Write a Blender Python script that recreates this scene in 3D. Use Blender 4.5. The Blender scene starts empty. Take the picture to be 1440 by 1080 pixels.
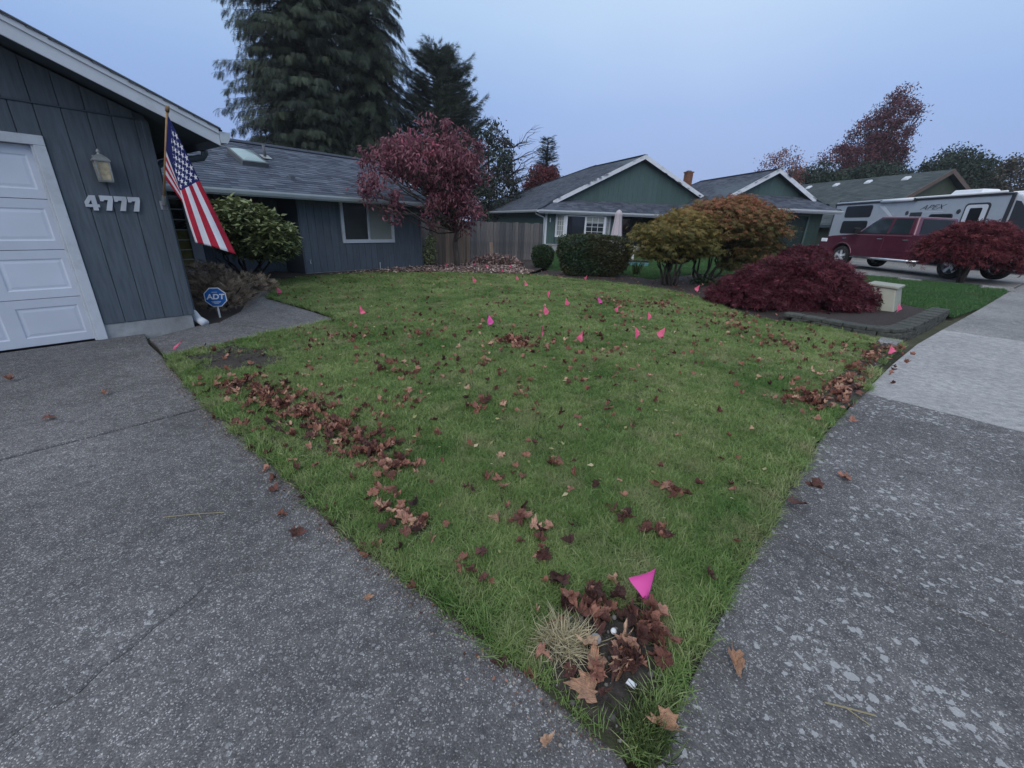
import bpy, bmesh, math, random
import numpy as np
from mathutils import Vector, Matrix
from mathutils.geometry import delaunay_2d_cdt, tessellate_polygon

rng = np.random.default_rng(7)
random.seed(7)
scene = bpy.context.scene
COL = scene.collection
R = math.radians

# ------------------------------------------------------------------ camera
cam_data = bpy.data.cameras.new("camera")
cam = bpy.data.objects.new("camera", cam_data)
COL.objects.link(cam)
cam_data.sensor_fit = 'HORIZONTAL'
cam_data.sensor_width = 36.0
cam_data.lens = 585.0 / 1440.0 * 36.0
cam_data.clip_start = 0.05
cam_data.clip_end = 2000.0
PITCH, ROLL = R(21.2), R(2.12)
fwd = Vector((0, math.cos(PITCH), -math.sin(PITCH)))
r0 = Vector((1, 0, 0)); u0 = r0.cross(fwd)
right = math.cos(ROLL) * r0 + math.sin(ROLL) * u0
up = -math.sin(ROLL) * r0 + math.cos(ROLL) * u0
M = Matrix((right, up, -fwd)).transposed().to_4x4()
M.translation = Vector((0, 0, 1.5))
cam.matrix_world = M
scene.camera = cam

# ------------------------------------------------------------------ world: overcast dusk sky
world = bpy.data.worlds.new("World")
scene.world = world
world.use_nodes = True
nt = world.node_tree
nt.nodes.clear()
out = nt.nodes.new("ShaderNodeOutputWorld")
bg = nt.nodes.new("ShaderNodeBackground")
sky = nt.nodes.new("ShaderNodeTexSky")
sky.sky_type = 'NISHITA'
sky.sun_disc = False
sky.sun_elevation = R(38)
sky.sun_rotation = R(20)
sky.air_density = 1.0; sky.dust_density = 2.0; sky.ozone_density = 2.0
skm = nt.nodes.new("ShaderNodeMix"); skm.data_type = 'RGBA'; skm.blend_type = 'MULTIPLY'
skm.inputs[0].default_value = 1.0
nt.links.new(sky.outputs[0], skm.inputs[6])
skm.inputs[7].default_value = (0.05, 0.05, 0.05, 1)      # Nishita scaled to strength 0.05
tc = nt.nodes.new("ShaderNodeTexCoord")
sep = nt.nodes.new("ShaderNodeSeparateXYZ")
nt.links.new(tc.outputs["Generated"], sep.inputs[0])
ramp = nt.nodes.new("ShaderNodeValToRGB")            # cloud veil: paler overhead, bluer near the horizon
els = ramp.color_ramp.elements
els[0].position = 0.0; els[0].color = (0.23, 0.33, 0.61, 1)
els[1].position = 1.0; els[1].color = (0.70, 0.80, 0.92, 1)
for p_, c_ in ((0.10, (0.235, 0.345, 0.64, 1)), (0.22, (0.265, 0.40, 0.70, 1)), (0.36, (0.37, 0.53, 0.77, 1)), (0.6, (0.52, 0.66, 0.84, 1))):
    e = els.new(p_); e.color = c_
nz = nt.nodes.new("ShaderNodeTexNoise"); nz.inputs["Scale"].default_value = 1.6; nz.inputs["Detail"].default_value = 3
nt.links.new(tc.outputs["Generated"], nz.inputs["Vector"])
ad = nt.nodes.new("ShaderNodeMath"); ad.operation = 'MULTIPLY_ADD'
nt.links.new(nz.outputs[0], ad.inputs[0]); ad.inputs[1].default_value = 0.16
sb = nt.nodes.new("ShaderNodeMath"); sb.operation = 'SUBTRACT'
nt.links.new(sep.outputs[2], sb.inputs[0]); sb.inputs[1].default_value = 0.08
nt.links.new(sb.outputs[0], ad.inputs[2])
nt.links.new(ad.outputs[0], ramp.inputs[0])
veil = nt.nodes.new("ShaderNodeMix"); veil.data_type = 'RGBA'
veil.inputs[0].default_value = 0.88
nt.links.new(skm.outputs[2], veil.inputs[6])
nt.links.new(ramp.outputs[0], veil.inputs[7])
nt.links.new(veil.outputs[2], bg.inputs[0])
bg.inputs[1].default_value = 0.80
nt.links.new(bg.outputs[0], out.inputs[0])

# ------------------------------------------------------------------ sun behind the overcast
sd = bpy.data.lights.new("sun", 'SUN')
sd.energy = 1.3
sd.angle = R(60)
sd.color = (1.0, 0.95, 0.9)
sun = bpy.data.objects.new("sun", sd)
COL.objects.link(sun)
sun.rotation_euler = (R(52), 0, R(-20))

# ------------------------------------------------------------------ exposure
scene.view_settings.view_transform = 'Standard'
scene.view_settings.look = 'None'
scene.view_settings.exposure = 0.62
scene.view_settings.gamma = 1.0
scene.render.engine = 'CYCLES'
scene.cycles.use_denoising = True
scene.cycles.max_bounces = 6
scene.cycles.diffuse_bounces = 3
scene.cycles.glossy_bounces = 3
scene.cycles.transmission_bounces = 4
scene.cycles.transparent_max_bounces = 6
scene.cycles.volume_bounces = 0

# ================================================================== helpers
def tag(o, label=None, cat=None, group=None, kind=None):
    if label: o["label"] = label
    if cat: o["category"] = cat
    if group: o["group"] = group
    if kind: o["kind"] = kind
    return o

def empty(name, loc=(0, 0, 0), rz=0.0, parent=None):
    o = bpy.data.objects.new(name, None)
    o.location = loc; o.rotation_euler = (0, 0, rz)
    COL.objects.link(o)
    o.empty_display_size = 0.1
    if parent: o.parent = parent
    return o

def obj(name, me, parent=None, mats=None):
    o = bpy.data.objects.new(name, me)
    COL.objects.link(o)
    if parent: o.parent = parent
    if mats is not None:
        if not isinstance(mats, (list, tuple)): mats = [mats]
        for m in mats: me.materials.append(m)
    return o

class MB:
    """collects geometry; build() links it as one mesh object"""
    def __init__(s): s.v = []; s.f = []; s.m = []
    def add(s, vs, fs, mi=0):
        b = len(s.v)
        s.v += [tuple(p) for p in vs]
        for f in fs:
            s.f.append(tuple(i + b for i in f)); s.m.append(mi)
        return s
    def box(s, x0, x1, y0, y1, z0, z1, mi=0):
        vs = [(x0, y0, z0), (x1, y0, z0), (x1, y1, z0), (x0, y1, z0), (x0, y0, z1), (x1, y0, z1), (x1, y1, z1), (x0, y1, z1)]
        return s.add(vs, [(0, 3, 2, 1), (4, 5, 6, 7), (0, 1, 5, 4), (1, 2, 6, 5), (2, 3, 7, 6), (3, 0, 4, 7)], mi)
    def hexa(s, p, mi=0):      # 8 points: bottom 4 ccw, top 4 ccw
        return s.add(p, [(0, 3, 2, 1), (4, 5, 6, 7), (0, 1, 5, 4), (1, 2, 6, 5), (2, 3, 7, 6), (3, 0, 4, 7)], mi)
    def prism(s, poly, axis, a, b, mi=0):
        """poly of 2-D points extruded along an axis from a to b (x: (y,z), y: (x,z), z: (x,y))"""
        n = len(poly)
        def P(q, t):
            return (t, q[0], q[1]) if axis == 'x' else (q[0], t, q[1]) if axis == 'y' else (q[0], q[1], t)
        vs = [P(q, a) for q in poly] + [P(q, b) for q in poly]
        fs = [(i, (i + 1) % n, n + (i + 1) % n, n + i) for i in range(n)]
        if n <= 4: fs += [tuple(range(n))[::-1], tuple(range(n, 2 * n))]
        else:
            for tr in tessellate_polygon([[Vector((q[0], q[1], 0)) for q in poly]]):
                fs.append(tuple(tr)); fs.append(tuple(i + n for i in tr)[::-1])
        return s.add(vs, fs, mi)
    def bar(s, p, q, w, h=None, mi=0, upv=(0, 0, 1)):
        p = Vector(p); q = Vector(q); d = (q - p).normalized(); h = h or w
        u = Vector(upv)
        if abs(d.dot(u)) > .98: u = Vector((0, 1, 0))
        x = d.cross(u).normalized(); z = x.cross(d)
        vs = [e + x * sx * w / 2 + z * sz * h / 2 for e in (p, q) for sx, sz in ((-1, -1), (1, -1), (1, 1), (-1, 1))]
        return s.add(vs, [(0, 1, 2, 3), (7, 6, 5, 4), (0, 4, 5, 1), (1, 5, 6, 2), (2, 6, 7, 3), (3, 7, 4, 0)], mi)
    def tube(s, pts, rad, n=8, mi=0, cap=True):
        pts = [Vector(p) for p in pts]
        if not isinstance(rad, (list, tuple)): rad = [rad] * len(pts)
        b = len(s.v); prev = None
        for i, p in enumerate(pts):
            d = (pts[min(i + 1, len(pts) - 1)] - pts[max(i - 1, 0)]).normalized()
            u = Vector((0, 0, 1)) if prev is None else prev
            if abs(d.dot(u)) > .95: u = Vector((1, 0, 0))
            x = d.cross(u).normalized(); z = x.cross(d).normalized(); prev = z
            for k in range(n):
                a = 2 * math.pi * k / n
                s.v.append(tuple(p + (x * math.cos(a) + z * math.sin(a)) * rad[i]))
        for i in range(len(pts) - 1):
            for k in range(n):
                s.f.append((b + i * n + k, b + i * n + (k + 1) % n, b + (i + 1) * n + (k + 1) % n, b + (i + 1) * n + k)); s.m.append(mi)
        if cap:
            s.f.append(tuple(b + k for k in range(n))[::-1]); s.m.append(mi)
            e = b + (len(pts) - 1) * n
            s.f.append(tuple(e + k for k in range(n))); s.m.append(mi)
        return s
    def lathe(s, prof, center=(0, 0, 0), n=16, axis='z', mi=0, ph=0.0):
        b = len(s.v); c = Vector(center)
        for r, h in prof:
            for k in range(n):
                a = 2 * math.pi * k / n + ph
                q = (r * math.cos(a), r * math.sin(a), h) if axis == 'z' else (h, r * math.cos(a), r * math.sin(a)) if axis == 'x' else (r * math.cos(a), h, r * math.sin(a))
                s.v.append(tuple(c + Vector(q)))
        for i in range(len(prof) - 1):
            for k in range(n):
                s.f.append((b + i * n + k, b + i * n + (k + 1) % n, b + (i + 1) * n + (k + 1) % n, b + (i + 1) * n + k)); s.m.append(mi)
        return s
    def mesh(s, name, bevel=0.0, seg=2, smooth=False):
        me = bpy.data.meshes.new(name)
        me.from_pydata(s.v, [], s.f)
        me.polygons.foreach_set("material_index", s.m)
        bm = bmesh.new(); bm.from_mesh(me)
        bmesh.ops.recalc_face_normals(bm, faces=bm.faces)
        if bevel > 0:
            bmesh.ops.remove_doubles(bm, verts=bm.verts, dist=1e-5)
            ed = [e for e in bm.edges if len(e.link_faces) == 2 and e.calc_face_angle(0) > R(28)]
            bmesh.ops.bevel(bm, geom=ed, offset=bevel, segments=seg, profile=0.6, affect='EDGES', clamp_overlap=True)
        bm.to_mesh(me); bm.free()
        if smooth:
            me.polygons.foreach_set("use_smooth", [True] * len(me.polygons))
        me.update()
        return me
    def build(s, name, mats, parent=None, bevel=0.0, seg=2, smooth=False):
        return obj(name, s.mesh(name, bevel, seg, smooth), parent, mats)

# ---- terrain height: the neighbour's side lies a little higher
def G(x, y=0):
    u = np.clip((np.asarray(x, float) - 5) / 9, 0, 1)
    r = .27 * u * u * (3 - 2 * u)
    return r
def g(x): return float(G(x))

def sheet(name, poly, step, zfun, mat, parent=None, jitter=0.0):
    """a surface that fills a ground polygon"""
    pts = [Vector(p) for p in poly]
    n = len(pts)
    # densify border
    bpts = []
    for i in range(n):
        a, b = pts[i], pts[(i + 1) % n]
        k = max(1, int((b - a).length / step))
        for j in range(k): bpts.append(a.lerp(b, j / k))
    arr = np.array([tuple(p) for p in bpts])
    x0, y0 = arr.min(0); x1, y1 = arr.max(0)
    xs, ys = np.meshgrid(np.arange(x0 + step / 2, x1, step), np.arange(y0 + step / 2, y1, step))
    q = np.stack([xs.ravel(), ys.ravel()], 1)
    q = q[inside(q, arr)]
    allp = bpts + [Vector((float(a), float(b))) for a, b in q]
    m = len(bpts)
    v, e, f, *_ = delaunay_2d_cdt(allp, [(i, (i + 1) % m) for i in range(m)], [list(range(m))], 1, 1e-5)
    me = bpy.data.meshes.new(name)
    me.from_pydata([(p.x, p.y, float(zfun(p.x, p.y))) for p in v], [], f)
    bm = bmesh.new(); bm.from_mesh(me)
    bmesh.ops.recalc_face_normals(bm, faces=bm.faces)
    if bm.faces and sum(fc.normal.z for fc in bm.faces) < 0:
        bmesh.ops.reverse_faces(bm, faces=bm.faces)
    bm.to_mesh(me); bm.free()
    me.polygons.foreach_set("use_smooth", [True] * len(me.polygons))
    return obj(name, me, parent, mat)

def inside(q, poly):
    q = np.asarray(q, float); poly = np.asarray(poly, float)
    r = np.zeros(len(q), bool); n = len(poly); j = n - 1
    for i in range(n):
        xi, yi = poly[i]; xj, yj = poly[j]
        c = ((yi > q[:, 1]) != (yj > q[:, 1])) & (q[:, 0] < (xj - xi) * (q[:, 1] - yi) / (yj - yi + 1e-12) + xi)
        r ^= c; j = i
    return r

def edge_dist(q, poly):
    q = np.asarray(q, float); poly = np.asarray(poly, float); d = np.full(len(q), 1e9)
    for i in range(len(poly)):
        a = poly[i]; b = poly[(i + 1) % len(poly)]; ab = b - a
        t = np.clip(((q - a) @ ab) / max(ab @ ab, 1e-9), 0, 1)
        d = np.minimum(d, np.linalg.norm(q - (a + t[:, None] * ab), axis=1))
    return d

# ================================================================== materials
def new_mat(name):
    m = bpy.data.materials.new(name); m.use_nodes = True
    n = m.node_tree.nodes; b = n["Principled BSDF"]
    return m, n, m.node_tree.links, b

def ramp_node(n, stops):
    r = n.new("ShaderNodeValToRGB"); e = r.color_ramp.elements
    e[0].position, e[0].color = stops[0][0], (*stops[0][1], 1)
    e[1].position, e[1].color = stops[-1][0], (*stops[-1][1], 1)
    for p, c in stops[1:-1]:
        k = e.new(p); k.color = (*c, 1)
    return r

def mixc(n, l, fac, a, b, mode='MIX'):
    m = n.new("ShaderNodeMix"); m.data_type = 'RGBA'; m.blend_type = mode
    for sock, val in ((m.inputs[0], fac), (m.inputs[6], a), (m.inputs[7], b)):
        if isinstance(val, (int, float)): sock.default_value = val
        elif isinstance(val, tuple): sock.default_value = (*val, 1)
        else: l.new(val, sock)
    return m.outputs[2]

def noise(n, l, vec, scale, detail=3, rough=.55):
    t = n.new("ShaderNodeTexNoise"); t.inputs["Scale"].default_value = scale
    t.inputs["Detail"].default_value = detail; t.inputs["Roughness"].default_value = rough
    if vec is not None: l.new(vec, t.inputs["Vector"])
    return t.outputs[0]

def vor(n, l, vec, scale, out="Distance", rand=1.0):
    t = n.new("ShaderNodeTexVoronoi"); t.inputs["Scale"].default_value = scale
    t.inputs["Randomness"].default_value = rand
    if vec is not None: l.new(vec, t.inputs["Vector"])
    return t.outputs[out]

def coords(n, kind="Object"):
    return n.new("ShaderNodeTexCoord").outputs[kind]

def wpos(n):
    return n.new("ShaderNodeNewGeometry").outputs["Position"]

def stretch(n, l, vec, s):
    m = n.new("ShaderNodeMapping"); l.new(vec, m.inputs[0]); m.inputs["Scale"].default_value = s
    return m.outputs[0]

def bump(n, l, b, h, strength=.3, dist=.01):
    k = n.new("ShaderNodeBump"); k.inputs["Strength"].default_value = strength; k.inputs["Distance"].default_value = dist
    l.new(h, k.inputs["Height"]); l.new(k.outputs[0], b.inputs["Normal"])

def paint(name, col, rough=.6, var=.12, scale=6, spec=.3, bumpy=.05, streak=False, metal=0.0, dirt=None):
    m, n, l, b = new_mat(name)
    v = coords(n)
    if streak: v2 = stretch(n, l, v, (8, 8, .7))
    else: v2 = v
    f = noise(n, l, v2, scale, 4)
    lo = tuple(c * (1 - var) for c in col); hi = tuple(min(1, c * (1 + var)) for c in col)
    r = ramp_node(n, [(.3, lo), (.7, hi)]); l.new(f, r.inputs[0])
    c = r.outputs[0]
    oi = n.new("ShaderNodeObjectInfo")
    rr = ramp_node(n, [(0, (.93, .93, .93)), (1, (1.06, 1.06, 1.06))]); l.new(oi.outputs["Random"], rr.inputs[0])
    c = mixc(n, l, 1.0, c, rr.outputs[0], 'MULTIPLY')
    if dirt:
        f2 = noise(n, l, v, 2.2, 6, .7)
        r2 = ramp_node(n, [(.5, (0, 0, 0)), (.72, (1, 1, 1))]); l.new(f2, r2.inputs[0])
        c = mixc(n, l, r2.outputs[0], c, dirt)
    l.new(c, b.inputs["Base Color"])
    b.inputs["Roughness"].default_value = rough; b.inputs["Metallic"].default_value = metal
    b.inputs["Specular IOR Level"].default_value = spec
    if bumpy: bump(n, l, b, noise(n, l, v2, scale * 9, 3), bumpy, .004)
    return m

def glass(name, col=(.01, .013, .018), rough=.08):
    m, n, l, b = new_mat(name)
    b.inputs["Base Color"].default_value = (*col, 1); b.inputs["Roughness"].default_value = rough
    b.inputs["Specular IOR Level"].default_value = .6
    bump(n, l, b, noise(n, l, coords(n), 1.5, 2), .03, .05)
    return m

def leafmat(name, stops, transl=.25, rough=.5, attr="rnd", patch=None, spec=.25):
    m, n, l, b = new_mat(name)
    a = n.new("ShaderNodeAttribute"); a.attribute_name = attr
    r = ramp_node(n, stops); l.new(a.outputs["Fac"], r.inputs[0])
    c = r.outputs[0]
    if patch:
        f = noise(n, l, wpos(n), patch[0], 3)
        rp = ramp_node(n, [(.35, patch[1]), (.65, patch[2])]); l.new(f, rp.inputs[0])
        c = mixc(n, l, 1.0, c, rp.outputs[0], 'MULTIPLY')
    l.new(c, b.inputs["Base Color"]); b.inputs["Roughness"].default_value = rough
    b.inputs["Specular IOR Level"].default_value = spec
    if transl:
        t = n.new("ShaderNodeBsdfTranslucent"); l.new(c, t.inputs[0])
        mx = n.new("ShaderNodeMixShader"); mx.inputs[0].default_value = transl
        l.new(b.outputs[0], mx.inputs[1]); l.new(t.outputs[0], mx.inputs[2])
        l.new(mx.outputs[0], n["Material Output"].inputs[0])
    return m

def bark(name, lo, hi, scale=14):
    m, n, l, b = new_mat(name)
    v = stretch(n, l, coords(n), (1, 1, .25))
    f = noise(n, l, v, scale, 6, .65)
    r = ramp_node(n, [(.3, lo), (.7, hi)]); l.new(f, r.inputs[0]); l.new(r.outputs[0], b.inputs["Base Color"])
    b.inputs["Roughness"].default_value = .9
    bump(n, l, b, f, .6, .02)
    return m

def concrete(name, paste, lo, hi, agg=115, lichen=0.0, stain=.35, fleck=(.42, .42, .43)):
    """weathered exposed-aggregate concrete"""
    m, n, l, b = new_mat(name)
    v = wpos(n)
    cell = n.new("ShaderNodeTexVoronoi"); cell.inputs["Scale"].default_value = agg; l.new(v, cell.inputs["Vector"])
    sepc = n.new("ShaderNodeSeparateColor"); l.new(cell.outputs["Color"], sepc.inputs[0])
    rs = ramp_node(n, [(0, lo), (.55, paste), (.86, hi), (1, fleck)]); l.new(sepc.outputs[0], rs.inputs[0])
    big = noise(n, l, v, .75, 7, .66)
    rb = ramp_node(n, [(.32, (1 - stain,) * 3), (.68, (1.12, 1.11, 1.1))]); l.new(big, rb.inputs[0])
    c = mixc(n, l, 1.0, rs.outputs[0], rb.outputs[0], 'MULTIPLY')
    mid = noise(n, l, v, 14, 5, .7)
    rm = ramp_node(n, [(.3, (.66, .66, .68)), (.7, (1.28, 1.27, 1.25))]); l.new(mid, rm.inputs[0])
    c = mixc(n, l, 1.0, c, rm.outputs[0], 'MULTIPLY')
    pb = n.new("ShaderNodeTexVoronoi"); pb.inputs["Scale"].default_value = 95; l.new(v, pb.inputs["Vector"])
    pbc = n.new("ShaderNodeSeparateColor"); l.new(pb.outputs["Color"], pbc.inputs[0])
    pbr = ramp_node(n, [(0, (.78, .77, .78)), (.5, (.97, .96, .96)), (.8, (1.07, 1.05, 1.04)), (1, (1.25, 1.23, 1.22))]); l.new(pbc.outputs[1], pbr.inputs[0])
    pbm = ramp_node(n, [(.30, (1, 1, 1)), (.44, (0, 0, 0))]); l.new(pb.outputs["Distance"], pbm.inputs[0])
    c = mixc(n, l, pbm.outputs[0], c, mixc(n, l, 1.0, c, pbr.outputs[0], 'MULTIPLY'))
    st = n.new("ShaderNodeTexVoronoi"); st.inputs["Scale"].default_value = 60; l.new(v, st.inputs["Vector"])
    ss_ = n.new("ShaderNodeSeparateColor"); l.new(st.outputs["Color"], ss_.inputs[0])
    pk = noise(n, l, v, 3.0, 3); pm = n.new("ShaderNodeMath"); pm.operation = 'MULTIPLY_ADD'; l.new(pk, pm.inputs[0]); pm.inputs[1].default_value = .5; l.new(ss_.outputs[0], pm.inputs[2])
    k1 = n.new("ShaderNodeMath"); k1.operation = 'GREATER_THAN'; l.new(pm.outputs[0], k1.inputs[0]); k1.inputs[1].default_value = 1.12
    k2 = n.new("ShaderNodeMath"); k2.operation = 'LESS_THAN'; l.new(st.outputs["Distance"], k2.inputs[0]); k2.inputs[1].default_value = .42
    k3 = n.new("ShaderNodeMath"); k3.operation = 'MULTIPLY'; l.new(k1.outputs[0], k3.inputs[0]); l.new(k2.outputs[0], k3.inputs[1])
    k4 = n.new("ShaderNodeMath"); k4.operation = 'MULTIPLY'; l.new(k3.outputs[0], k4.inputs[0]); k4.inputs[1].default_value = .32
    c = mixc(n, l, k4.outputs[0], c, fleck)
    if lichen > 0:
        # pale lichen rosettes: small irregular discs gathered in patches
        wob = n.new("ShaderNodeTexNoise"); wob.inputs["Scale"].default_value = 38; wob.inputs["Detail"].default_value = 5; l.new(v, wob.inputs["Vector"])
        wv = n.new("ShaderNodeVectorMath"); wv.operation = 'MULTIPLY_ADD'
        l.new(wob.outputs["Color"], wv.inputs[0]); wv.inputs[1].default_value = (.05, .05, .0); l.new(v, wv.inputs[2])
        d = n.new("ShaderNodeTexVoronoi"); d.inputs["Scale"].default_value = 27; l.new(wv.outputs[0], d.inputs["Vector"])
        sc2 = n.new("ShaderNodeSeparateColor"); l.new(d.outputs["Color"], sc2.inputs[0])
        pat = noise(n, l, v, 1.5, 4, .65)
        th = n.new("ShaderNodeMath"); th.operation = 'MULTIPLY_ADD'
        l.new(pat, th.inputs[0]); th.inputs[1].default_value = 1.25; th.inputs[2].default_value = -.62 + lichen
        size = n.new("ShaderNodeMath"); size.operation = 'MULTIPLY'; l.new(sc2.outputs[1], size.inputs[0]); l.new(th.outputs[0], size.inputs[1])
        gt = n.new("ShaderNodeMath"); gt.operation = 'SUBTRACT'; l.new(size.outputs[0], gt.inputs[0]); l.new(d.outputs["Distance"], gt.inputs[1])
        rl = ramp_node(n, [(.0, (0, 0, 0)), (.06, (.75, .75, .75))]); l.new(gt.outputs[0], rl.inputs[0])
        c = mixc(n, l, rl.outputs[0], c, (.36, .365, .375))
    l.new(c, b.inputs["Base Color"])
    b.inputs["Roughness"].default_value = .88; b.inputs["Specular IOR Level"].default_value = .25
    hh = n.new("ShaderNodeMath"); hh.operation = 'SUBTRACT'; hh.inputs[0].default_value = 1; l.new(cell.outputs["Distance"], hh.inputs[1])
    bump(n, l, b, hh.outputs[0], .35, .005)
    return m

def soil(name, lo, hi, scale=30):
    m, n, l, b = new_mat(name)
    v = wpos(n)
    f = noise(n, l, v, scale, 6, .7)
    r = ramp_node(n, [(.3, lo), (.72, hi)]); l.new(f, r.inputs[0])
    f2 = noise(n, l, v, 1.3, 4)
    r2 = ramp_node(n, [(.3, (.75, .75, .75)), (.7, (1.2, 1.2, 1.2))]); l.new(f2, r2.inputs[0])
    l.new(mixc(n, l, 1.0, r.outputs[0], r2.outputs[0], 'MULTIPLY'), b.inputs["Base Color"])
    b.inputs["Roughness"].default_value = .95
    bump(n, l, b, f, .8, .03)
    return m

def wood(name, lo, hi, scale=10, rough=.85):
    m, n, l, b = new_mat(name)
    v = stretch(n, l, coords(n), (9, 9, .6))
    f = noise(n, l, v, scale * .35, 6, .65)
    r = ramp_node(n, [(.28, lo), (.72, hi)]); l.new(f, r.inputs[0])
    oi = n.new("ShaderNodeObjectInfo")
    rr = ramp_node(n, [(0, (.62, .64, .68)), (.5, (1, 1, 1)), (1, (1.35, 1.28, 1.2))]); l.new(oi.outputs["Random"], rr.inputs[0])
    l.new(mixc(n, l, 1.0, r.outputs[0], rr.outputs[0], 'MULTIPLY'), b.inputs["Base Color"])
    b.inputs["Roughness"].default_value = rough
    bump(n, l, b, f, .4, .006)
    return m

MAT = {}
MAT['slate'] = paint('slate_blue_paint', (.086, .105, .128), .6, .20, 5, .3, .45, streak=True)
MAT['slate_dark'] = paint('groove_backing_paint', (.075, .094, .116), .7, .1, 5)  # slightly darker slate for flashing and the backing between boards
MAT['white'] = paint('white_trim_paint', (.52, .55, .60), .5, .05, 6, .3, .05, dirt=(.40, .42, .43))
MAT['door_white'] = paint('garage_door_paint', (.56, .60, .68), .42, .04, 3, .35, .04)
MAT['concrete_found'] = paint('foundation_concrete', (.30, .31, .32), .9, .2, 9, .2, .4, dirt=(.2, .2, .2))
MAT['soffit'] = paint('soffit_paint', (.06, .08, .10), .7, .1, 5)
MAT['gutter'] = paint('gutter_metal', (.45, .49, .53), .35, .06, 5, .4, .03)
MAT['downspout'] = paint('downspout_paint', (.06, .08, .10), .4, .08, 5)
MAT['black'] = paint('black_plastic', (.012, .012, .014), .45, .1, 5)
MAT['glass'] = glass('window_glass')
MAT['blind'] = paint('window_blind', (.22, .24, .22), .35, .1, 3, .5)
MAT['curtain'] = paint('dark_interior', (.035, .04, .042), .2, .2, 2, .5)
MAT['skyglass'] = paint('skylight_dome', (.24, .33, .35), .15, .1, 2, .6)
MAT['amber'] = paint('amber_glass', (.20, .17, .05), .2, .25, 7, .5)
MAT['chrome'] = paint('chrome', (.72, .74, .76), .18, .04, 5, .5, 0, metal=1.0)
MAT['alu'] = paint('aluminium', (.42, .44, .45), .35, .06, 5, .5, .02, metal=.6)
MAT['found_dark'] = paint('vent_pipe_metal', (.08, .09, .1), .5)
def shingle_mat(name, stops):
    m = leafmat(name, stops, transl=0, rough=.92, spec=.15, patch=(.7, (.85, .85, .88), (1.12, 1.1, 1.1)))
    n = m.node_tree.nodes; l = m.node_tree.links
    bump(n, l, n["Principled BSDF"], noise(n, l, wpos(n), 90, 2), .5, .006)
    return m
MAT['shingle'] = shingle_mat('grey_shingles', [(0, (.045, .056, .078)), (.5, (.075, .091, .122)), (1, (.115, .135, .172))])
MAT['shingle2'] = shingle_mat('slate_grey_shingles', [(0, (.042, .052, .070)), (.5, (.070, .083, .108)), (1, (.105, .12, .15))])
MAT['shingle3'] = shingle_mat('green_grey_shingles', [(0, (.05, .062, .066)), (.5, (.064, .079, .083)), (1, (.078, .094, .098))])
MAT['green'] = paint('sage_green_paint', (.052, .090, .088), .6, .12, 5, .3, .2, streak=True)
MAT['green_dark'] = paint('dark_green_paint', (.022, .042, .038), .5, .15, 4, .3)
MAT['brick'] = paint('brick_clay', (.16, .08, .055), .9, .3, 8)
MAT['grey_stone'] = paint('stone_veneer', (.28, .28, .29), .9, .25, 8)
MAT['drive'] = concrete('aged_exposed_aggregate', (.124, .121, .126), (.092, .090, .094), (.160, .157, .162), 240, lichen=.10, stain=.44)
MAT['walk'] = concrete('walkway_aggregate', (.128, .125, .131), (.085, .083, .088), (.178, .175, .181), 220, lichen=.14, stain=.34)
MAT['sidewalk'] = concrete('lichen_spotted_concrete', (.124, .121, .126), (.092, .090, .094), (.160, .157, .162), 240, lichen=.38, stain=.44)
MAT['sidewalk_light'] = concrete('pale_broomed_concrete', (.30, .30, .305), (.26, .26, .265), (.34, .34, .345), 150, lichen=.0, stain=.16, fleck=(.36, .36, .37))
MAT['sidewalk_far'] = concrete('grey_concrete', (.21, .205, .205), (.15, .15, .15), (.27, .27, .27), 150, lichen=.02, stain=.25)
MAT['asphalt'] = concrete('asphalt', (.05, .05, .052), (.03, .03, .032), (.08, .08, .08), 160)
MAT['soil'] = soil('bare_soil', (.018, .014, .012), (.07, .058, .05))
MAT['mulch'] = soil('dark_mulch', (.012, .009, .009), (.05, .034, .03), 40)
MAT['lawn_soil'] = soil('turf_thatch', (.022, .026, .012), (.06, .062, .03), 26)
MAT['earth'] = soil('rough_ground', (.03, .035, .018), (.075, .075, .04), 8)
MAT['block'] = soil('weathered_block', (.022, .026, .020), (.085, .088, .08), 16)
MAT['fence'] = wood('weathered_cedar', (.055, .055, .06), (.15, .14, .14))
MAT['post'] = wood('bare_cedar_post', (.11, .08, .062), (.23, .175, .135))
MAT['bark'] = bark('grey_bark', (.035, .028, .026), (.11, .092, .08))
MAT['bark_dark'] = bark('dark_bark', (.012, .010, .010), (.05, .04, .036))
# ================================================================== ground and paving
def struct(o): return tag(o, kind='structure')

xs = np.concatenate([[-700, -300, -120, -60], np.arange(-30, 61, 1.5), [80, 120, 300, 700]])
ys = np.concatenate([[-300, -100, -30], np.arange(-9, 61, 1.5), [80, 120, 300, 900]])
gv = [(x, y, g(x) - .07) for y in ys for x in xs]
nx = len(xs)
gf = [(j * nx + i, j * nx + i + 1, (j + 1) * nx + i + 1, (j + 1) * nx + i) for j in range(len(ys) - 1) for i in range(nx - 1)]
mb = MB(); mb.add(gv, gf)
struct(mb.build('ground', MAT['earth'], smooth=True))

T = Vector((math.sin(R(38.5)), math.cos(R(38.5)))); N = Vector((T.y, -T.x))     # along / out of the garage front
P0 = Vector((-4.99, 4.91))
def L(s, d):                                       # house frame -> ground xy  (d: depth behind the garage front)
    q = P0 + T * s - N * d
    return (q.x, q.y)

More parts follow.
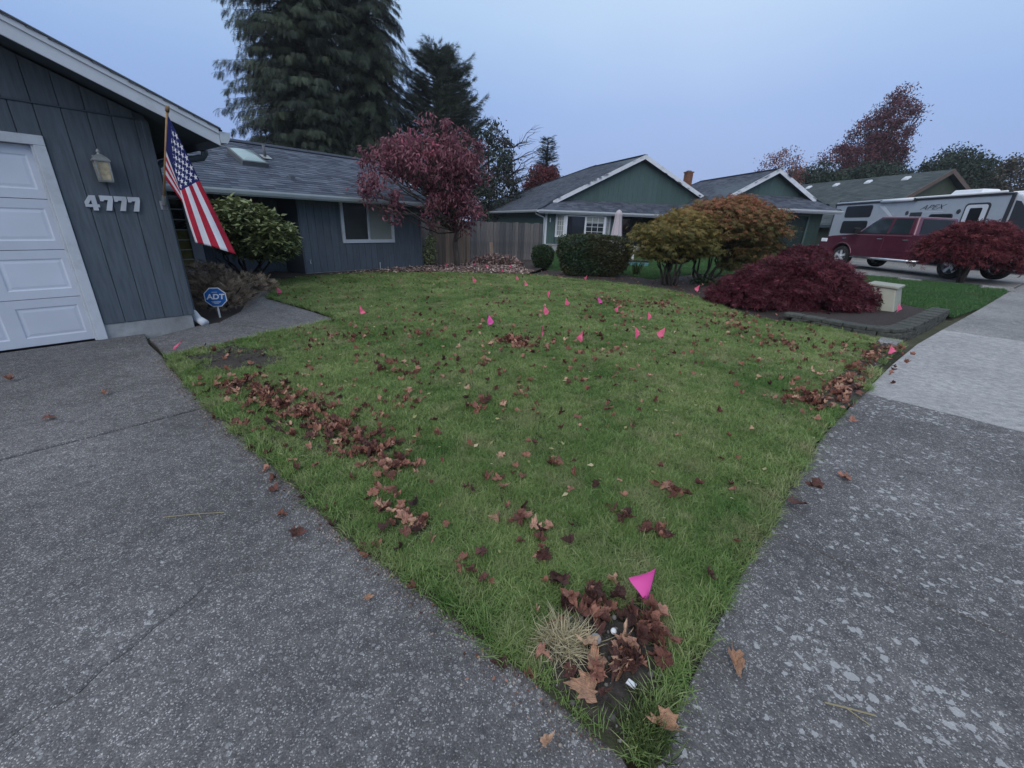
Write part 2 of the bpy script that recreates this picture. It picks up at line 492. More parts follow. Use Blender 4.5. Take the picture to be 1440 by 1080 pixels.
DRIVE_EDGE = [(-4.36, 4.77), (-3.79, 4.28), (-3.52, 4.01), (-2.55, 3.15), (-1.74, 2.48), (-1.1, 1.93), (-.83, 1.685), (-.55, 1.49), (-.2, 1.24), (.09, 1.02), (.38, .78)]
SW_LEFT = [(-9.5, -8.0), (-5.0, -4.2), (-2.4, -1.95), (-.75, -.42), (.42, .72), (1.39, 1.85), (2.48, 2.97), (3.60, 4.0), (4.82, 5.08), (6.05, 6.12), (7.3, 7.06), (8.62, 8.02), (9.99, 9.02), (11.6, 10.22), (13.3, 11.5), (15.2, 12.95), (17.4, 14.6), (21, 17.3), (27, 21.8)]

def slab(name, poly, mat, parent, z=0.0, thick=.09, gap=.006):
    """one cast slab with eased edges, following the ground height"""
    pts = np.array(poly, float)
    n = len(pts)
    # shrink
    area = 0.5 * sum(pts[i][0] * pts[(i + 1) % n][1] - pts[(i + 1) % n][0] * pts[i][1] for i in range(n))
    if area < 0: pts = pts[::-1]
    sh = []
    for i in range(n):
        a, b, c = pts[i - 1], pts[i], pts[(i + 1) % n]
        e1 = (b - a) / (np.linalg.norm(b - a) + 1e-9); e2 = (c - b) / (np.linalg.norm(c - b) + 1e-9)
        n1 = np.array([-e1[1], e1[0]]); n2 = np.array([-e2[1], e2[0]])
        k = n1 + n2; k /= max(np.linalg.norm(k), .4)
        sh.append((b, k))
    rings = [(gap, -thick), (gap, -.008), (gap + .008, 0.0)]
    vs = []
    for off, dz in rings:
        for b, k in sh:
            q = b + k * off
            vs.append((q[0], q[1], g(q[0]) + z + dz))
    fs = []
    for r_ in range(2):
        for i in range(n):
            fs.append((r_ * n + i, r_ * n + (i + 1) % n, (r_ + 1) * n + (i + 1) % n, (r_ + 1) * n + i))
    for tr in tessellate_polygon([[Vector((v[0], v[1], 0)) for v in vs[2 * n:]]]):
        fs.append(tuple(2 * n + i for i in tr))
    mb = MB(); mb.add(vs, fs)
    return mb.build(name, mat, parent)

def base_sheet(name, poly, z=-.045):
    return struct(sheet(name, poly, 1.5, lambda x, y: g(x) + z, MAT['soil']))

# ---- driveway: two rows of cast slabs, the nearer one cracked across
B = (-2.50, 3.11)
jl = Vector(B) - T * 6.6
topl = Vector(L(-5.6, -.01)); topr = Vector(L(.36, -.01))
A1 = [topr, DRIVE_EDGE[0], DRIVE_EDGE[1], DRIVE_EDGE[2], B, tuple(jl), tuple(topl)]
crack = [(-.83, 1.685), (-.95, 1.55), (-1.08, 1.47), (-1.2, 1.41), (-1.29, 1.345), (-1.30, 1.26), (-1.345, 1.14), (-1.36, 1.06), (-1.395, .98), (-1.40, .90), (-1.47, .80), (-1.53, .62), (-1.62, .40), (-1.66, .1), (-1.8, -.25), (-2.0, -.8), (-2.15, -1.68)]
lowl = jl + N * 4.6
A2 = [B] + [DRIVE_EDGE[i] for i in (3, 4, 5)] + crack + [(-5.0, -4.2), (-6.9, -5.8), tuple(lowl), tuple(jl)]
A2[0] = (-2.484, 3.095); A2[1] = (-2.46, 3.075); A2[-1] = tuple(jl + N * .022)
A3 = [crack[0]] + DRIVE_EDGE[7:] + [(.40, .72), (-.75, -.42), (-2.15, -1.68)] + crack[::-1][1:-1]
drv = base_sheet('driveway', A1[:5] + [DRIVE_EDGE[i] for i in (4, 5, 6, 7, 8, 9, 10)] + [(.40, .72), (-.75, -.42), (-5, -4.2), (-6.9, -5.8), tuple(lowl), tuple(jl), tuple(topl)])
slab('slab', A1, MAT['drive'], drv, gap=.011)
slab('slab', A2, MAT['drive'], drv, gap=.0014)
slab('slab', A3, MAT['drive'], drv, gap=.0014)

# ---- entry walkway
WALK = [(-4.37, 4.83), (-4.5, 4.93), (-4.40, 5.62), (-4.27, 5.85), (-4.42, 6.6), (-4.85, 7.5), (-5.35, 8.6), (-4.95, 8.75), (-4.66, 7.80), (-3.73, 7.12), (-2.9, 6.45), (-2.67, 6.22), (-2.72, 6.05), (-2.89, 5.80), (-3.35, 5.04), (-3.72, 4.40), (-3.82, 4.32)]
wk = base_sheet('walkway', WALK)
slab('slab', [(-4.36, 4.82), (-4.5, 4.93), (-4.40, 5.62), (-4.27, 5.85), (-3.05, 5.50), (-3.35, 5.04), (-3.72, 4.40), (-3.81, 4.33)], MAT['walk'], wk, z=.012)
slab('slab', [(-4.27, 5.87), (-4.42, 6.6), (-4.85, 7.5), (-5.35, 8.6), (-4.95, 8.75), (-4.66, 7.80), (-3.73, 7.12), (-2.9, 6.45), (-2.67, 6.22), (-2.72, 6.05), (-3.04, 5.52)], MAT['walk'], wk, z=.012)

# ---- public sidewalk: one slab after another; three of them newer and paler
def perp(i):
    a = Vector(SW_LEFT[max(i - 1, 0)]); b = Vector(SW_LEFT[min(i + 1, len(SW_LEFT) - 1)])
    d = (b - a).normalized(); return Vector((d.y, -d.x))
SWW = 1.75
def swr(i, w=SWW): q = Vector(SW_LEFT[i]) + perp(i) * w; return (q.x, q.y)
nS = len(SW_LEFT)
sw = base_sheet('sidewalk', SW_LEFT + [swr(i) for i in range(nS)][::-1])
for i in range(nS - 1):
    m = MAT['sidewalk_light'] if i in (7, 8, 9) else MAT['sidewalk_far'] if i > 9 else MAT['sidewalk']
    slab('slab', [SW_LEFT[i], SW_LEFT[i + 1], swr(i + 1), swr(i)], m, sw, z=.002, gap=.005)
# kerb and road beyond the sidewalk (outside the photograph)
mbk = MB()
for i in range(nS - 1):
    a0 = swr(i, SWW + .01); a1 = swr(i, SWW + .17); b0 = swr(i + 1, SWW + .01); b1 = swr(i + 1, SWW + .17)
    z0, z1 = g(a0[0]), g(b0[0])
    mbk.hexa([(*a0, z0 - .2), (*a1, z0 - .2), (*b1, z1 - .2), (*b0, z1 - .2), (*a0, z0), (*a1, z0), (*b1, z1), (*b0, z1)])
struct(mbk.build('kerb', MAT['sidewalk_far']))
road_poly = [swr(i, SWW + .16) for i in range(nS)] + [swr(i, SWW + 8.2) for i in range(nS)][::-1]
mbr = MB()
for i in range(nS - 1):
    q = [swr(i, SWW + .16), swr(i + 1, SWW + .16), swr(i + 1, SWW + 8), swr(i, SWW + 8)]
    mbr.add([(x, y, g(x) - .066) for x, y in q], [(0, 1, 2, 3)])
struct(mbr.build('road', MAT['asphalt']))

# ---- lawn, beds
LAWN = DRIVE_EDGE[::-1][:-1] + [(-3.66, 4.42), (-3.33, 5.06), (-2.87, 5.82), (-2.64, 6.22), (-2.9, 6.47), (-3.72, 7.14), (-4.64, 7.82), (-5.0, 8.85), (-5.7, 9.9), (-5.32, 11.0), (-4.11, 11.9), (-2.68, 12.7), (-.99, 12.93), (.31, 13.0), (1.54, 12.35), (3.0, 11.57), (3.96, 10.45), (4.24, 9.07), (4.27, 7.82), (4.6, 7.29), (5.2, 7.05), (5.35, 6.55), (5.72, 6.18), (5.7, 5.95),
        (4.4, 4.82), (3.63, 4.0), (3.0, 3.48), (2.46, 2.98), (1.89, 2.37), (1.42, 1.86), (1.07, 1.49), (.83, 1.22), (.54, .89), (.46, .76)]
def lawn_z(x, y):
    return g(x) + .004 + .05 * math.exp(-((x - .6) ** 2 + (y - 7.5) ** 2) / 22.0)
def outset(poly, w):
    p = np.array(poly, float); n_ = len(p)
    ar = .5 * sum(p[i][0] * p[(i + 1) % n_][1] - p[(i + 1) % n_][0] * p[i][1] for i in range(n_))
    out_ = []
    for i in range(n_):
        e1 = p[i] - p[i - 1]; e2 = p[(i + 1) % n_] - p[i]; e1 /= np.linalg.norm(e1) + 1e-9; e2 /= np.linalg.norm(e2) + 1e-9
        k = np.array([e1[1], -e1[0]]) + np.array([e2[1], -e2[0]]); k /= max(np.linalg.norm(k), .5)
        out_.append(tuple(p[i] + k * w * (1 if ar > 0 else -1) * (.75 + .5 * random.random())))
    return out_
struct(sheet('lawn', outset(LAWN, .02), .2, lawn_z, MAT['lawn_soil']))
FRONT_BED = [L(4.3, 5.4), L(4.6, 4.47), L(8.5, 4.47), L(8.6, 6.0), (-3.9, 17.3), (.9, 18.9), (1.1, 15.6), (.31, 13.0), (-.99, 12.93), (-2.68, 12.7), (-4.11, 11.9), (-5.32, 11.0), (-5.7, 9.9), (-6.6, 9.5)]
struct(sheet('front_bed', FRONT_BED, .4, lambda x, y: g(x) + .045, MAT['mulch']))
ENTRY_BED = [L(.93, .02), (-4.40, 5.62), (-4.27, 5.85), (-4.42, 6.6), (-4.85, 7.5), (-5.35, 8.6), (-4.97, 8.8), (-5.7, 9.9), (-6.6, 9.5), L(4.3, 5.4), L(.93, 5.4)]
struct(sheet('entry_bed', ENTRY_BED, .4, lambda x, y: g(x) + .002, MAT['mulch']))
MAPLE_BED = [(1.54, 12.35), (3.0, 11.57), (3.96, 10.45), (4.24, 9.07), (4.27, 7.82), (4.6, 7.29), (5.2, 7.10), (5.5, 6.85), (6.15, 6.5), (7.2, 7.25), (8.4, 8.25), (8.6, 9.6), (9.2, 12.3), (8.3, 14.2), (6.0, 14.9), (4.2, 13.2), (3.4, 14.2), (1.1, 14.8), (.31, 13.0)]
struct(sheet('maple_bed', MAPLE_BED, .4, lambda x, y: g(x) + .012 + (.10 if inside([(x, y)], [(5.0, 7.3), (5.5, 6.7), (6.1, 6.5), (8.4, 8.1), (8.4, 9.6), (5, 9)])[0] else 0), MAT['mulch']))
NEIGH_LAWN = [(8.42, 8.05), (9.99, 9.06), (11.6, 10.26), (13.1, 11.45), (13.2, 11.9), (12.4, 13.1), (11.6, 14.6), (11.2, 15.6), (9.4, 14.2), (9.2, 12.3), (8.6, 9.6)]
struct(sheet('neighbour_lawn', NEIGH_LAWN, .4, lambda x, y: g(x) + .004, MAT['lawn_soil']))
NEIGH_YARD = [(1.1, 14.9), (3.4, 14.2), (4.2, 13.2), (6.0, 14.9), (8.3, 14.2), (9.4, 14.2), (11.2, 15.6), (10.8, 20.5), (9.8, 23.4), (8.4, 26), (1.6, 24.9), (1.0, 19)]
struct(sheet('neighbour_yard', NEIGH_YARD, .5, lambda x, y: g(x) + .003, MAT['lawn_soil']))
NDRIVE = [(13.3, 11.56), (14.2, 12.25), (17.4, 14.65), (21, 17.35), (23.5, 19.3), (23.0, 32), (16.6, 26.0), (9.9, 23.4), (10.9, 20.5), (11.3, 15.6), (11.7, 14.6), (12.5, 13.1)]
nd = base_sheet('neighbour_driveway', NDRIVE)
slab('slab', [(13.3, 11.56), (14.2, 12.25), (17.4, 14.65), (16.9, 17.2), (11.33, 15.8), (11.7, 14.6), (12.5, 13.1)], MAT['sidewalk_far'], nd, z=.003)
slab('slab', [(11.33, 15.8), (16.9, 17.2), (16.3, 25.6), (9.9, 23.4), (10.9, 20.5)], MAT['sidewalk_far'], nd, z=.003)
slab('slab', [(17.4, 14.65), (21, 17.35), (23.5, 19.3), (23.0, 32), (16.3, 25.6), (16.9, 17.2)], MAT['sidewalk_far'], nd, z=.003)
# a small worn soil patch where the lawn meets the driveway, and the dug corner in the foreground
DIRT = [(-3.55, 4.28), (-3.48, 4.5), (-3.36, 4.82), (-3.12, 4.66), (-2.98, 4.72), (-2.7, 4.45), (-2.55, 4.42), (-2.35, 4.1), (-2.5, 3.95), (-2.62, 3.98), (-2.78, 3.80), (-3.0, 3.9), (-3.12, 3.78), (-3.25, 4.05), (-3.4, 4.08)]
def rim(x, y, poly, w): return min(1.0, float(edge_dist([(x, y)], poly)[0]) / w)
struct(sheet('soil_patch', DIRT, .06, lambda x, y: lawn_z(x, y) + .001 + rim(x, y, DIRT, .12) * (.016 + .010 * math.sin(19 * x + 2 * math.sin(31 * y)) * math.cos(23 * y)), MAT['soil']))
CORNER = [(.385, .785), (.24, .90), (.18, .955), (.13, 1.07), (.20, 1.2), (.34, 1.27), (.52, 1.24), (.62, 1.1), (.56, .97), (.47, .86)]
struct(sheet('dug_corner', CORNER, .025, lambda x, y: .006 + rim(x, y, CORNER, .05) * (.02 + .012 * math.sin(41 * x + 1) * math.cos(37 * y) + .008 * math.sin(90 * x) * math.sin(83 * y)), MAT['soil']))
EDGE_SOIL = [(3.0, 3.46), (3.62, 4.03), (4.4, 4.83), (5.66, 5.94), (5.5, 6.1), (4.75, 5.5), (4.3, 5.1), (3.85, 4.6), (3.1, 3.9), (2.85, 3.6)]
struct(sheet('edge_soil', EDGE_SOIL, .15, lambda x, y: lawn_z(x, y) + .001 + .014 * rim(x, y, EDGE_SOIL, .1), MAT['soil']))

# ================================================================== roof shingles
def shingles(parent, origin, udir, vdir, ulen, vlen, mat, expo=.14, tab=.32, clip=None, seed=1, name='shingles'):
    r_ = np.random.default_rng(seed)
    o = np.array(origin, float); u = np.array(udir, float); u /= np.linalg.norm(u)
    v = np.array(vdir, float); v /= np.linalg.norm(v); nrm = np.cross(u, v); nrm /= np.linalg.norm(nrm)
    if nrm[2] < 0: nrm = -nrm
    V = []; F = []; A = []
    rows = int(vlen / expo) + 1
    for i in range(rows):
        v0 = i * expo; v1 = min(v0 + expo * 1.08, vlen)
        if v1 - v0 < .01: continue
        x = -r_.random() * tab
        while x < ulen:
            w = tab * (.45 + .8 * r_.random())
            a, b_ = max(0, x), min(ulen, x + w - .006); x += w
            if b_ - a < .01: continue
            if clip is not None and not inside([((a + b_) / 2, (v0 + v1) / 2)], clip)[0]: continue
            dz = r_.random() * .006; lift = .009 + dz
            jj = (r_.random() - .5) * .012
            q = [o + u * a + v * (v0 + jj) + nrm * lift, o + u * b_ + v * (v0 + jj) + nrm * lift, o + u * b_ + v * v1 + nrm * .003, o + u * a + v * v1 + nrm * .003,
                 o + u * a + v * (v0 + jj) - nrm * .002, o + u * b_ + v * (v0 + jj) - nrm * .002]
            k = len(V); V += q
            F += [(k, k + 1, k + 2, k + 3), (k + 4, k + 5, k + 1, k)]
            A += [r_.random() * .8 + .2 * r_.random()] * 6
    me = bpy.data.meshes.new(name); me.from_pydata([tuple(p) for p in V], [], F)
    at = me.attributes.new('rnd', 'FLOAT', 'POINT'); at.data.foreach_set('value', A)
    return tag(obj(name, me, parent, mat), kind='stuff')

def shingle_poly(parent, pts, mat, seed, expo=.14, tab=.32):
    """shingles on any roof polygon; the first edge is the eave"""
    p = [np.array(q, float) for q in pts]
    u = p[1] - p[0]; u /= np.linalg.norm(u)
    nr = np.zeros(3)
    for i in range(1, len(p) - 1): nr += np.cross(p[i] - p[0], p[i + 1] - p[0])
    nr /= np.linalg.norm(nr)
    if nr[2] < 0: nr = -nr
    v = np.cross(nr, u)
    if v[2] < 0: v = -v
    c = np.array([((q - p[0]) @ u, (q - p[0]) @ v) for q in p])
    u0_, u1_ = c[:, 0].min(), c[:, 0].max()
    c2 = c - np.array([u0_, 0])
    return shingles(parent, p[0] + u * u0_ - v * .03, u, v, u1_ - u0_, c[:, 1].max() + .03, mat, expo, tab, clip=c2 + np.array([0, .03]) * (c2[:, 1:2] > .01) , seed=seed)

def roof_plane(name, parent, quad, mat, thick=.10):
    """a solid sloping roof deck from 3 or 4 corner points"""
    q = [Vector(p) for p in quad]
    mb = MB(); n = len(q)
    vs = [tuple(p) for p in q] + [tuple(p - Vector((0, 0, thick))) for p in q]
    fs = [tuple(range(n)), tuple(range(2 * n - 1, n - 1, -1))] + [(i, n + i, n + (i + 1) % n, (i + 1) % n) for i in range(n)]
    mb.add(vs, fs)
    return mb.build(name, mat, parent)

def boards(parent, s0, s1, z0, ztop, y, mat, pitch=.2, gap=.007, thick=.013, along='x', z_cut=None, holes=()):
    """separate vertical siding boards; ztop is a function of position; holes: (s0,s1,z0,z1) openings"""
    k = 0; s = s0
    while s < s1 - .012:
        e = min(s + pitch, s1)
        a, b = s + gap / 2, e - gap / 2
        s = e
        spans = [(z0, None)]
        for h in holes:
            if b > h[0] + .004 and a < h[1] - .004:
                if h[2] - z0 > .03: spans = [(z0, h[2]), (h[3], None)]
                else: spans = [(h[3], None)]
        for zz0, zz1 in spans:
            ta = ztop(a) if zz1 is None else zz1; tb = ztop(b) if zz1 is None else zz1
            if min(ta, tb) - zz0 < .03: continue
            mb = MB()
            if along == 'x':
                mb.hexa([(a, y - thick, zz0), (b, y - thick, zz0), (b, y, zz0), (a, y, zz0), (a, y - thick, ta), (b, y - thick, tb), (b, y, tb), (a, y, ta)])
            else:
                mb.hexa([(y - thick, a, zz0), (y - thick, b, zz0), (y, b, zz0), (y, a, zz0), (y - thick, a, ta), (y - thick, b, tb), (y, b, tb), (y, a, ta)])
            mb.build('board', mat, parent, bevel=.003, seg=1)

# ================================================================== the house with the garage
house = empty('house', (P0.x, P0.y, 0), R(51.5))
tag(house, 'slate blue single storey house with white garage door and grey shingle roof', 'house')
EV = 2.425; SL = .41; RS = -2.45; EAVE_S = 1.455            # garage eave top, slope, ridge position
def zroof(s): return EV + SL * (EAVE_S - s) if s > RS else EV + SL * (EAVE_S - 2 * RS + s)
ZR = zroof(RS)
# garage front wall
gw = MB()
gw.box(0.002, .905, .002, .12, .18, 2.46); gw.box(-5.80, -4.972, .002, .12, .18, 2.46); gw.box(-4.97, 0, .002, .12, 2.085, 2.46)
gw.prism([(-5.8, 2.462), (.905, 2.462), (.905, zroof(.905) - .14), (RS, ZR - .14), (-5.8, zroof(-5.8) - .14)], 'y', .003, .12)
gwo = gw.build('garage_wall', MAT['slate_dark'], house)
boards(gwo, 0.004, .905, .175, lambda s: 2.462, .0, MAT['slate'])
boards(gwo, -5.8, -5.06, .175, lambda s: 2.462, .0, MAT['slate'])
boards(gwo, -4.97, .004, 2.17, lambda s: 2.462, .0, MAT['slate'], pitch=.2)
boards(gwo, -5.8, .905, 2.476, lambda s: zroof(s) - .15, -.004, MAT['slate'], pitch=.2)
MB().box(.86, .925, -.03, -.017, .175, 2.46).box(.909, .925, -.017, .06, .175, 2.46).build('corner_board', MAT['slate'], house, bevel=.004, seg=1)
MB().box(-5.8, .91, -.028, .0, 2.463, 2.475).build('flashing', MAT['slate_dark'], house)
MB().box(-.0, .90, -.002, .12, -.12, .172).build('foundation', MAT['concrete_found'], house, bevel=.006, seg=1)
MB().box(-5.8, -4.98, -.002, .12, -.12, .172).build('foundation', MAT['concrete_found'], house, bevel=.006, seg=1)
# side wall of the garage toward the entry
sw_ = MB().box(.78, .904, .125, 5.5, -.1, 2.5).build('side_wall', MAT['slate_dark'], house)
boards(sw_, .13, 5.4, .17, lambda s: 2.35, .92, MAT['slate'], along='y')
MB().box(-5.8, -5.7, .13, 9, -.1, 2.5).build('side_wall', MAT['slate'], house)
# garage door: frame, four sections, embossed panels
fr = MB().box(-.092, 0, -.035, .03, 0, 2.0775).box(-5.06, -4.968, -.035, .03, 0, 2.0775).box(-5.06, 0, -.035, .03, 2.078, 2.17).build('door_trim', MAT['white'], house, bevel=.004, seg=1)
MB().box(-.11, -.093, -.012, .10, 0, 2.077).build('door_stop', MAT['white'], fr)
MB().box(-4.967, -4.95, -.012, .10, 0, 2.077).build('door_stop', MAT['white'], fr)
gdo = MB().box(-4.96, -.095, .10, .13, .0, 2.1).build('garage_door', MAT['slate_dark'], house)
for i in range(4):
    z0 = .012 + i * .517
    mb = MB(); pw_ = 4.857 / 8; hw_, hh_ = .245, .165; zc = z0 + .256
    mb.box(-4.955, -.098, .045, .10, z0, zc - hh_); mb.box(-4.955, -.098, .045, .10, zc + hh_, z0 + .511)
    mb.box(-4.955, -.098, .075, .10, zc - hh_, zc + hh_)
    for k in range(9):
        a_ = -.098 - pw_ * k; lo_ = -4.955 if k == 8 else a_ - (pw_ / 2 - hw_); hi_ = -.098 if k == 0 else a_ + (pw_ / 2 - hw_)
        mb.box(lo_, hi_, .045, .0749, zc - hh_ + .0002, zc + hh_ - .0002)
    sec = mb.build('section', MAT['door_white'], gdo)
    for k in range(8):
        c = -.098 - pw_ * (k + .5)
        def ring(d, y): return [(c - hw_ + d, y, zc - hh_ + d), (c + hw_ - d, y, zc - hh_ + d), (c + hw_ - d, y, zc + hh_ - d), (c - hw_ + d, y, zc + hh_ - d)]
        rr = [ring(0, .0452), ring(.012, .0515), ring(.022, .052), ring(.045, .0485)]      # recessed border, field a little forward
        vs = [p for q in rr for p in q]
        fs = [(a * 4 + i2, a * 4 + (i2 + 1) % 4, (a + 1) * 4 + (i2 + 1) % 4, (a + 1) * 4 + i2) for a in range(3) for i2 in range(4)] + [(12, 13, 14, 15)]
        MB().add(vs, fs).build('panel', MAT['door_white'], sec)
MB().box(-4.95, -.1, .04, .1, .0, .012).build('weather_strip', MAT['black'], gdo)
# garage roof
gr = MB()
fy, by = -.60, 9.0
gr.prism([(EAVE_S, EV - .02), (RS, ZR - .02), (RS, ZR - .12), (EAVE_S, EV - .12)], 'y', fy + .02, by)
gr.prism([(2 * RS - EAVE_S, EV - .02), (RS, ZR - .02), (RS, ZR - .12), (2 * RS - EAVE_S, EV - .12)], 'y', fy + .02, by)
gro = gr.build('garage_roof', MAT['soffit'], house)
slen = math.hypot(EAVE_S - RS, ZR - EV)
shingles(gro, (EAVE_S + .03, fy - .03, EV - .03), (0, 1, 0), (RS - EAVE_S, 0, ZR - EV), 9.4, slen, MAT['shingle'], seed=3)
shingles(gro, (2 * RS - EAVE_S - .03, fy - .03, EV - .03), (0, 1, 0), (EAVE_S - RS, 0, ZR - EV), 9.4, slen, MAT['shingle'], seed=4)
# rake boards (two layers), with a drip edge under the shingles
for sgn in (1, -1):
    e = RS + sgn * (EAVE_S - RS)
    mb = MB()
    mb.prism([(e, EV - .005), (RS, ZR - .005), (RS, ZR - .185), (e, EV - .185)], 'y', fy, fy + .02)
    mb.prism([(e, EV - .0), (RS, ZR - .0), (RS, ZR - .062), (e, EV - .062)], 'y', fy - .016, fy - .001)
    mb.build('rake_board', MAT['white'], house, bevel=.003, seg=1)
    MB().prism([(e + sgn * .02, EV + .006), (RS, ZR + .016), (RS, ZR + .001), (e + sgn * .02, EV - .009)], 'y', fy - .03, fy + .02).build('drip_edge', MAT['found_dark'], house)
# eave fascia, gutter with open end profile, downspout
MB().box(EAVE_S - .02, EAVE_S, fy + .03, 4.2, EV - .19, EV - .03).build('fascia', MAT['soffit'], house)
gt = MB()
prof = [(EAVE_S + .002, EV - .03), (EAVE_S + .002, EV - .15), (EAVE_S + .075, EV - .15), (EAVE_S + .115, EV - .085), (EAVE_S + .12, EV - .03), (EAVE_S + .10, EV - .03), (EAVE_S + .095, EV - .075), (EAVE_S + .068, EV - .135), (EAVE_S + .016, EV - .135), (EAVE_S + .016, EV - .03)]
gt.prism(prof, 'y', fy + .0, 4.2); gt.prism([prof[0], prof[1], prof[2], prof[3], prof[4]], 'y', fy - .008, fy + .004)
gt.build('gutter', MAT['gutter'], house)
ds = MB()
ds.tube([(1.49, .12, EV - .14), (1.49, .12, EV - .22), (1.46, .13, EV - .27), (1.02, .22, EV - .38), (.965, .24, EV - .44), (.965, .24, .22), (.97, .22, .12)], [.04] * 7, 10)
ds.build('downspout', MAT['downspout'], house, smooth=True)
MB().tube([(.96, .20, .16), (.98, .10, .08), (1.02, -.03, .035)], [.052, .052, .054], 12).build('drain_elbow', MAT['white'], house, smooth=True)

# ---- main body
EZ, ED, RD, SE = 2.0, 3.85, 7.05, 8.82             # eave height / depth, ridge depth, right end
ZM = EZ + SL * (RD - ED)
def zmain(d): return EZ + SL * (d - ED) if d < RD else ZM - SL * (d - RD)
mw = MB()
WIN = (5.78, 7.50, .80, 1.94)                       # window opening
mw.box(4.65, WIN[0] + .03, 4.452, 4.57, -.1, 2.1); mw.box(WIN[1] - .03, 8.52, 4.452, 4.57, -.1, 2.1)
mw.box(WIN[0] + .031, WIN[1] - .031, 4.453, 4.57, -.1, WIN[2] + .03); mw.box(WIN[0] + .031, WIN[1] - .031, 4.453, 4.57, WIN[3] - .03, 2.1)
mwo = mw.build('main_wall', MAT['slate_dark'], house)
boards(mwo, 4.655, 8.51, .06, lambda s: 2.06, 4.45, MAT['slate'], holes=[(WIN[0] + .04, WIN[1] - .04, WIN[2] + .04, WIN[3] - .04)])
MB().box(4.65, 8.52, 4.44, 4.57, -.1, .055).build('foundation', MAT['concrete_found'], house)
MB().box(4.628, 4.649, 4.44, 5.5, .05, 2.05).build('corner_board', MAT['slate'], house)
MB().box(8.50, 8.54, 4.405, 4.45, .05, 2.05).box(8.521, 8.54, 4.45, 4.57, .05, 2.05).build('corner_board', MAT['slate'], house)
rw = MB().box(.90, 4.65, 5.502, 5.62, -.1, 2.6).build('entry_wall', MAT['slate_dark'], house)
boards(rw, 2.75, 4.625, .09, lambda s: 2.45, 5.5, MAT['slate'])
boards(rw, .93, 1.1, .09, lambda s: 2.45, 5.5, MAT['slate'])
MB().box(4.65, 4.77, 4.58, 5.5, -.1, 2.4).build('return_wall', MAT['slate'], house)
MB().prism([(4.46, -.1), (9.64, -.1), (9.64, 2.2), (RD, ZM - .12), (4.46, 2.2)], 'x', 8.40, 8.51).build('end_wall', MAT['slate'], house)
MB().box(-5.8, 8.4, 9.6, 9.7, -.1, 2.3).build('rear_wall', MAT['slate'], house)
# front door and sidelight in the recess
dr = MB().box(1.2, 2.12, 5.44, 5.5, .1, 2.1).build('front_door', MAT['green_dark'], house, bevel=.005, seg=1)
MB().lathe([(.0, 0), (.03, .0), (.033, .02), (.02, .045), (0, .05)], (2.04, 5.39, 1.05), 12, 'y').build('door_knob', MAT['chrome'], dr)
sl = MB().box(2.13, 2.22, 5.43, 5.5, .08, 2.06).box(2.50, 2.72, 5.43, 5.5, .08, 2.06).box(2.22, 2.50, 5.43, 5.5, 1.96, 2.06).box(2.22, 2.50, 5.43, 5.5, .08, .2).build('sidelight', MAT['white'], house, bevel=.003, seg=1)
for i in range(8):
    z0 = .2 + i * .22
    MB().box(2.225, 2.495, 5.47, 5.485, z0 + .012, z0 + .208).build('pane', MAT['amber'] if i < 4 else MAT['glass'], sl)
    if i: MB().box(2.22, 2.50, 5.455, 5.47, z0 - .011, z0 + .011).build('muntin', MAT['white'], sl)
# picture window: frame, sash bar, two panes
w0, w1, wz0, wz1 = WIN
wf = MB().box(w0, w0 + .085, 4.405, 4.50, wz0, wz1).box(w1 - .085, w1, 4.405, 4.50, wz0, wz1).box(w0 + .086, w1 - .086, 4.405, 4.50, wz1 - .085, wz1).box(w0 + .086, w1 - .086, 4.405, 4.50, wz0, wz0 + .095)
wfo = wf.build('window', MAT['white'], house, bevel=.004, seg=1)
mid = (w0 + w1) / 2 + .0
MB().box(mid - .03, mid + .03, 4.43, 4.50, wz0 + .096, wz1 - .086).build('mullion', MAT['white'], wfo, bevel=.003, seg=1)
MB().box(w0 + .087, mid - .031, 4.462, 4.47, wz0 + .097, wz1 - .087).build('pane', MAT['curtain'], wfo)
MB().box(mid + .031, w1 - .087, 4.455, 4.463, wz0 + .097, wz1 - .087).build('pane', MAT['blind'], wfo)
MB().box(mid + .001, mid + .028, 4.415, 4.429, wz0 + .1, wz1 - .09).build('sash', MAT['alu'], wfo)
# main roof deck, shingles, eave trim, gutter
rp = MB()
rp.prism([(ED, EZ - .02), (RD, ZM - .02), (RD, ZM - .13), (ED, EZ - .13)], 'x', -5.9, SE)
rp.prism([(2 * RD - ED, EZ - .02), (RD, ZM - .02), (RD, ZM - .13), (2 * RD - ED, EZ - .13)], 'x', -5.9, SE)
rpo = rp.build('main_roof', MAT['soffit'], house)
ml = math.hypot(RD - ED, ZM - EZ)
shingles(rpo, (-.5, ED - .03, EZ - .03), (1, 0, 0), (0, RD - ED, ZM - EZ), SE + .52, ml + .02, MAT['shingle'], seed=5)
shingles(rpo, (-5.9, 2 * RD - ED, EZ - .03), (1, 0, 0), (0, ED - RD, ZM - EZ), SE + 5.9, ml, MAT['shingle'], seed=6)
rc = MB()
for i in range(30):
    a = -.4 + i * .31
    rc.prism([(RD - .15, ZM - .035), (RD, ZM + .035), (RD + .15, ZM - .035), (RD + .15, ZM - .05), (RD, ZM + .018), (RD - .15, ZM - .05)], 'x', a, min(a + .30, SE + .02))
tag(rc.build('ridge_caps', MAT['shingle2'], rpo), kind='stuff')
MB().box(.95, SE, ED - .005, ED + .02, EZ - .16, EZ - .025).build('fascia', MAT['white'], house)
gm = MB()
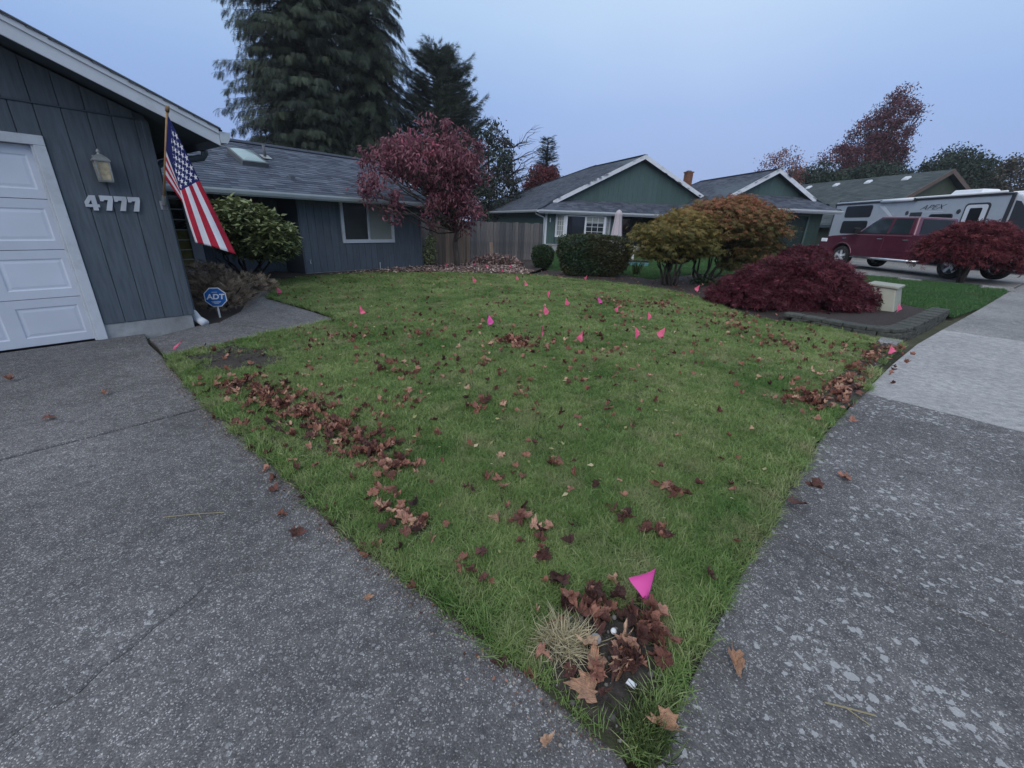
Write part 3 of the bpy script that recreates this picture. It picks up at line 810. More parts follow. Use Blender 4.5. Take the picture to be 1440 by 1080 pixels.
pr = [(ED - .006, EZ - .03), (ED - .006, EZ - .13), (ED - .075, EZ - .13), (ED - .11, EZ - .07), (ED - .115, EZ - .03), (ED - .10, EZ - .03), (ED - .095, EZ - .06), (ED - .068, EZ - .118), (ED - .02, EZ - .118), (ED - .02, EZ - .03)]
gm.prism(pr, 'x', .95, SE + .02)
gm.build('gutter', MAT['gutter'], house)
MB().prism([(ED, EZ - .0), (RD, ZM - .0), (RD, ZM - .18), (ED, EZ - .18)], 'x', SE + .001, SE + .025).prism([(2 * RD - ED, EZ), (RD, ZM), (RD, ZM - .18), (2 * RD - ED, EZ - .18)], 'x', SE + .001, SE + .025).build('rake_board', MAT['white'], house)
# skylight and vent pipe on the main roof
sk = MB()
def onm(s, d, h): return (s, d - h * .38, zmain(d) + h * .925)
q = [(3.86, 5.26), (4.46, 5.26), (4.46, 6.08), (3.86, 6.08)]
sk.hexa([onm(a, b_, -.02) for a, b_ in q] + [onm(a, b_, .10) for a, b_ in q])
sko = sk.build('skylight', MAT['found_dark'], house, bevel=.006, seg=1)
q2 = [(3.90, 5.30), (4.42, 5.30), (4.42, 6.04), (3.90, 6.04)]
MB().hexa([onm(a, b_, .101) for a, b_ in q2] + [onm(a + (.1 if a < 4 else -.1), b_ + (.1 if b_ < 5.5 else -.1), .15) for a, b_ in q2]).build('dome', MAT['skyglass'], sko, bevel=.01, seg=2, smooth=True)
vp = MB().tube([(4.72, 6.0, zmain(6.0) - .02), (4.72, 6.0, zmain(6.0) + .30)], .035, 12).build('vent_pipe', MAT['found_dark'], house, smooth=True)
MB().hexa([onm(a, b_, .012) for a, b_ in ((4.62, 5.86), (4.84, 5.86), (4.84, 6.1), (4.62, 6.1))] + [onm(a, b_, .025) for a, b_ in ((4.62, 5.86), (4.84, 5.86), (4.84, 6.1), (4.62, 6.1))]).build('flashing', MAT['alu'], vp)
# hose bib and a small pipe stub on the main wall
MB().tube([(4.76, 4.43, .36), (4.76, 4.37, .36), (4.76, 4.36, .30)], .014, 8).lathe([(.0, .0), (.03, .0), (.03, .01), (0, .01)], (4.76, 4.37, .385), 10).build('hose_bib', MAT['alu'], house)
MB().tube([(6.9, 4.40, .0), (6.9, 4.40, .24)], .012, 8).build('pipe_stub', MAT['white'], house)

# ---- house number 4777
hn = empty('house_number', (*L(.0, 0), 0), R(51.5))
tag(hn, 'white block house number 4777 on slate blue garage siding', 'house number')
seven = [(0, .158), (.112, .158), (.112, .122), (.078, .0), (.03, .0), (.066, .112), (.034, .112), (.026, .098), (0, .098)]
def digit_poly(polys, s, z):
    mb = MB()
    for p in polys: mb.prism([(s + a, z + b) for a, b in p], 'y', -.042, -.018)
    return mb.build('digit', MAT['white'], hn)
four = [[(.058, 0), (.1, 0), (.1, .035), (.118, .035), (.118, .065), (.1, .065), (.1, .158), (.058, .158)], [(0, .065), (.027, .065), (.0575, .112), (.0575, .158), (.05, .158), (0, .085)], [(0, .035), (.0575, .035), (.0575, .0645), (0, .0645)]]
digit_poly(four, .165, 1.465)
for i in range(3): digit_poly([seven], .30 + i * .122, 1.468)

# ---- wall lantern
ln = empty('wall_lantern', (*L(.39, 0), 1.78), R(51.5))
tag(ln, 'aged brass wall lantern with frosted panes beside the garage door', 'lantern')
MAT['brass'] = paint('weathered_pewter', (.30, .32, .32), .45, .2, 12, .5, .1, metal=.3)
MAT['frost'] = paint('frosted_pane', (.40, .34, .23), .25, .35, 18, .5, .05)
MB().box(-.05, .05, -.034, -.02, .06, .26).build('backplate', MAT['brass'], ln, bevel=.006, seg=1)
MB().bar((0, -.03, .235), (0, -.09, .235), .016).build('arm', MAT['brass'], ln)
c0 = (-.105)
cg = MB()
for sx in (-1, 1):
    for sy in (-1, 1): cg.bar((sx * .052, c0 + sy * .052, .0), (sx * .058, c0 + sy * .058, .20), .013)
cg.hexa([(-.055, c0 - .055, -.012), (.055, c0 - .055, -.012), (.055, c0 + .055, -.012), (-.055, c0 + .055, -.012), (-.06, c0 - .06, .006), (.06, c0 - .06, .006), (.06, c0 + .06, .006), (-.06, c0 + .06, .006)])
cg.build('cage', MAT['brass'], ln)
for sx, sy in ((1, 0), (-1, 0), (0, 1), (0, -1)):
    a = MB()
    if sy: a.add([(-.042, c0 + sy * .046, .006), (.042, c0 + sy * .046, .006), (.054, c0 + sy * .058, .198), (-.054, c0 + sy * .058, .198), (-.042, c0 + sy * .043, .006), (.042, c0 + sy * .043, .006), (.054, c0 + sy * .055, .198), (-.054, c0 + sy * .055, .198)], [(0, 1, 2, 3), (7, 6, 5, 4), (0, 4, 5, 1), (3, 2, 6, 7)])
    else: a.add([(sx * .046, c0 - .042, .006), (sx * .046, c0 + .042, .006), (sx * .058, c0 + .054, .198), (sx * .058, c0 - .054, .198), (sx * .043, c0 - .042, .006), (sx * .043, c0 + .042, .006), (sx * .055, c0 + .054, .198), (sx * .055, c0 - .054, .198)], [(0, 1, 2, 3), (7, 6, 5, 4), (0, 4, 5, 1), (3, 2, 6, 7)])
    a.build('pane', MAT['frost'], ln)
MB().lathe([(.102, .196), (.104, .206), (.075, .238), (.036, .262), (.014, .270)], (0, c0, 0), 4, ph=math.pi / 4).lathe([(.01, .255), (.018, .265), (.012, .28), (.02, .292), (.011, .312), (0, .326)], (0, c0, 0), 10).build('cap', MAT['brass'], ln)
# ================================================================== flag on the garage corner
fl = empty('flag', (*L(.88, 0), 0), R(51.5))
tag(fl, 'american flag hanging from an angled wooden pole at the garage corner', 'flag')
MAT['fred'] = paint('flag_red', (.36, .022, .045), .8, .12, 20, .1, .1)
MAT['fwhite'] = paint('flag_white', (.62, .62, .68), .8, .05, 20, .1, .1)
MAT['fblue'] = paint('flag_navy', (.016, .022, .10), .8, .15, 20, .1, .1)
MAT['pole'] = wood('varnished_pole', (.20, .12, .06), (.34, .22, .12))
# local: x along wall, y depth (negative = toward the street), z up
Bk = Vector((.0, -.03, 1.56)); Tip = Vector((.075, -.72, 2.50))
MB().tube([Bk + (Bk - Tip).normalized() * -.02, Tip], .0125, 10).build('pole', MAT['pole'], fl, smooth=True)
pd = (Tip - Bk).normalized()
MB().tube([Tip - pd * .01, Tip + pd * .045], .02, 10).build('finial', MAT['pole'], fl, smooth=True)
MB().box(-.035, .035, -.03, -.017, 1.50, 1.60).tube([Bk, Bk + pd * .12], .02, 10).build('bracket', MAT['alu'], fl)
# cloth: hoist runs down the pole, the fly hangs and folds under itself
NU, NV = 40, 52
hoA = Tip - pd * .03; hoB = Tip - pd * .80
flyC = Vector((.47, -.66, 1.045)); flyD = Vector((.10, -.60, 1.155))
def cloth(u, v, off=0.0):
    h = hoA.lerp(hoB, v)
    # at the free end only the upper stripes face out; the lower ones turn behind
    w = v / .40
    if w <= 1: e = flyC.lerp(flyD, w); back = 0
    else:
        k = (w - 1) * .5
        e = flyD.lerp(flyC, k); back = .05 + .05 * k
    e = Vector(e); e.y += back; e.z -= .02 * math.sin(v * 3.1)
    s = u ** .9
    p = h.lerp(e, s)
    sag = math.sin(math.pi * min(1, u * 1.0)) * .05
    p.z -= sag * (.3 + v)
    p.y += .028 * math.sin(v * 11 + u * 3.2) * min(1, u * 2.2) + .012 * math.sin(v * 23 - u * 5) * u
    p.x += .018 * math.sin(v * 9 + 1 + u * 2) * u
    # turned-up corner at the lower outer end
    if u > .86 and v < .22: p.y -= .05 * (u - .86) / .14 * (1 - v / .22); p.z -= .05 * (u - .86) / .14 * (1 - v / .22)
    p.y -= off
    return p
mb = MB()
vs = [cloth(i / NU, j / NV) for j in range(NV + 1) for i in range(NU + 1)]
fs = []; ms = []
for j in range(NV):
    for i in range(NU):
        a = j * (NU + 1) + i
        fs.append((a, a + 1, a + NU + 2, a + NU + 1))
        st = int((j + .5) / NV * 13)
        ms.append(2 if (i < NU * .4 and st < 7) else (0 if st % 2 == 0 else 1))
mb.v = [tuple(p) for p in vs]; mb.f = fs; mb.m = ms
cl = mb.build('cloth', [MAT['fred'], MAT['fwhite'], MAT['fblue']], fl, smooth=True)
so = cl.modifiers.new('thickness', 'SOLIDIFY'); so.thickness = .002
st_ = MB()
for rw in range(9):
    nst = 6 if rw % 2 == 0 else 5
    for k in range(nst):
        uu = .4 * ((k + .5) / 6 if nst == 6 else (k + 1) / 6); vv = (7 / 13) * (rw + .75) / 9.5
        pts = []
        for q in range(10):
            r_ = (.031 if q % 2 == 0 else .0122); an = math.pi / 2 + q * math.pi / 5
            pts.append(cloth(max(0, uu + r_ * math.cos(an) / 1.25), max(0, vv - r_ * math.sin(an) / .78), .004))
        cpt = cloth(uu, vv, .004)
        st_.add([cpt] + pts, [(0, 1 + q, 1 + (q + 1) % 10) for q in range(10)])
tag(st_.build('star_field', MAT['fwhite'], cl), kind='stuff')

# ================================================================== blue octagon yard sign
sg = empty('yard_sign', (-4.47, 6.20, 0), R(22))
tag(sg, 'blue octagonal ADT security sign on a white stake beside the walkway', 'sign')
MAT['sign_blue'] = paint('sign_blue', (.012, .13, .42), .4, .05, 8, .4)
MAT['sign_white'] = paint('sign_white', (.75, .76, .78), .4, .03, 8, .4)
def octo(r_, y0, y1, mat, par=None, nm='panel'):
    return MB().prism([(r_ * math.cos(math.pi / 8 + k * math.pi / 4), .31 + r_ * math.sin(math.pi / 8 + k * math.pi / 4)) for k in range(8)], 'y', y0, y1).build(nm, mat, par or sg)
octo(.150, -.012, -.004, MAT['sign_white'], nm='border'); pn = octo(.139, -.0145, -.0125, MAT['sign_blue'])
MB().box(-.011, .011, -.003, .007, -.15, .30).build('stake', MAT['sign_white'], sg)
def text_mesh(txt, size, mat, parent, loc, rot, extrude=.001, offset=0.0, shear=0.0, name='lettering', sx=1.0):
    cu = bpy.data.curves.new('txt', 'FONT'); cu.body = txt; cu.size = size; cu.extrude = extrude; cu.offset = offset; cu.shear = shear
    cu.align_x = 'CENTER'; cu.align_y = 'CENTER'
    t = bpy.data.objects.new('txt', cu); COL.objects.link(t)
    dg = bpy.context.evaluated_depsgraph_get()
    me = bpy.data.meshes.new_from_object(t.evaluated_get(dg))
    bpy.data.objects.remove(t); bpy.data.curves.remove(cu)
    me.materials.clear(); me.materials.append(mat)
    o = bpy.data.objects.new(name, me); COL.objects.link(o); o.parent = parent
    o.location = loc; o.rotation_euler = rot; o.scale = (sx, 1, 1)
    return o
text_mesh('ADT', .105, MAT['sign_white'], pn, (0, -.0165, .315), (R(90), 0, 0), .001, .0035, .15, sx=1.05)
mb = MB()
for z, w in ((.385, .07), (.247, .12), (.232, .10), (.217, .06)): mb.box(-w / 2, w / 2, -.0162, -.0148, z - .0032, z + .0032)
tag(mb.build('small_print', MAT['sign_white'], pn), kind='stuff')

# ================================================================== foliage tools
def scatter(name, tv, tf, locs, dirs, sizes, mat, parent=None, rnd=None, flat=None, width=None, smooth=False):
    """merge many copies of a small template (x width, y length, z normal) into one mesh"""
    tv = np.asarray(tv, float); tf = np.asarray(tf, int)
    locs = np.asarray(locs, float); n = len(locs); k = len(tv)
    d = np.asarray(dirs, float); d = d / (np.linalg.norm(d, axis=1, keepdims=True) + 1e-9)
    ref = rng.normal(size=(n, 3)) if flat is None else np.asarray(flat, float) + rng.normal(size=(n, 3)) * .25
    x = np.cross(d, ref); x /= (np.linalg.norm(x, axis=1, keepdims=True) + 1e-9)
    z = np.cross(x, d)
    s = np.asarray(sizes, float)[:, None, None]
    w = 1.0 if width is None else width
    V = (tv[None, :, 0:1] * w * x[:, None, :] + tv[None, :, 1:2] * d[:, None, :] + tv[None, :, 2:3] * z[:, None, :]) * s + locs[:, None, :]
    V = V.reshape(-1, 3)
    F = (tf[None] + (np.arange(n) * k)[:, None, None]).reshape(-1)
    fc = tf.shape[1]; nf = n * len(tf)
    me = bpy.data.meshes.new(name)
    me.vertices.add(len(V)); me.vertices.foreach_set('co', V.ravel())
    me.loops.add(len(F)); me.loops.foreach_set('vertex_index', F)
    me.polygons.add(nf); me.polygons.foreach_set('loop_start', np.arange(nf) * fc)
    if smooth: me.polygons.foreach_set('use_smooth', np.ones(nf, bool))
    me.update()
    a = me.attributes.new('rnd', 'FLOAT', 'POINT')
    r_ = rng.random(n) if rnd is None else np.asarray(rnd, float)
    a.data.foreach_set('value', np.repeat(np.clip(r_, 0, 1), k))
    return obj(name, me, parent, mat)

LEAF = ([(0, 0, 0), (.28, .35, .05), (0, 1, -.06), (-.28, .35, .05)], [(0, 1, 2), (0, 2, 3)])
LONGLEAF = ([(0, 0, 0), (.16, .4, .04), (0, 1, -.12), (-.16, .4, .04)], [(0, 1, 2), (0, 2, 3)])
def spray_tmpl(n=6, w=.045, spread=.42, droop=-.15):
    v = []; f = []
    for i in range(n):
        t = i / (n - 1); y0 = .08 + .75 * t; L_ = (.55 - .32 * t) * spread / .42
        for sg_ in (-1, 1):
            b = len(v)
            v += [(0, y0 - w, droop * y0 * y0), (0, y0 + w, droop * y0 * y0), (sg_ * L_ * .8, y0 + L_ * .75, droop * (y0 + .3) ** 2 - .03)]
            f.append((b, b + 1, b + 2) if sg_ > 0 else (b + 1, b, b + 2))
    b = len(v); v += [(-w, .55, droop * .3), (w, .55, droop * .3), (0, 1.12, droop * 1.2)]; f.append((b, b + 1, b + 2))
    return v, f
SPRAY = spray_tmpl(5)
FEATHER = spray_tmpl(4, .035, .36, -.28)
def needle_tmpl(n=9):
    v = []; f = []
    for i in range(n):
        a = i * 2.4; t = .15 + .85 * i / n
        b = len(v); c, s_ = math.cos(a), math.sin(a)
        v += [(.015 * s_, t * .6 - .02, -.015 * c), (-.015 * s_, t * .6 + .03, .015 * c), (.30 * c, t * .6 + .40, .30 * s_)]
        f.append((b, b + 1, b + 2))
    return v, f
TUFT = needle_tmpl(12)
def palm_tmpl(w=.085, dr=-.22):
    v = []; f = []
    for k in range(5):
        a = math.radians(-78 + 39 * k); L_ = (.62, .9, 1.0, .9, .62)[k]; b = len(v)
        dx, dy = math.sin(a), math.cos(a)
        v += [(0, 0, 0), (dx * L_ * .5 + dy * w, dy * L_ * .5 - dx * w, -.05), (dx * L_, dy * L_, dr), (dx * L_ * .5 - dy * w, dy * L_ * .5 + dx * w, -.05)]
        f += [(b, b + 1, b + 2), (b, b + 2, b + 3)]
    return v, f
PALM = palm_tmpl()
LACE = palm_tmpl(.055, -.4)

def unit(n):
    v = rng.normal(size=(n, 3)); return v / np.linalg.norm(v, axis=1, keepdims=True)

def limb(mb, p, q, r0_, r1_, wob=.06, n=5, sides=6):
    p = Vector(p); q = Vector(q); Ln = (q - p).length
    pts = []; rad = []
    for i in range(n + 1):
        t = i / n
        w = Vector(rng.normal(size=3)) * wob * Ln * math.sin(math.pi * t) * .5
        pts.append(p.lerp(q, t) + w); rad.append(r0_ + (r1_ - r0_) * t)
    mb.tube(pts, rad, sides)
    return pts

def ell_points(n, c, r, shell=.55, zmin=-1):
    """points spread through an ellipsoid, biased to the outside"""
    u = unit(n); k = (shell + (1 - shell) * rng.random(n) ** .5)
    u = u * k[:, None]
    u = u[u[:, 2] > zmin]
    return np.array(c) + u * np.array(r)

def broadleaf(name, label, base, top, blobs, nclu, perclu, clur, leaf, mat, group=None, trunk_r=.15, barkm='bark', lsize=(.8, 1.2), tmpl=LEAF, hang=0.0, split=.35, keep=None, cat='tree', zgrad=0.0, shell=.55):
    """a tree: trunk with limbs that reach into every leaf clump, and leaves in uneven clumps"""
    root = empty(name, base)
    tag(root, label, cat, group)
    b = np.array(base, float)
    cs = []
    tot = sum(r[0] * r[1] * r[2] for _, r in blobs)
    for c, r in blobs:
        cs.append(ell_points(max(3, int(nclu * (r[0] * r[1] * r[2]) / tot)), c, r, shell))
    cs = np.concatenate(cs)
    mb = MB()
    tp = Vector(top)
    spine = limb(mb, (0, 0, -.1), tp, trunk_r, trunk_r * .35, .05, 7, 8)
    for i, c in enumerate(cs):
        if i % 2 and len(cs) > 60: continue
        cz = c[2]
        k = min(range(len(spine)), key=lambda j: abs(spine[j].z - (split * cz + .15 * tp.z)))
        limb(mb, spine[k], c, trunk_r * .22, .008 + trunk_r * .03, .10, 4, 5)
    mb.build('trunk', MAT[barkm], root, smooth=True)
    n = len(cs) * perclu
    ci = np.repeat(np.arange(len(cs)), perclu)
    loc = cs[ci] + np.clip(rng.normal(size=(n, 3)), -1.5, 1.5) * clur * (0.6 + .8 * rng.random(len(cs)))[ci][:, None] * np.array([1, 1, .8])
    if keep is not None:
        k = keep(loc + b); loc = loc[k]; ci = ci[k]
    d = unit(len(loc)); d[:, 2] -= hang
    crnd = rng.random(len(cs))
    rr = .45 * crnd[ci] + .55 * rng.random(len(loc))
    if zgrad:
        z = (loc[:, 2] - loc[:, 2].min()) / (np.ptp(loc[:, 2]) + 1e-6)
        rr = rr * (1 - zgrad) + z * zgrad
    sz = leaf * (lsize[0] + (lsize[1] - lsize[0]) * rng.random(len(loc)))
    tag(scatter('crown', *tmpl, loc, d, sz, mat, root, rr), kind=None)
    return root

def conifer(name, label, base, height, rad, mat, group=None, z0=1.5, levels=40, per=9, droop=.35, spr=.55, dens=9, tmpl=SPRAY, lean=(0, 0), trunk_r=.3, profile=None, barkm='bark_dark', hang=.5):
    root = empty(name, base); tag(root, label, 'tree', group)
    mb = MB()
    mb.tube([(0, 0, -.2), (lean[0] * .5, lean[1] * .5, height * .5), (lean[0], lean[1], height)], [trunk_r, trunk_r * .6, .03], 8)
    Ls = []; Ds = []; Sz = []; Rn = []
    for i in range(levels):
        t = (i + rng.random() * .6) / levels
        z = z0 + (height - z0) * t
        Rr = rad * (profile(t) if profile else (1 - t) ** .8) * (.8 + .35 * rng.random())
        for k in range(per):
            a = rng.random() * 2 * math.pi
            t = np.clip((i + rng.normal() * 1.2) / levels, 0, .995); z = z0 + (height - z0) * t
            Rr = rad * (profile(t) if profile else (1 - t) ** .8) * (.8 + .35 * rng.random())
            L_ = max(.25, Rr * (.6 + .6 * rng.random()))
            dirv = np.array([math.cos(a), math.sin(a), 0])
            p0 = np.array([lean[0] * t, lean[1] * t, z])
            rise = .12 * L_ * (rng.random() - .2)
            pts = [p0 + dirv * L_ * q + np.array([0, 0, rise * q - droop * L_ * q * q + .18 * L_ * max(0, q - .75)]) for q in np.linspace(0, 1, 6)]
            mb.tube([tuple(p) for p in pts], [.03 + .012 * L_, .025 + .008 * L_, .02, .015, .01, .006], 4, cap=False)
            m = int(dens * L_) + 3
            q = .18 + .82 * rng.random(m) ** .7
            pp = p0 + dirv * (L_ * q)[:, None]
            pp[:, 2] += rise * q - droop * L_ * q * q + .18 * L_ * np.maximum(0, q - .75)
            side = np.array([-dirv[1], dirv[0], 0]) * rng.choice([-1, 1], m)[:, None]
            dd = dirv * (.5 + .5 * rng.random(m))[:, None] + side * (.9 * rng.random(m))[:, None]
            dd[:, 2] -= hang * (.4 + rng.random(m))
            pp += side * (rng.random(m) * .12 * L_)[:, None] * .6
            Ls.append(pp); Ds.append(dd); Sz.append(spr * (.7 + .6 * rng.random(m))); Rn.append(.65 * rng.random() + .35 * rng.random(m))
    mb.build('trunk', MAT[barkm], root, smooth=True)
    scatter('crown', *tmpl, np.concatenate(Ls), np.concatenate(Ds), np.concatenate(Sz), mat, root, np.concatenate(Rn), flat=np.tile([0, 0, 1.0], (sum(map(len, Ls)), 1)))
    return root
# ================================================================== green neighbour house  (local x along its front, y to the back)
h2 = empty('house', (1.14, 25.11, 0), R(8))
tag(h2, 'sage green house with twin front gables, bay window and shingle roof', 'house')
EA, RA, SL2 = 2.25, 6.15, .50
ZR2 = EA + SL2 * RA
GF = 1.2                                            # depth of the big gable face behind the eave
def dutch(parent, x0, x1, y0, yb, ze, slope, gf, seed, yr1, kx=0.0):
    """dutch-gable wing: ridge runs back (drifting sideways by kx), a skirt roof in front of the gable face, hip at the back"""
    xr = (x0 + x1) / 2; zr = ze + slope * (xr - x0)
    zs = ze + slope * gf                            # height where the skirt meets the gable face
    y1 = y0 + gf
    dk = MB(); th = .12
    def poly(pts):
        q = [Vector(p) for p in pts]; n_ = len(q)
        dk.add([tuple(p) for p in q] + [tuple(p - Vector((0, 0, th))) for p in q], [tuple(range(n_)), tuple(range(2 * n_ - 1, n_ - 1, -1))] + [(i, n_ + i, n_ + (i + 1) % n_, (i + 1) % n_) for i in range(n_)])
    db = kx * (yb - y0); dr_ = kx * (yr1 - y1)
    left = [(x0 - db, yb, ze), (x0, y0, ze), (x0 + gf - .25, y1 - .35, zs - .12), (xr, y1 - .35, zr), (xr - dr_, yr1, zr)]
    rightp = [(x1, y0, ze), (x1 - db * .3, yb, ze), (xr - dr_, yr1, zr), (xr, y1 - .35, zr), (x1 - gf + .25, y1 - .35, zs - .12)]
    front = [(x0 + .01, y0, ze - .006), (x1 - .01, y0, ze - .006), (x1 - gf, y1, zs - .006), (x0 + gf, y1, zs - .006)]
    back = [(x1 - db * .3, yb, ze), (x0 - db, yb, ze), (xr - dr_, yr1, zr)]
    for k_, pp in enumerate((left, rightp, front, back)): poly(pp)
    o = dk.build('roof', MAT['soffit'], parent)
    for k_, pp in enumerate((left, rightp, front, back)): shingle_poly(o, pp, MAT['shingle2'], seed + k_)
    caps = MB()
    caps.bar((x0 - .0, y0, ze + .02), (x0 + gf, y1 - .02, zs + .02), .16, .03)
    caps.bar((xr, y1 - .38, zr + .02), (xr - dr_, yr1, zr + .02), .2, .03); caps.bar((xr - dr_, yr1, zr + .02), (x0 - db, yb, ze + .02), .2, .03)
    tag(caps.build('ridge_caps', MAT['shingle2'], o), kind='stuff')
    # gable face with separate boards
    gwl = MB().prism([(x0 + gf, zs - .1), (x1 - gf, zs - .1), (xr, zr - .14)], 'y', y1 + .02, y1 + .1).build('gable_wall', MAT['green_dark'], parent)
    boards(gwl, x0 + gf + .1, x1 - gf - .1, zs - .02, lambda s: zr - .16 - slope * abs(s - xr), y1 + .02, MAT['green'], pitch=.30)
    for sg_ in (1, -1):
        xe = xr - sg_ * (xr - x0 - gf + .25)
        ze2 = zs - .12
        m_ = MB().prism([(xe, ze2 + .03), (xr, zr + .03), (xr, zr - .20), (xe, ze2 - .20)], 'y', y1 - .38, y1 - .352)
        m_.build('rake_board', MAT['white'], parent)
    gx = MB(); pr_ = [(y0 - .004, ze - .03), (y0 - .004, ze - .15), (y0 - .08, ze - .15), (y0 - .13, ze - .08), (y0 - .135, ze - .02), (y0 - .11, ze - .02), (y0 - .10, ze - .07), (y0 - .07, ze - .135), (y0 - .02, ze - .135), (y0 - .02, ze - .03)]
    gx.prism(pr_, 'x', x0 - .02, x1 + .02); gx.build('gutter', MAT['gutter'], parent)
    gl = MB(); pl_ = [(x0 - .004, ze - .03), (x0 - .004, ze - .15), (x0 - .08, ze - .15), (x0 - .13, ze - .08), (x0 - .135, ze - .02), (x0 - .11, ze - .02), (x0 - .10, ze - .07), (x0 - .07, ze - .135), (x0 - .02, ze - .135), (x0 - .02, ze - .03)]
    ll_ = math.hypot(yb - y0, db); gl.prism([(a - x0, b) for a, b in pl_], 'y', -.02, ll_); go_ = gl.build('gutter', MAT['gutter'], parent)
    go_.location = (x0, y0, 0); go_.rotation_euler = (0, 0, math.atan2(db, yb - y0))
    MB().box(x0, x1, y0 - .003, y0 + .02, ze - .2, ze - .02).build('fascia', MAT['white'], parent)
    return o
dutch(h2, 0, 12.3, 0, 19.5, EA, SL2, GF, 20, 7.2, .2)
dutch(h2, 8.9, 15.9, -3.0, 9.0, 2.70, .55, 1.2, 30, 5.5, 0.0)
# front wall with bay, porch recess, garage front
fw = MB().box(.55, 2.2 - 1.1, .62, .74, .4, 2.2).box(4.5, 4.9, .62, .74, .4, 2.2).build('front_wall', MAT['green_dark'], h2)
boards(fw, .62, 1.12, .4, lambda s: 2.18, .62, MAT['green'], pitch=.16)
boards(fw, 4.42, 4.9, .4, lambda s: 2.18, .62, MAT['green'], pitch=.16)
MB().box(.52, 4.92, .56, .74, -.1, .36).build('stone_base', MAT['grey_stone'], h2, bevel=.01, seg=1)
MB().box(.48, 4.94, .52, .74, .361, .41).build('ledge', MAT['concrete_found'], h2)
MB().box(.50, .62, .575, .60, .41, 2.2).box(.50, .53, .60, .72, .41, 2.2).build('corner_board', MAT['white'], h2)
sdw = MB().box(-.06, .06, 0, 18.6, -.1, 2.15).build('side_wall', MAT['green'], h2); sdw.location = (.56, .76, 0); sdw.rotation_euler = (0, 0, math.atan2(.2, 1))
MB().box(-3.0, 10.5, 18.6, 18.7, -.1, 2.2).build('rear_wall', MAT['green'], h2)
MB().tube([(-.07, .55, 2.11), (-.06, .52, 2.02), (.38, .54, 1.86), (.44, .545, 1.80), (.44, .545, .2)], .035, 8).build('downspout', MAT['white'], h2, smooth=True)
MB().box(.78, .83, .575, .603, 1.6, 1.82).build('thermometer', MAT['white'], h2)
# bay window: three faces on a knee wall
bay = [((1.14, .60), (1.62, .22)), ((1.62, .22), (4.0, .22)), ((4.0, .22), (4.42, .60))]
bk = MB().prism([(1.14, .61), (1.62, .22), (4.0, .22), (4.42, .61)], 'z', .42, .80).build('bay_base', MAT['green'], h2)
MB().prism([(1.10, .61), (1.60, .17), (4.02, .17), (4.46, .61)], 'z', 2.06, 2.16).build('bay_head', MAT['green_dark'], h2)
def bay_window(p, q, lites, grid):
    p = Vector((*p, 0)); q = Vector((*q, 0)); d = (q - p); W = d.length
    o = empty('window', tuple(p), math.atan2(d.y, d.x), h2)
    mb = MB(); t = .11
    mb.box(0, t, -.03, .05, .80, 2.06).box(W - t, W, -.03, .05, .80, 2.06).box(t + .001, W - t - .001, -.03, .05, 1.95, 2.06).box(t + .001, W - t - .001, -.03, .05, .80, .90)
    for k in range(1, lites): mb.box(t + (W - 2 * t) * k / lites - .05, t + (W - 2 * t) * k / lites + .05, -.03, .05, .901, 1.949)
    mb.build('frame', MAT['white'], o, bevel=.004, seg=1)
    for k in range(lites):
        a = t + (W - 2 * t) * k / lites + (.05 if k else 0); b = t + (W - 2 * t) * (k + 1) / lites - (.05 if k < lites - 1 else 0)
        MB().box(a + .001, b - .001, .02, .03, .901, 1.949).build('pane', MAT['glass'] if grid[k] != 2 else MAT['blind'], o)
        if grid[k] == 1:
            MB().box(a + .002, b - .002, .008, .018, 1.60, 1.948).build('blind', MAT['blind'], o)
        if grid[k]:
            for i in (1, 2): MB().box(a + (b - a) * i / 3 - .012, a + (b - a) * i / 3 + .012, -.005, .007, .902, 1.948).build('muntin', MAT['white'], o)
            for i in (1, 2, 3): MB().box(a + .002, b - .002, -.018, -.006, .9 + 1.05 * i / 4 - .012, .9 + 1.05 * i / 4 + .012).build('muntin', MAT['white'], o)
bay_window(*bay[0], 1, [2]); bay_window(*bay[1], 2, [0, 1]); bay_window(*bay[2], 1, [2])
# porch
pw = MB().box(4.9, 9.4, 3.2, 3.32, -.1, 2.6).box(4.78, 4.9, .76, 3.2, -.1, 2.3).build('porch_wall', MAT['green_dark'], h2)
MB().box(4.92, 9.4, .5, 3.19, -.15, .14).build('porch_floor', MAT['concrete_found'], h2)
MB().box(4.95, 9.4, .46, .58, .15, .42).build('porch_base', MAT['concrete_found'], h2)
pdoor = MB().box(7.4, 8.35, 3.13, 3.199, .15, 2.2).build('front_door', MAT['green_dark'], h2, bevel=.01, seg=1)
MB().lathe([(.0, 0), (.03, .0), (.03, .03), (0, .05)], (8.25, 3.07, 1.1), 10, 'y').build('door_knob', MAT['chrome'], pdoor)
pwn = MB().box(5.5, 5.6, 3.15, 3.2, .95, 2.05).box(6.7, 6.8, 3.15, 3.2, .95, 2.05).box(5.601, 6.699, 3.15, 3.2, 1.96, 2.05).box(5.601, 6.699, 3.15, 3.2, .95, 1.04).build('window', MAT['green'], h2)
MB().box(5.602, 6.698, 3.17, 3.18, 1.041, 1.959).build('pane', MAT['glass'], pwn)
MB().box(9.0, 9.1, .5, .6, .42, 2.3).build('post', MAT['white'], h2)
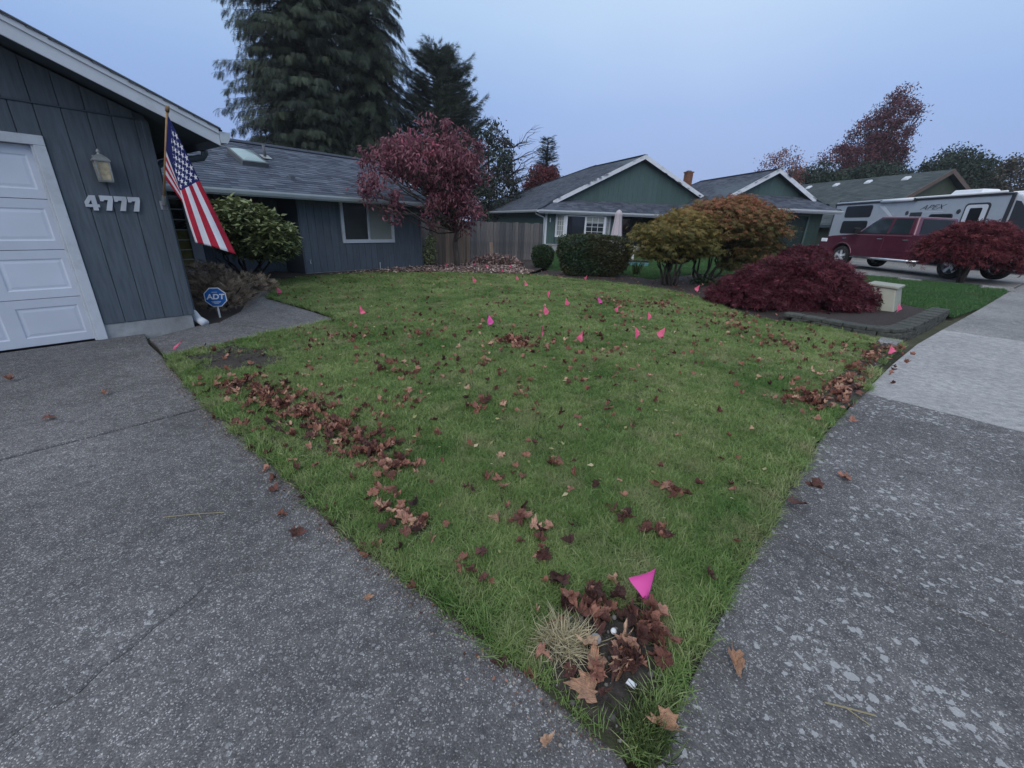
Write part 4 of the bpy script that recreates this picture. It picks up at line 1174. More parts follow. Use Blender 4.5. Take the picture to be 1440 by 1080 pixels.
# garage wing front
gz0 = .15
gfw = MB().box(9.3, 9.95, -2.38, -2.26, gz0, 2.6).box(14.55, 15.4, -2.38, -2.26, gz0, 2.6).box(9.951, 14.549, -2.38, -2.26, 2.36, 2.6).build('garage_wall', MAT['green_dark'], h2)
boards(gfw, 9.3, 9.95, gz0, lambda s: 2.6, -2.38, MAT['green'], pitch=.16)
boards(gfw, 14.6, 15.4, gz0, lambda s: 2.6, -2.38, MAT['green_dark'], pitch=.16)
MB().box(9.3, 9.42, -2.25, 3.2, gz0 - .2, 2.6).build('garage_side', MAT['green'], h2)
MB().box(15.3, 15.42, -2.25, 9, gz0 - .2, 2.6).build('garage_side', MAT['green_dark'], h2)
MB().box(9.86, 9.95, -2.43, -2.395, gz0, 2.45).box(14.55, 14.64, -2.43, -2.395, gz0, 2.45).box(9.951, 14.549, -2.43, -2.395, 2.36, 2.45).build('door_trim', MAT['green'], h2)
MAT['green_door'] = paint('door_green', (.012, .024, .024), .5, .15, 4)
ngd = MB().box(9.95, 14.55, -2.30, -2.25, gz0, 2.36).build('garage_door', MAT['black'], h2)
for i in range(4):
    sec = MB().box(9.96, 14.54, -2.34, -2.301, gz0 + .01 + i * .55, gz0 + .545 + i * .55).build('section', MAT['green_door'], ngd, bevel=.01, seg=1)
# chimney behind the ridge
ch = MB().box(9.86, 10.24, 2.8, 3.2, 3.2, 4.80)
cho = ch.build('chimney', MAT['brick'], h2)
for c in range(9):
    for k in range(3):
        x = 9.85 + k * .135 + (.06 if c % 2 else 0)
        MB().box(x, min(x + .127, 10.25), 2.785, 2.7995, 3.95 + c * .09, 3.95 + c * .09 + .08).build('brick', MAT['brick'], cho)
MB().box(9.82, 10.28, 2.76, 3.24, 4.801, 4.87).build('cap', MAT['brick'], cho)
MB().box(9.93, 10.17, 2.88, 3.12, 4.871, 4.93).build('flue', MAT['found_dark'], cho)

# ================================================================== house beyond the trailer
h3 = empty('house', (26.0, 28.7, 0), R(8))
tag(h3, 'green grey roofed house with brown gable rake behind the travel trailer', 'house')
MAT['olive'] = paint('olive_siding', (.05, .062, .048), .7, .15, 4)
MAT['rake_brown'] = paint('brown_rake', (.10, .075, .065), .6, .15, 4)
W3 = 5.4; s3 = .62; zr3 = 5.4; ze3 = zr3 - s3 * W3
d3 = MB()
d3.prism([(-W3, ze3), (0, zr3), (W3, ze3), (W3, ze3 - .14), (0, zr3 - .14), (-W3, ze3 - .14)], 'y', -.4, 15)
d3o = d3.build('roof', MAT['soffit'], h3)
l3 = math.hypot(W3, zr3 - ze3)
shingles(d3o, (-W3, -.42, ze3), (0, 1, 0), (W3, 0, zr3 - ze3), 15.5, l3, MAT['shingle3'], expo=.2, tab=.5, seed=41)
shingles(d3o, (W3, -.42, ze3), (0, 1, 0), (-W3, 0, zr3 - ze3), 15.5, l3, MAT['shingle3'], expo=.2, tab=.5, seed=42)
for sg_ in (1, -1):
    MB().prism([(sg_ * W3, ze3 + .02), (0, zr3 + .02), (0, zr3 - .24), (sg_ * W3, ze3 - .24)], 'y', -.45, -.405).build('rake_board', MAT['rake_brown'], h3)
gab3 = MB().prism([(-W3 + .5, 0), (W3 - .5, 0), (W3 - .5, ze3 + .1), (0, zr3 - .2), (-W3 + .5, ze3 + .1)], 'y', 0, .1).build('gable_wall', MAT['olive'], h3)
for xs_ in (-W3 + .5, W3 - .6): MB().box(xs_, xs_ + .1, .11, 14.5, 0, ze3 + .1).build('side_wall', MAT['olive'], h3)
for k in range(5):
    yy = 1.6 + k * 2.7
    MB().hexa([(-.75, yy, zr3 - .465 - .02), (-.45, yy, zr3 - .28 - .02), (-.45, yy + .45, zr3 - .28 - .02), (-.75, yy + .45, zr3 - .465 - .02), (-.72, yy + .05, zr3 - .36), (-.5, yy + .05, zr3 - .2), (-.5, yy + .4, zr3 - .2), (-.72, yy + .4, zr3 - .36)]).build('roof_vent', MAT['white'], h3)

# ================================================================== cedar fence between the houses
fe = empty('fence', (0, 0, 0)); tag(fe, 'weathered grey cedar plank fence between the two houses', 'fence')
fa, fb = Vector((-3.75, 16.6)), Vector((.95, 18.7))
fd = (fb - fa); fl_ = fd.length; fd.normalize(); fn = Vector((fd.y, -fd.x))
fang = math.atan2(fd.y, fd.x)
x = 0.0; k = 0
plank = {}
while x < fl_:
    w = .138
    zt = 1.50 + random.uniform(-.02, .02)
    mb = MB().box(0, w - .006, -.011 + random.uniform(-.004, .004), .011, .02, zt)
    o = mb.build('plank', MAT['fence'], fe, bevel=.003, seg=1)
    q = fa + fd * x; o.location = (q.x, q.y, 0); o.rotation_euler = (random.uniform(-.006, .006), random.uniform(-.008, .008), fang)
    x += w
rl = MB()
for z in (.35, 1.25): rl.bar((*(fa - fn * .035), z), (*(fb - fn * .035), z), .04, .09)
rl.build('rail', MAT['fence'], fe)
for t in (.02, .30, .52, .74, .99):
    q = fa + fd * fl_ * t - fn * .08
    MB().box(q.x - .045, q.x + .045, q.y - .045, q.y + .045, -.1, 1.45).build('post', MAT['post'], fe)
lp = empty('leaning_board', (-.95, 16.85, 0), fang); tag(lp, 'short pale board leaning on the cedar fence above the leaf pile', 'board')
o = MB().box(-.07, .07, -.012, .012, 0, .78).build('plank', MAT['post'], lp); o.rotation_euler = (R(-12), 0, R(2))
# lighter return of the fence at the corner of the blue house, with a rough cedar post
fr_ = empty('fence', (-3.05, 15.25, 0), R(20)); tag(fr_, 'short run of pale wooden fence beside the red tree trunk', 'fence')
for i in range(9):
    MB().box(i * .14, i * .14 + .133, -.012, .012, .02, 1.52 + random.uniform(-.02, .02)).build('plank', MAT['post'], fr_, bevel=.003, seg=1)
MB().bar((0, .03, .4), (1.26, .03, .4), .04, .09).build('rail', MAT['post'], fr_)
MB().box(1.30, 1.43, -.07, .06, -.1, 1.35).build('post', MAT['post'], fr_)

# ================================================================== trees behind
MAT['needle'] = leafmat('dark_fir_needles', [(0, (.014, .022, .018)), (.5, (.03, .045, .034)), (1, (.06, .08, .054))], .12, .6, patch=(.35, (.7, .75, .8), (1.25, 1.2, 1.05)))
MAT['pine'] = leafmat('pine_needles', [(0, (.018, .028, .022)), (.5, (.035, .05, .036)), (1, (.06, .08, .055))], .12, .6)
GB = 'trees behind the houses'
conifer('fir_tree', 'broad dark fir tree filling the sky behind the blue house', (-14.4, 32.7, 0), 21, 4.7, MAT['needle'], GB, z0=.8, levels=84, per=17, droop=.24, spr=.46, dens=10, profile=lambda t: (1 - t) ** .28 * (.74 + .26 * min(1, t * 5)), hang=1.2)
conifer('fir_tree', 'tall narrow fir spire with drooping boughs beside the broad fir', (-10.4, 34.0, 0), 26, 3.3, MAT['needle'], GB, z0=.8, levels=80, per=14, droop=.5, spr=.42, dens=15, profile=lambda t: (1 - t) ** .5, hang=1.1)
conifer('pine_tree', 'rounded dark pine tree rising behind the red leaved tree', (-6.3, 36.7, 0), 13.0, 4.1, MAT['pine'], GB, z0=1.2, levels=60, per=12, droop=-.30, spr=.55, dens=9, tmpl=TUFT, profile=lambda t: (1 - t) ** .38 * (.8 + .2 * min(1, t * 3)), hang=-.3)
broadleaf('holm_tree', 'loose dark tree with open branches above the fence', (-2.5, 35.0, 0), (.1, 0, 7.0), [((0, 0, 5.0), (1.9, 1.6, 3.4)), ((1.2, 0, 3.4), (1.5, 1.3, 2.2))], 110, 46, .36, .22, MAT['pine'], GB, .13, barkm='bark_dark')
# bare tree
bt = empty('bare_tree', (-.6, 34.5, 0)); tag(bt, 'leafless grey tree with fine twigs left of the green house roof', 'tree', GB)
mb = MB(); sp_ = limb(mb, (0, 0, 0), (.1, 0, 6.6), .14, .03, .05, 8, 6)
for i in range(70):
    k = random.randint(2, 8); p = sp_[min(k, len(sp_) - 1)]
    a = random.uniform(0, 6.28); L_ = random.uniform(.9, 2.2)
    q = p + Vector((math.cos(a) * L_, math.sin(a) * L_, random.uniform(.3, 1.2)))
    br = limb(mb, p, q, .04, .012, .12, 4, 4)
    for j in range(10):
        s_ = br[random.randint(1, 4)]; a2 = a + random.uniform(-1.1, 1.1); l2 = random.uniform(.4, 1.0)
        limb(mb, s_, s_ + Vector((math.cos(a2) * l2, math.sin(a2) * l2, random.uniform(-.25, .5))), .014, .005, .1, 3, 3)
mb.build('trunk', MAT['bark_dark'], bt)
conifer('cypress_tree', 'small pointed evergreen behind the green house', (2.6, 45.8, 0), 9.2, 1.7, MAT['pine'], GB, levels=26, per=7, droop=-.3, spr=.6, dens=6, profile=lambda t: (1 - t) ** .6, hang=-.4)
MAT['redfar'] = leafmat('dark_red_leaves', [(0, (.05, .012, .018)), (.6, (.12, .028, .035)), (1, (.20, .05, .05))], .25)
MAT['rust'] = leafmat('rust_leaves', [(0, (.10, .045, .045)), (.6, (.19, .085, .075)), (1, (.28, .14, .10))], .25)
MAT['plum'] = leafmat('plum_red_leaves', [(0, (.06, .022, .035)), (.6, (.12, .045, .06)), (1, (.20, .08, .085))], .25)
MAT['midgreen'] = leafmat('dull_green_leaves', [(0, (.016, .028, .020)), (.6, (.034, .052, .036)), (1, (.06, .078, .05))], .2)
MAT['olivebrown'] = leafmat('brown_green_leaves', [(0, (.035, .035, .028)), (.6, (.07, .062, .045)), (1, (.11, .09, .06))], .2)
broadleaf('red_tree', 'round dark red tree in front of the small evergreen', (2.2, 42.6, 0), (0, 0, 4), [((0, 0, 4.6), (1.7, 1.7, 1.6))], 90, 110, .34, .20, MAT['redfar'], GB, .12)
broadleaf('rust_tree', 'sparse rust coloured tree above the garage roof', (28.6, 51.8, 0), (0, 0, 7), [((0, 0, 7.2), (2.3, 2.3, 2.9))], 110, 34, .36, .20, MAT['rust'], GB, .14)
broadleaf('red_tree', 'tall plum red tree standing above the roofs', (43.0, 57.0, 0), (.5, 0, 12), [((.6, 0, 12.6), (2.3, 2.3, 4.6)), ((-2.0, 0, 11.0), (1.9, 1.9, 3.6)), ((-4.6, 0, 9.0), (2.0, 2.0, 2.4))], 230, 80, .45, .34, MAT['plum'], GB, .3, tmpl=LONGLEAF)
broadleaf('green_tree', 'dull green tree below the plum red tree', (39.5, 52.0, 0), (0, 0, 6), [((0, 0, 6.0), (4.2, 3.0, 3.0))], 170, 110, .5, .28, MAT['midgreen'], GB, .25)
broadleaf('green_tree', 'rounded green tree right of the plum red tree', (48.5, 52.5, 0), (0, 0, 7), [((0, 0, 7.2), (3.6, 3.0, 3.4)), ((3.6, .5, 5.6), (2.2, 2, 2.4))], 180, 100, .5, .28, MAT['midgreen'], GB, .25)
broadleaf('green_tree', 'low green tree behind the middle of the long roof', (33.0, 53.0, 0), (0, 0, 5), [((0, 0, 5.8), (3.4, 2.5, 2.6))], 140, 100, .48, .28, MAT['midgreen'], GB, .2)
broadleaf('brown_tree', 'brownish green tree at the right edge behind the trailer', (56.0, 51.0, 0), (0, 0, 6.5), [((0, 0, 7.0), (4.2, 3.5, 3.4)), ((-4.6, 0, 5.4), (3.0, 2.5, 2.4)), ((4, 0, 6.5), (3, 3, 3))], 240, 100, .52, .3, MAT['olivebrown'], GB, .3)

# ================================================================== red leaved tree in front of the house
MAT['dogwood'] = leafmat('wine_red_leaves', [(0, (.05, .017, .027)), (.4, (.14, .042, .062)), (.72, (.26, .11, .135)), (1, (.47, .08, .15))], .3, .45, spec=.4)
def dog_keep(p):
    d = (p[:, :2] - np.array([P0.x, P0.y]))
    s = d @ np.array([T.x, T.y]); dep = -(d @ np.array([N.x, N.y]))
    ok = ~((dep > 3.65) & (s < 8.95) & (p[:, 2] < np.where(dep < RD, EZ + SL * (dep - ED), 9) + .12))
    ok &= ~((dep > 4.3) & (s < 8.6) & (p[:, 2] < 3.4))
    return ok
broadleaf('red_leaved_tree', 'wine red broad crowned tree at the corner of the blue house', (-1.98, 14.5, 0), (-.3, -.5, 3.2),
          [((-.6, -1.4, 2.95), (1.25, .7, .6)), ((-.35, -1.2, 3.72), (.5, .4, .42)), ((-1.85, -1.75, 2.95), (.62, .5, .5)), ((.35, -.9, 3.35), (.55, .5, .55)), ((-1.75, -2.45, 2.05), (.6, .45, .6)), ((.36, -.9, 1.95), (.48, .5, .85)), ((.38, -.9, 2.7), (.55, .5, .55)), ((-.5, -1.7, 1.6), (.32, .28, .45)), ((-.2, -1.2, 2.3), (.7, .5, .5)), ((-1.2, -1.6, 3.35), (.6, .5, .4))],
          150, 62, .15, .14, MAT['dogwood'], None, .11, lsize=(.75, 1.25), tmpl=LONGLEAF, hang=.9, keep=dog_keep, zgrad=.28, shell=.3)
# ================================================================== shrubs
MAT['rhodo'] = leafmat('rhododendron_leaves', [(0, (.06, .08, .032)), (.5, (.18, .215, .09)), (1, (.33, .36, .18))], .15, .4, spec=.4)
MAT['juniper'] = leafmat('browned_juniper', [(0, (.03, .021, .017)), (.5, (.11, .08, .06)), (1, (.36, .28, .20))], .1, .8)
MAT['box'] = leafmat('clipped_box_leaves', [(0, (.012, .025, .014)), (.6, (.028, .054, .025)), (1, (.06, .095, .04))], .15, .5)
MAT['box_brown'] = leafmat('hedge_leaves', [(0, (.018, .022, .014)), (.5, (.030, .048, .024)), (1, (.075, .09, .046))], .15, .5, patch=(1.1, (1.3, .95, .8), (.75, 1.05, 1.0)))
MAT['twig'] = bark('twig_brown', (.010, .009, .008), (.035, .028, .022), 30)

def stems(mb, n, top, r_, spread, z=(.4, .9), base=.1):
    for i in range(n):
        a = random.uniform(0, 6.28)
        limb(mb, (math.cos(a) * base, math.sin(a) * base, -.03), (math.cos(a) * spread * random.uniform(.4, 1), math.sin(a) * spread * random.uniform(.4, 1), random.uniform(*z)), r_, r_ * .35, .09, 5, 6)

rh = empty('rhododendron', (-5.98, 9.43, 0)); tag(rh, 'big leafy green rhododendron beside the house entry', 'shrub')
rh.scale = (.9, .9, .9)
mb = MB(); stems(mb, 11, None, .035, .95, (.6, 1.4)); mb.build('stem', MAT['bark_dark'], rh, smooth=True)
cen = np.concatenate([ell_points(250, (.25, 0, 1.22), (1.12, .7, .55), .75), ell_points(150, (.05, .0, 1.5), (.75, .6, .45), .8), ell_points(130, (.65, -.1, .95), (.72, .6, .35), .75), ell_points(60, (-.5, 0, 1.35), (.5, .5, .5), .8)])
per = 10; n = len(cen) * per; ci = np.repeat(np.arange(len(cen)), per)
a = rng.random(n) * 6.283; el = rng.normal(size=n) * .35 + .05
d = np.stack([np.cos(a) * np.cos(el), np.sin(a) * np.cos(el), np.sin(el)], 1)
scatter('foliage', *LONGLEAF, cen[ci] + d * .02 + rng.normal(size=(n, 3)) * .015, d, .16 * (.7 + .6 * rng.random(n)), MAT['rhodo'], rh, .4 * rng.random(len(cen))[ci] + .6 * rng.random(n), flat=np.tile([0, 0, 1.], (n, 1)), width=1.35)

jn = empty('dying_juniper', (-5.0, 6.95, 0), R(20)); tag(jn, 'low browning juniper shrub behind the blue octagonal sign', 'shrub')
mb = MB(); stems(mb, 14, None, .02, .8, (.1, .4)); mb.build('stem', MAT['bark_dark'], jn)
pts = np.concatenate([ell_points(1900, (.0, .0, .10), (.52, 1.0, .34), .5, -.1), ell_points(1100, (-.35, .9, .22), (.5, .7, .42), .5, -.1), ell_points(900, (.15, 1.3, .1), (.55, .7, .28), .5, -.1), ell_points(200, (-.55, -.1, .3), (.28, .5, .45), .5, -.1)])
d = pts / (np.linalg.norm(pts, axis=1, keepdims=True) + .1) + rng.normal(size=pts.shape) * .9; d[:, 2] = np.abs(d[:, 2]) * .7
scatter('foliage', *SPRAY, pts, d, .11 * (.6 + .8 * rng.random(len(pts))), MAT['juniper'], jn, np.clip(.25 + .5 * rng.random(len(pts)) + .25 * (pts[:, 0] > .1), 0, 1))

def clipped(name, label, base, rz, half, h, n, mat, leaf, power=4.0, group=None):
    root = empty(name, base, rz); tag(root, label, 'shrub', group)
    u = rng.normal(size=(n, 3)); u /= (np.abs(u) ** power).sum(1)[:, None] ** (1 / power)
    k = .90 + .10 * rng.random(n) + rng.normal(size=n) * .018
    bumps = 1 + .035 * np.sin(u[:, 0] * 7 + 1) * np.sin(u[:, 1] * 6) + .03 * np.sin(u[:, 2] * 8 + u[:, 0] * 5)
    p = u * (k * bumps)[:, None] * np.array([half[0], half[1], h / 2]) + np.array([0, 0, h / 2 + .03])
    p = p[p[:, 2] > .02]
    taper = .80 + .20 * np.clip(p[:, 2] / h * 1.6, 0, 1); p[:, 0] *= taper; p[:, 1] *= taper
    d = unit(len(p)) + (p - np.array([0, 0, h / 2])) / np.array([half[0], half[1], h / 2]) * .7
    scatter('foliage', *LEAF, p, d, leaf * (.6 + .8 * rng.random(len(p))), mat, root)
    # dense twiggy inside
    m2 = n // 3
    q = unit(m2) * (rng.random(m2) ** .4)[:, None] * .84 * np.array([half[0], half[1], h / 2]) + np.array([0, 0, h / 2])
    scatter('inner_leaves', *LEAF, q, unit(m2), leaf * 1.9 * np.ones(m2), mat, root)
    mb = MB(); stems(mb, 8, None, .03, half[0] * .8, (h * .4, h * .8), .15); mb.build('stem', MAT['twig'], root)
    return root
clipped('hedge', 'large box shaped clipped hedge in front of the bay window', (2.42, 13.75, 0), R(8), (1.12, .62), 1.18, 26000, MAT['box_brown'], .055, 5.0)
clipped('boxwood', 'small round clipped boxwood left of the big hedge', (.92, 15.35, 0), 0, (.38, .38), .76, 7000, MAT['box'], .05, 2.8)

# small green shrub in the corner by the blue house
ss = empty('corner_shrub', (-3.05, 14.75, 0)); tag(ss, 'small leafy green shrub at the right corner of the blue house', 'shrub')
mb = MB(); stems(mb, 6, None, .015, .25, (.3, .8)); mb.build('stem', MAT['bark_dark'], ss)
p = np.concatenate([ell_points(420, (0, 0, .35), (.36, .36, .34), .4), ell_points(200, (.12, 0, .78), (.2, .2, .25), .3)])
scatter('foliage', *LEAF, p, unit(len(p)), .085 * (.7 + .6 * rng.random(len(p))), MAT['rhodo'], ss)

# ---- dissected japanese maples
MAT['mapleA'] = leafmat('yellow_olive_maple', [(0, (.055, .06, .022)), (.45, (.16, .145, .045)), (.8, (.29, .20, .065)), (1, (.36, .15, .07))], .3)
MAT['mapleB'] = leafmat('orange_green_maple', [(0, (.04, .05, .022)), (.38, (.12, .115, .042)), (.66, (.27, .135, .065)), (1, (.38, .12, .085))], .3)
MAT['weep'] = leafmat('dark_crimson_maple', [(0, (.03, .007, .012)), (.45, (.085, .017, .028)), (.85, (.16, .036, .055)), (1, (.22, .09, .11))], .25)
MAT['weep2'] = leafmat('crimson_maple', [(0, (.04, .008, .013)), (.45, (.11, .018, .030)), (.85, (.19, .04, .052)), (1, (.25, .07, .08))], .25)

def upright_maple(name, label, base, blobs, mat, n, leaf, group=None, stem_n=9, stem_sp=.5, stem_z=(.7, 1.3)):
    root = empty(name, base); tag(root, label, 'tree', group)
    mb = MB()
    stems(mb, stem_n, None, .042, stem_sp, stem_z, .16)
    P_ = []; Cn = []
    tot = sum(r[0] * r[1] * r[2] for _, r in blobs)
    for c, r in blobs:
        k = int(n * (r[0] * r[1] * r[2]) / tot)
        # layered pads of foliage
        npad = max(6, int(k / 90))
        pc = ell_points(npad, c, r, .78, -.75)
        for q in pc:
            limb(mb, (q[0] * .25, q[1] * .25, stem_z[0]), tuple(q), .018, .006, .15, 4, 4)
            m = 90
            o_ = np.stack([rng.normal(size=m) * .17, rng.normal(size=m) * .17, rng.normal(size=m) * .055], 1)
            P_.append(q + o_); Cn.append(np.tile(q - np.array(c), (m, 1)))
    mb.build('trunk', MAT['bark_dark'], root, smooth=True)
    P_ = np.concatenate(P_); Cn = np.concatenate(Cn)
    d = Cn * np.array([1, 1, .2]) + rng.normal(size=P_.shape) * .45; d[:, 2] -= .35
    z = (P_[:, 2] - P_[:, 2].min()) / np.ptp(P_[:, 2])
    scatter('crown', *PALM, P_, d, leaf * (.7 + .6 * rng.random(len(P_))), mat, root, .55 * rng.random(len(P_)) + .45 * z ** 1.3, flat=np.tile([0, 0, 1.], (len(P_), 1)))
    return root
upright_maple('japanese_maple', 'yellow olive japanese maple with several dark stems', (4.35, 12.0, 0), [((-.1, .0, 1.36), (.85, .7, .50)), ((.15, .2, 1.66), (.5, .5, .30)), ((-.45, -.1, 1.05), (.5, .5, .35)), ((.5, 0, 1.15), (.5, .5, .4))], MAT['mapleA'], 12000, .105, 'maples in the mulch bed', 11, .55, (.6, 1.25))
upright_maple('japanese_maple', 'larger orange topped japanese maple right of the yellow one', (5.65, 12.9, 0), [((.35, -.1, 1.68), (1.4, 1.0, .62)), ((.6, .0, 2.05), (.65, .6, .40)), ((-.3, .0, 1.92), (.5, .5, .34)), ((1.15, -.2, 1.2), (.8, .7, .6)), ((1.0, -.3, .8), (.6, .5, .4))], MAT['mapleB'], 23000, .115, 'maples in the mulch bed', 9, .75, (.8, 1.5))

def weeping(name, label, base, rz, blobs, mat, n, leaf, trunk_h, group=None):
    root = empty(name, base, rz); tag(root, label, 'tree', group)
    mb = MB()
    for q_ in range(4):
        aq = q_ * 1.7; mb.tube([(math.cos(aq) * .05, math.sin(aq) * .05, -.05), (math.cos(aq + 1) * .10, math.sin(aq + 1) * .09, trunk_h * .4), (math.cos(aq + 2.2) * .16, math.sin(aq + 2) * .14, trunk_h)], [.042, .033, .024], 7)
    L_ = []; D_ = []; R_ = []
    tot = sum(r[0] * r[1] for _, r in blobs)
    for c, r in blobs:
        k = int(n * r[0] * r[1] / tot)
        ns = k // 26
        for s_ in range(ns):                         # cascading strands in lumpy tiers from the top of the dome to its skirt
            a = rng.random() * 6.283
            u0 = .02 + .75 * rng.random(); u1 = u0 + .12 + .25 * rng.random()
            lump = 1 + .10 * math.sin(5 * a + 7 * u0) * math.sin(9 * u0 + 2 * a) + .05 * math.sin(11 * a + 3)
            sc = (.80 + .24 * rng.random() ** .6) * lump
            m = 26
            t = u0 + (u1 - u0) * rng.random(m)
            rr = np.sin(np.clip(t, 0, 1.12) * math.pi / 2 * .95) * sc; zz = np.cos(np.clip(t, 0, 1.12) * math.pi / 2) * sc
            aa = a + rng.normal(size=m) * .13
            p = np.stack([np.cos(aa) * rr * r[0], np.sin(aa) * rr * r[1], zz * r[2]], 1) + np.array(c) + rng.normal(size=(m, 3)) * .045
            dd = np.stack([np.cos(aa) * (1.15 - t) * r[0], np.sin(aa) * (1.15 - t) * r[1], -t * r[2] * .9 - .1], 1)
            L_.append(p); D_.append(dd + rng.normal(size=(m, 3)) * .42); R_.append(.42 * rng.random() + .42 * rng.random(m) + .16 * (sc > .98))
        for s_ in range(16):
            a = rng.random() * 6.283; e = np.array([math.cos(a) * r[0] * .8, math.sin(a) * r[1] * .8, r[2] * .45]) + np.array(c)
            mb.tube([(0, 0, trunk_h * .8), tuple(np.array([e[0] * .5, e[1] * .5, c[2] + r[2] * .85])), tuple(e)], [.035, .02, .008], 5)
    mb.build('trunk', MAT['bark_dark'], root, smooth=True)
    P_ = np.concatenate(L_); D_ = np.concatenate(D_); R_ = np.concatenate(R_)
    ns_ = np.sin(P_[:, 0] * 9 + 2 * np.sin(P_[:, 2] * 7)) * np.sin(P_[:, 1] * 8 + 1.5 * np.sin(P_[:, 0] * 6)) + .6 * np.sin(P_[:, 2] * 17 + P_[:, 0] * 5)
    k = (P_[:, 2] > .04) & ((ns_ > -.5) | (rng.random(len(P_)) < .18))
    R_ = np.clip(R_ + .18 * ns_, 0, 1)
    scatter('crown', *LACE, P_[k], D_[k], leaf * (.7 + .6 * rng.random(k.sum())), mat, root, R_[k])
    return root
weeping('weeping_maple', 'wide low dark crimson weeping maple beside the retaining wall', (5.75, 8.75, .08), R(-20), [((0, 0, -.02), (1.35, .85, .86)), ((-.7, -.2, -.05), (.95, .6, .62)), ((.72, .1, -.1), (.66, .5, .6))], MAT['weep'], 38000, .10, .6, 'weeping maples')
weeping('weeping_maple', 'crimson weeping maple dome behind the wide low one', (7.85, 11.9, .05), 0, [((0, 0, .02), (.92, .85, .98))], MAT['weep'], 13000, .10, .8, 'weeping maples')
weeping('weeping_maple', 'umbrella shaped red weeping maple beside the truck wheel', (13.45, 13.05, .26), 0, [((.22, .2, .62), (1.38, 1.0, 1.0)), ((.9, .2, .5), (.8, .7, .85))], MAT['weep2'], 23000, .115, 1.0, 'weeping maples')

# spiky plant and dark low plant in the bed
MAT['blade'] = leafmat('strap_leaves', [(0, (.03, .05, .015)), (1, (.10, .14, .05))], .2)
ir = empty('strap_leaf_plant', (4.0, 14.3, 0)); tag(ir, 'spiky pale green strap leaved plant between hedge and maple', 'plant')
a = rng.random(46) * 6.283; d = np.stack([np.cos(a) * .35, np.sin(a) * .35, 1 + 0 * a], 1)
scatter('leaf', [(-.03, 0, 0), (.03, 0, 0), (.035, .5, .02), (-.035, .5, .02), (0, 1, -.12)], [(0, 1, 2), (0, 2, 3), (3, 2, 4)], np.zeros((46, 3)) + rng.normal(size=(46, 3)) * [.05, .05, 0], d, .5 * (.6 + .6 * rng.random(46)), MAT['blade'], ir)
lw = empty('ground_cover_plant', (5.6, 12.4, 0)); tag(lw, 'dark low spreading plant under the orange topped maple', 'plant')
p = ell_points(900, (0, 0, .05), (.55, .4, .22), .4, -.1); scatter('foliage', *LEAF, p, unit(len(p)), .07 * np.ones(len(p)), MAT['box'], lw)

# ================================================================== retaining wall of separate blocks
rwl = empty('retaining_wall', (0, 0, 0)); tag(rwl, 'low curved retaining wall of grey concrete blocks around the weeping maple', 'wall')
path = [Vector(p) for p in [(4.95, 7.42), (5.18, 7.12), (5.34, 6.82), (5.55, 6.55), (5.86, 6.40), (6.2, 6.50), (6.55, 6.75), (6.95, 7.05), (7.35, 7.35), (7.75, 7.65), (8.15, 7.95), (8.5, 8.22)]]
def walk_path(step, off=0.0):
    out_ = []; d = off; tot = 0
    segs = [(path[i], path[i + 1]) for i in range(len(path) - 1)]
    acc = 0
    for a, b in segs:
        l_ = (b - a).length
        while d <= acc + l_:
            t = (d - acc) / l_; out_.append((a.lerp(b, t), (b - a).normalized())); d += step
        acc += l_
    return out_
for c in range(3):
    for p, d in walk_path(.31, .15 if c % 2 else .0):
        nrm = Vector((-d.y, d.x)); dep = .2 if c < 2 else .24
        jx = random.uniform(-.008, .008)
        mb = MB().box(-.148, .148, -.02 + jx, dep, 0, .098 if c < 2 else .06)
        o = mb.build('block', MAT['block'], rwl, bevel=.014, seg=2)
        o.location = (p.x, p.y, g(p.x) + [-.105, -.005, .095][c] + random.uniform(-.003, .003)); o.rotation_euler = (0, 0, math.atan2(d.y, d.x) + random.uniform(-.03, .03))
stn = MB().hexa([(-.25, -.12, 0), (.25, -.14, 0), (.23, .13, 0), (-.22, .11, 0), (-.24, -.11, .05), (.24, -.13, .045), (.22, .12, .045), (-.21, .10, .05)]).build('flat_stone', MAT['sidewalk_far'], None, bevel=.015)
stn.location = (5.55, 6.05, .02); stn.rotation_euler = (0, 0, R(42)); tag(stn, 'flat pale stone lying at the foot of the retaining wall', 'stone')
for (x_, y_, s_, lb) in ((12.05, 13.2, .3, 'pale edging stone on the grass before the truck'), (12.9, 11.5, .35, 'pale edging stone where the neighbour lawn meets the sidewalk')):
    o = MB().hexa([(-s_, -.1, 0), (s_, -.12, 0), (s_, .12, 0), (-s_, .1, 0), (-s_ + .03, -.08, .1), (s_ - .04, -.1, .08), (s_ - .03, .1, .08), (-s_ + .05, .08, .1)]).build('edging_stone', MAT['sidewalk_far'], None, bevel=.02)
    o.location = (x_, y_, g(x_)); o.rotation_euler = (0, 0, R(-30)); tag(o, lb, 'stone', 'edging stones')

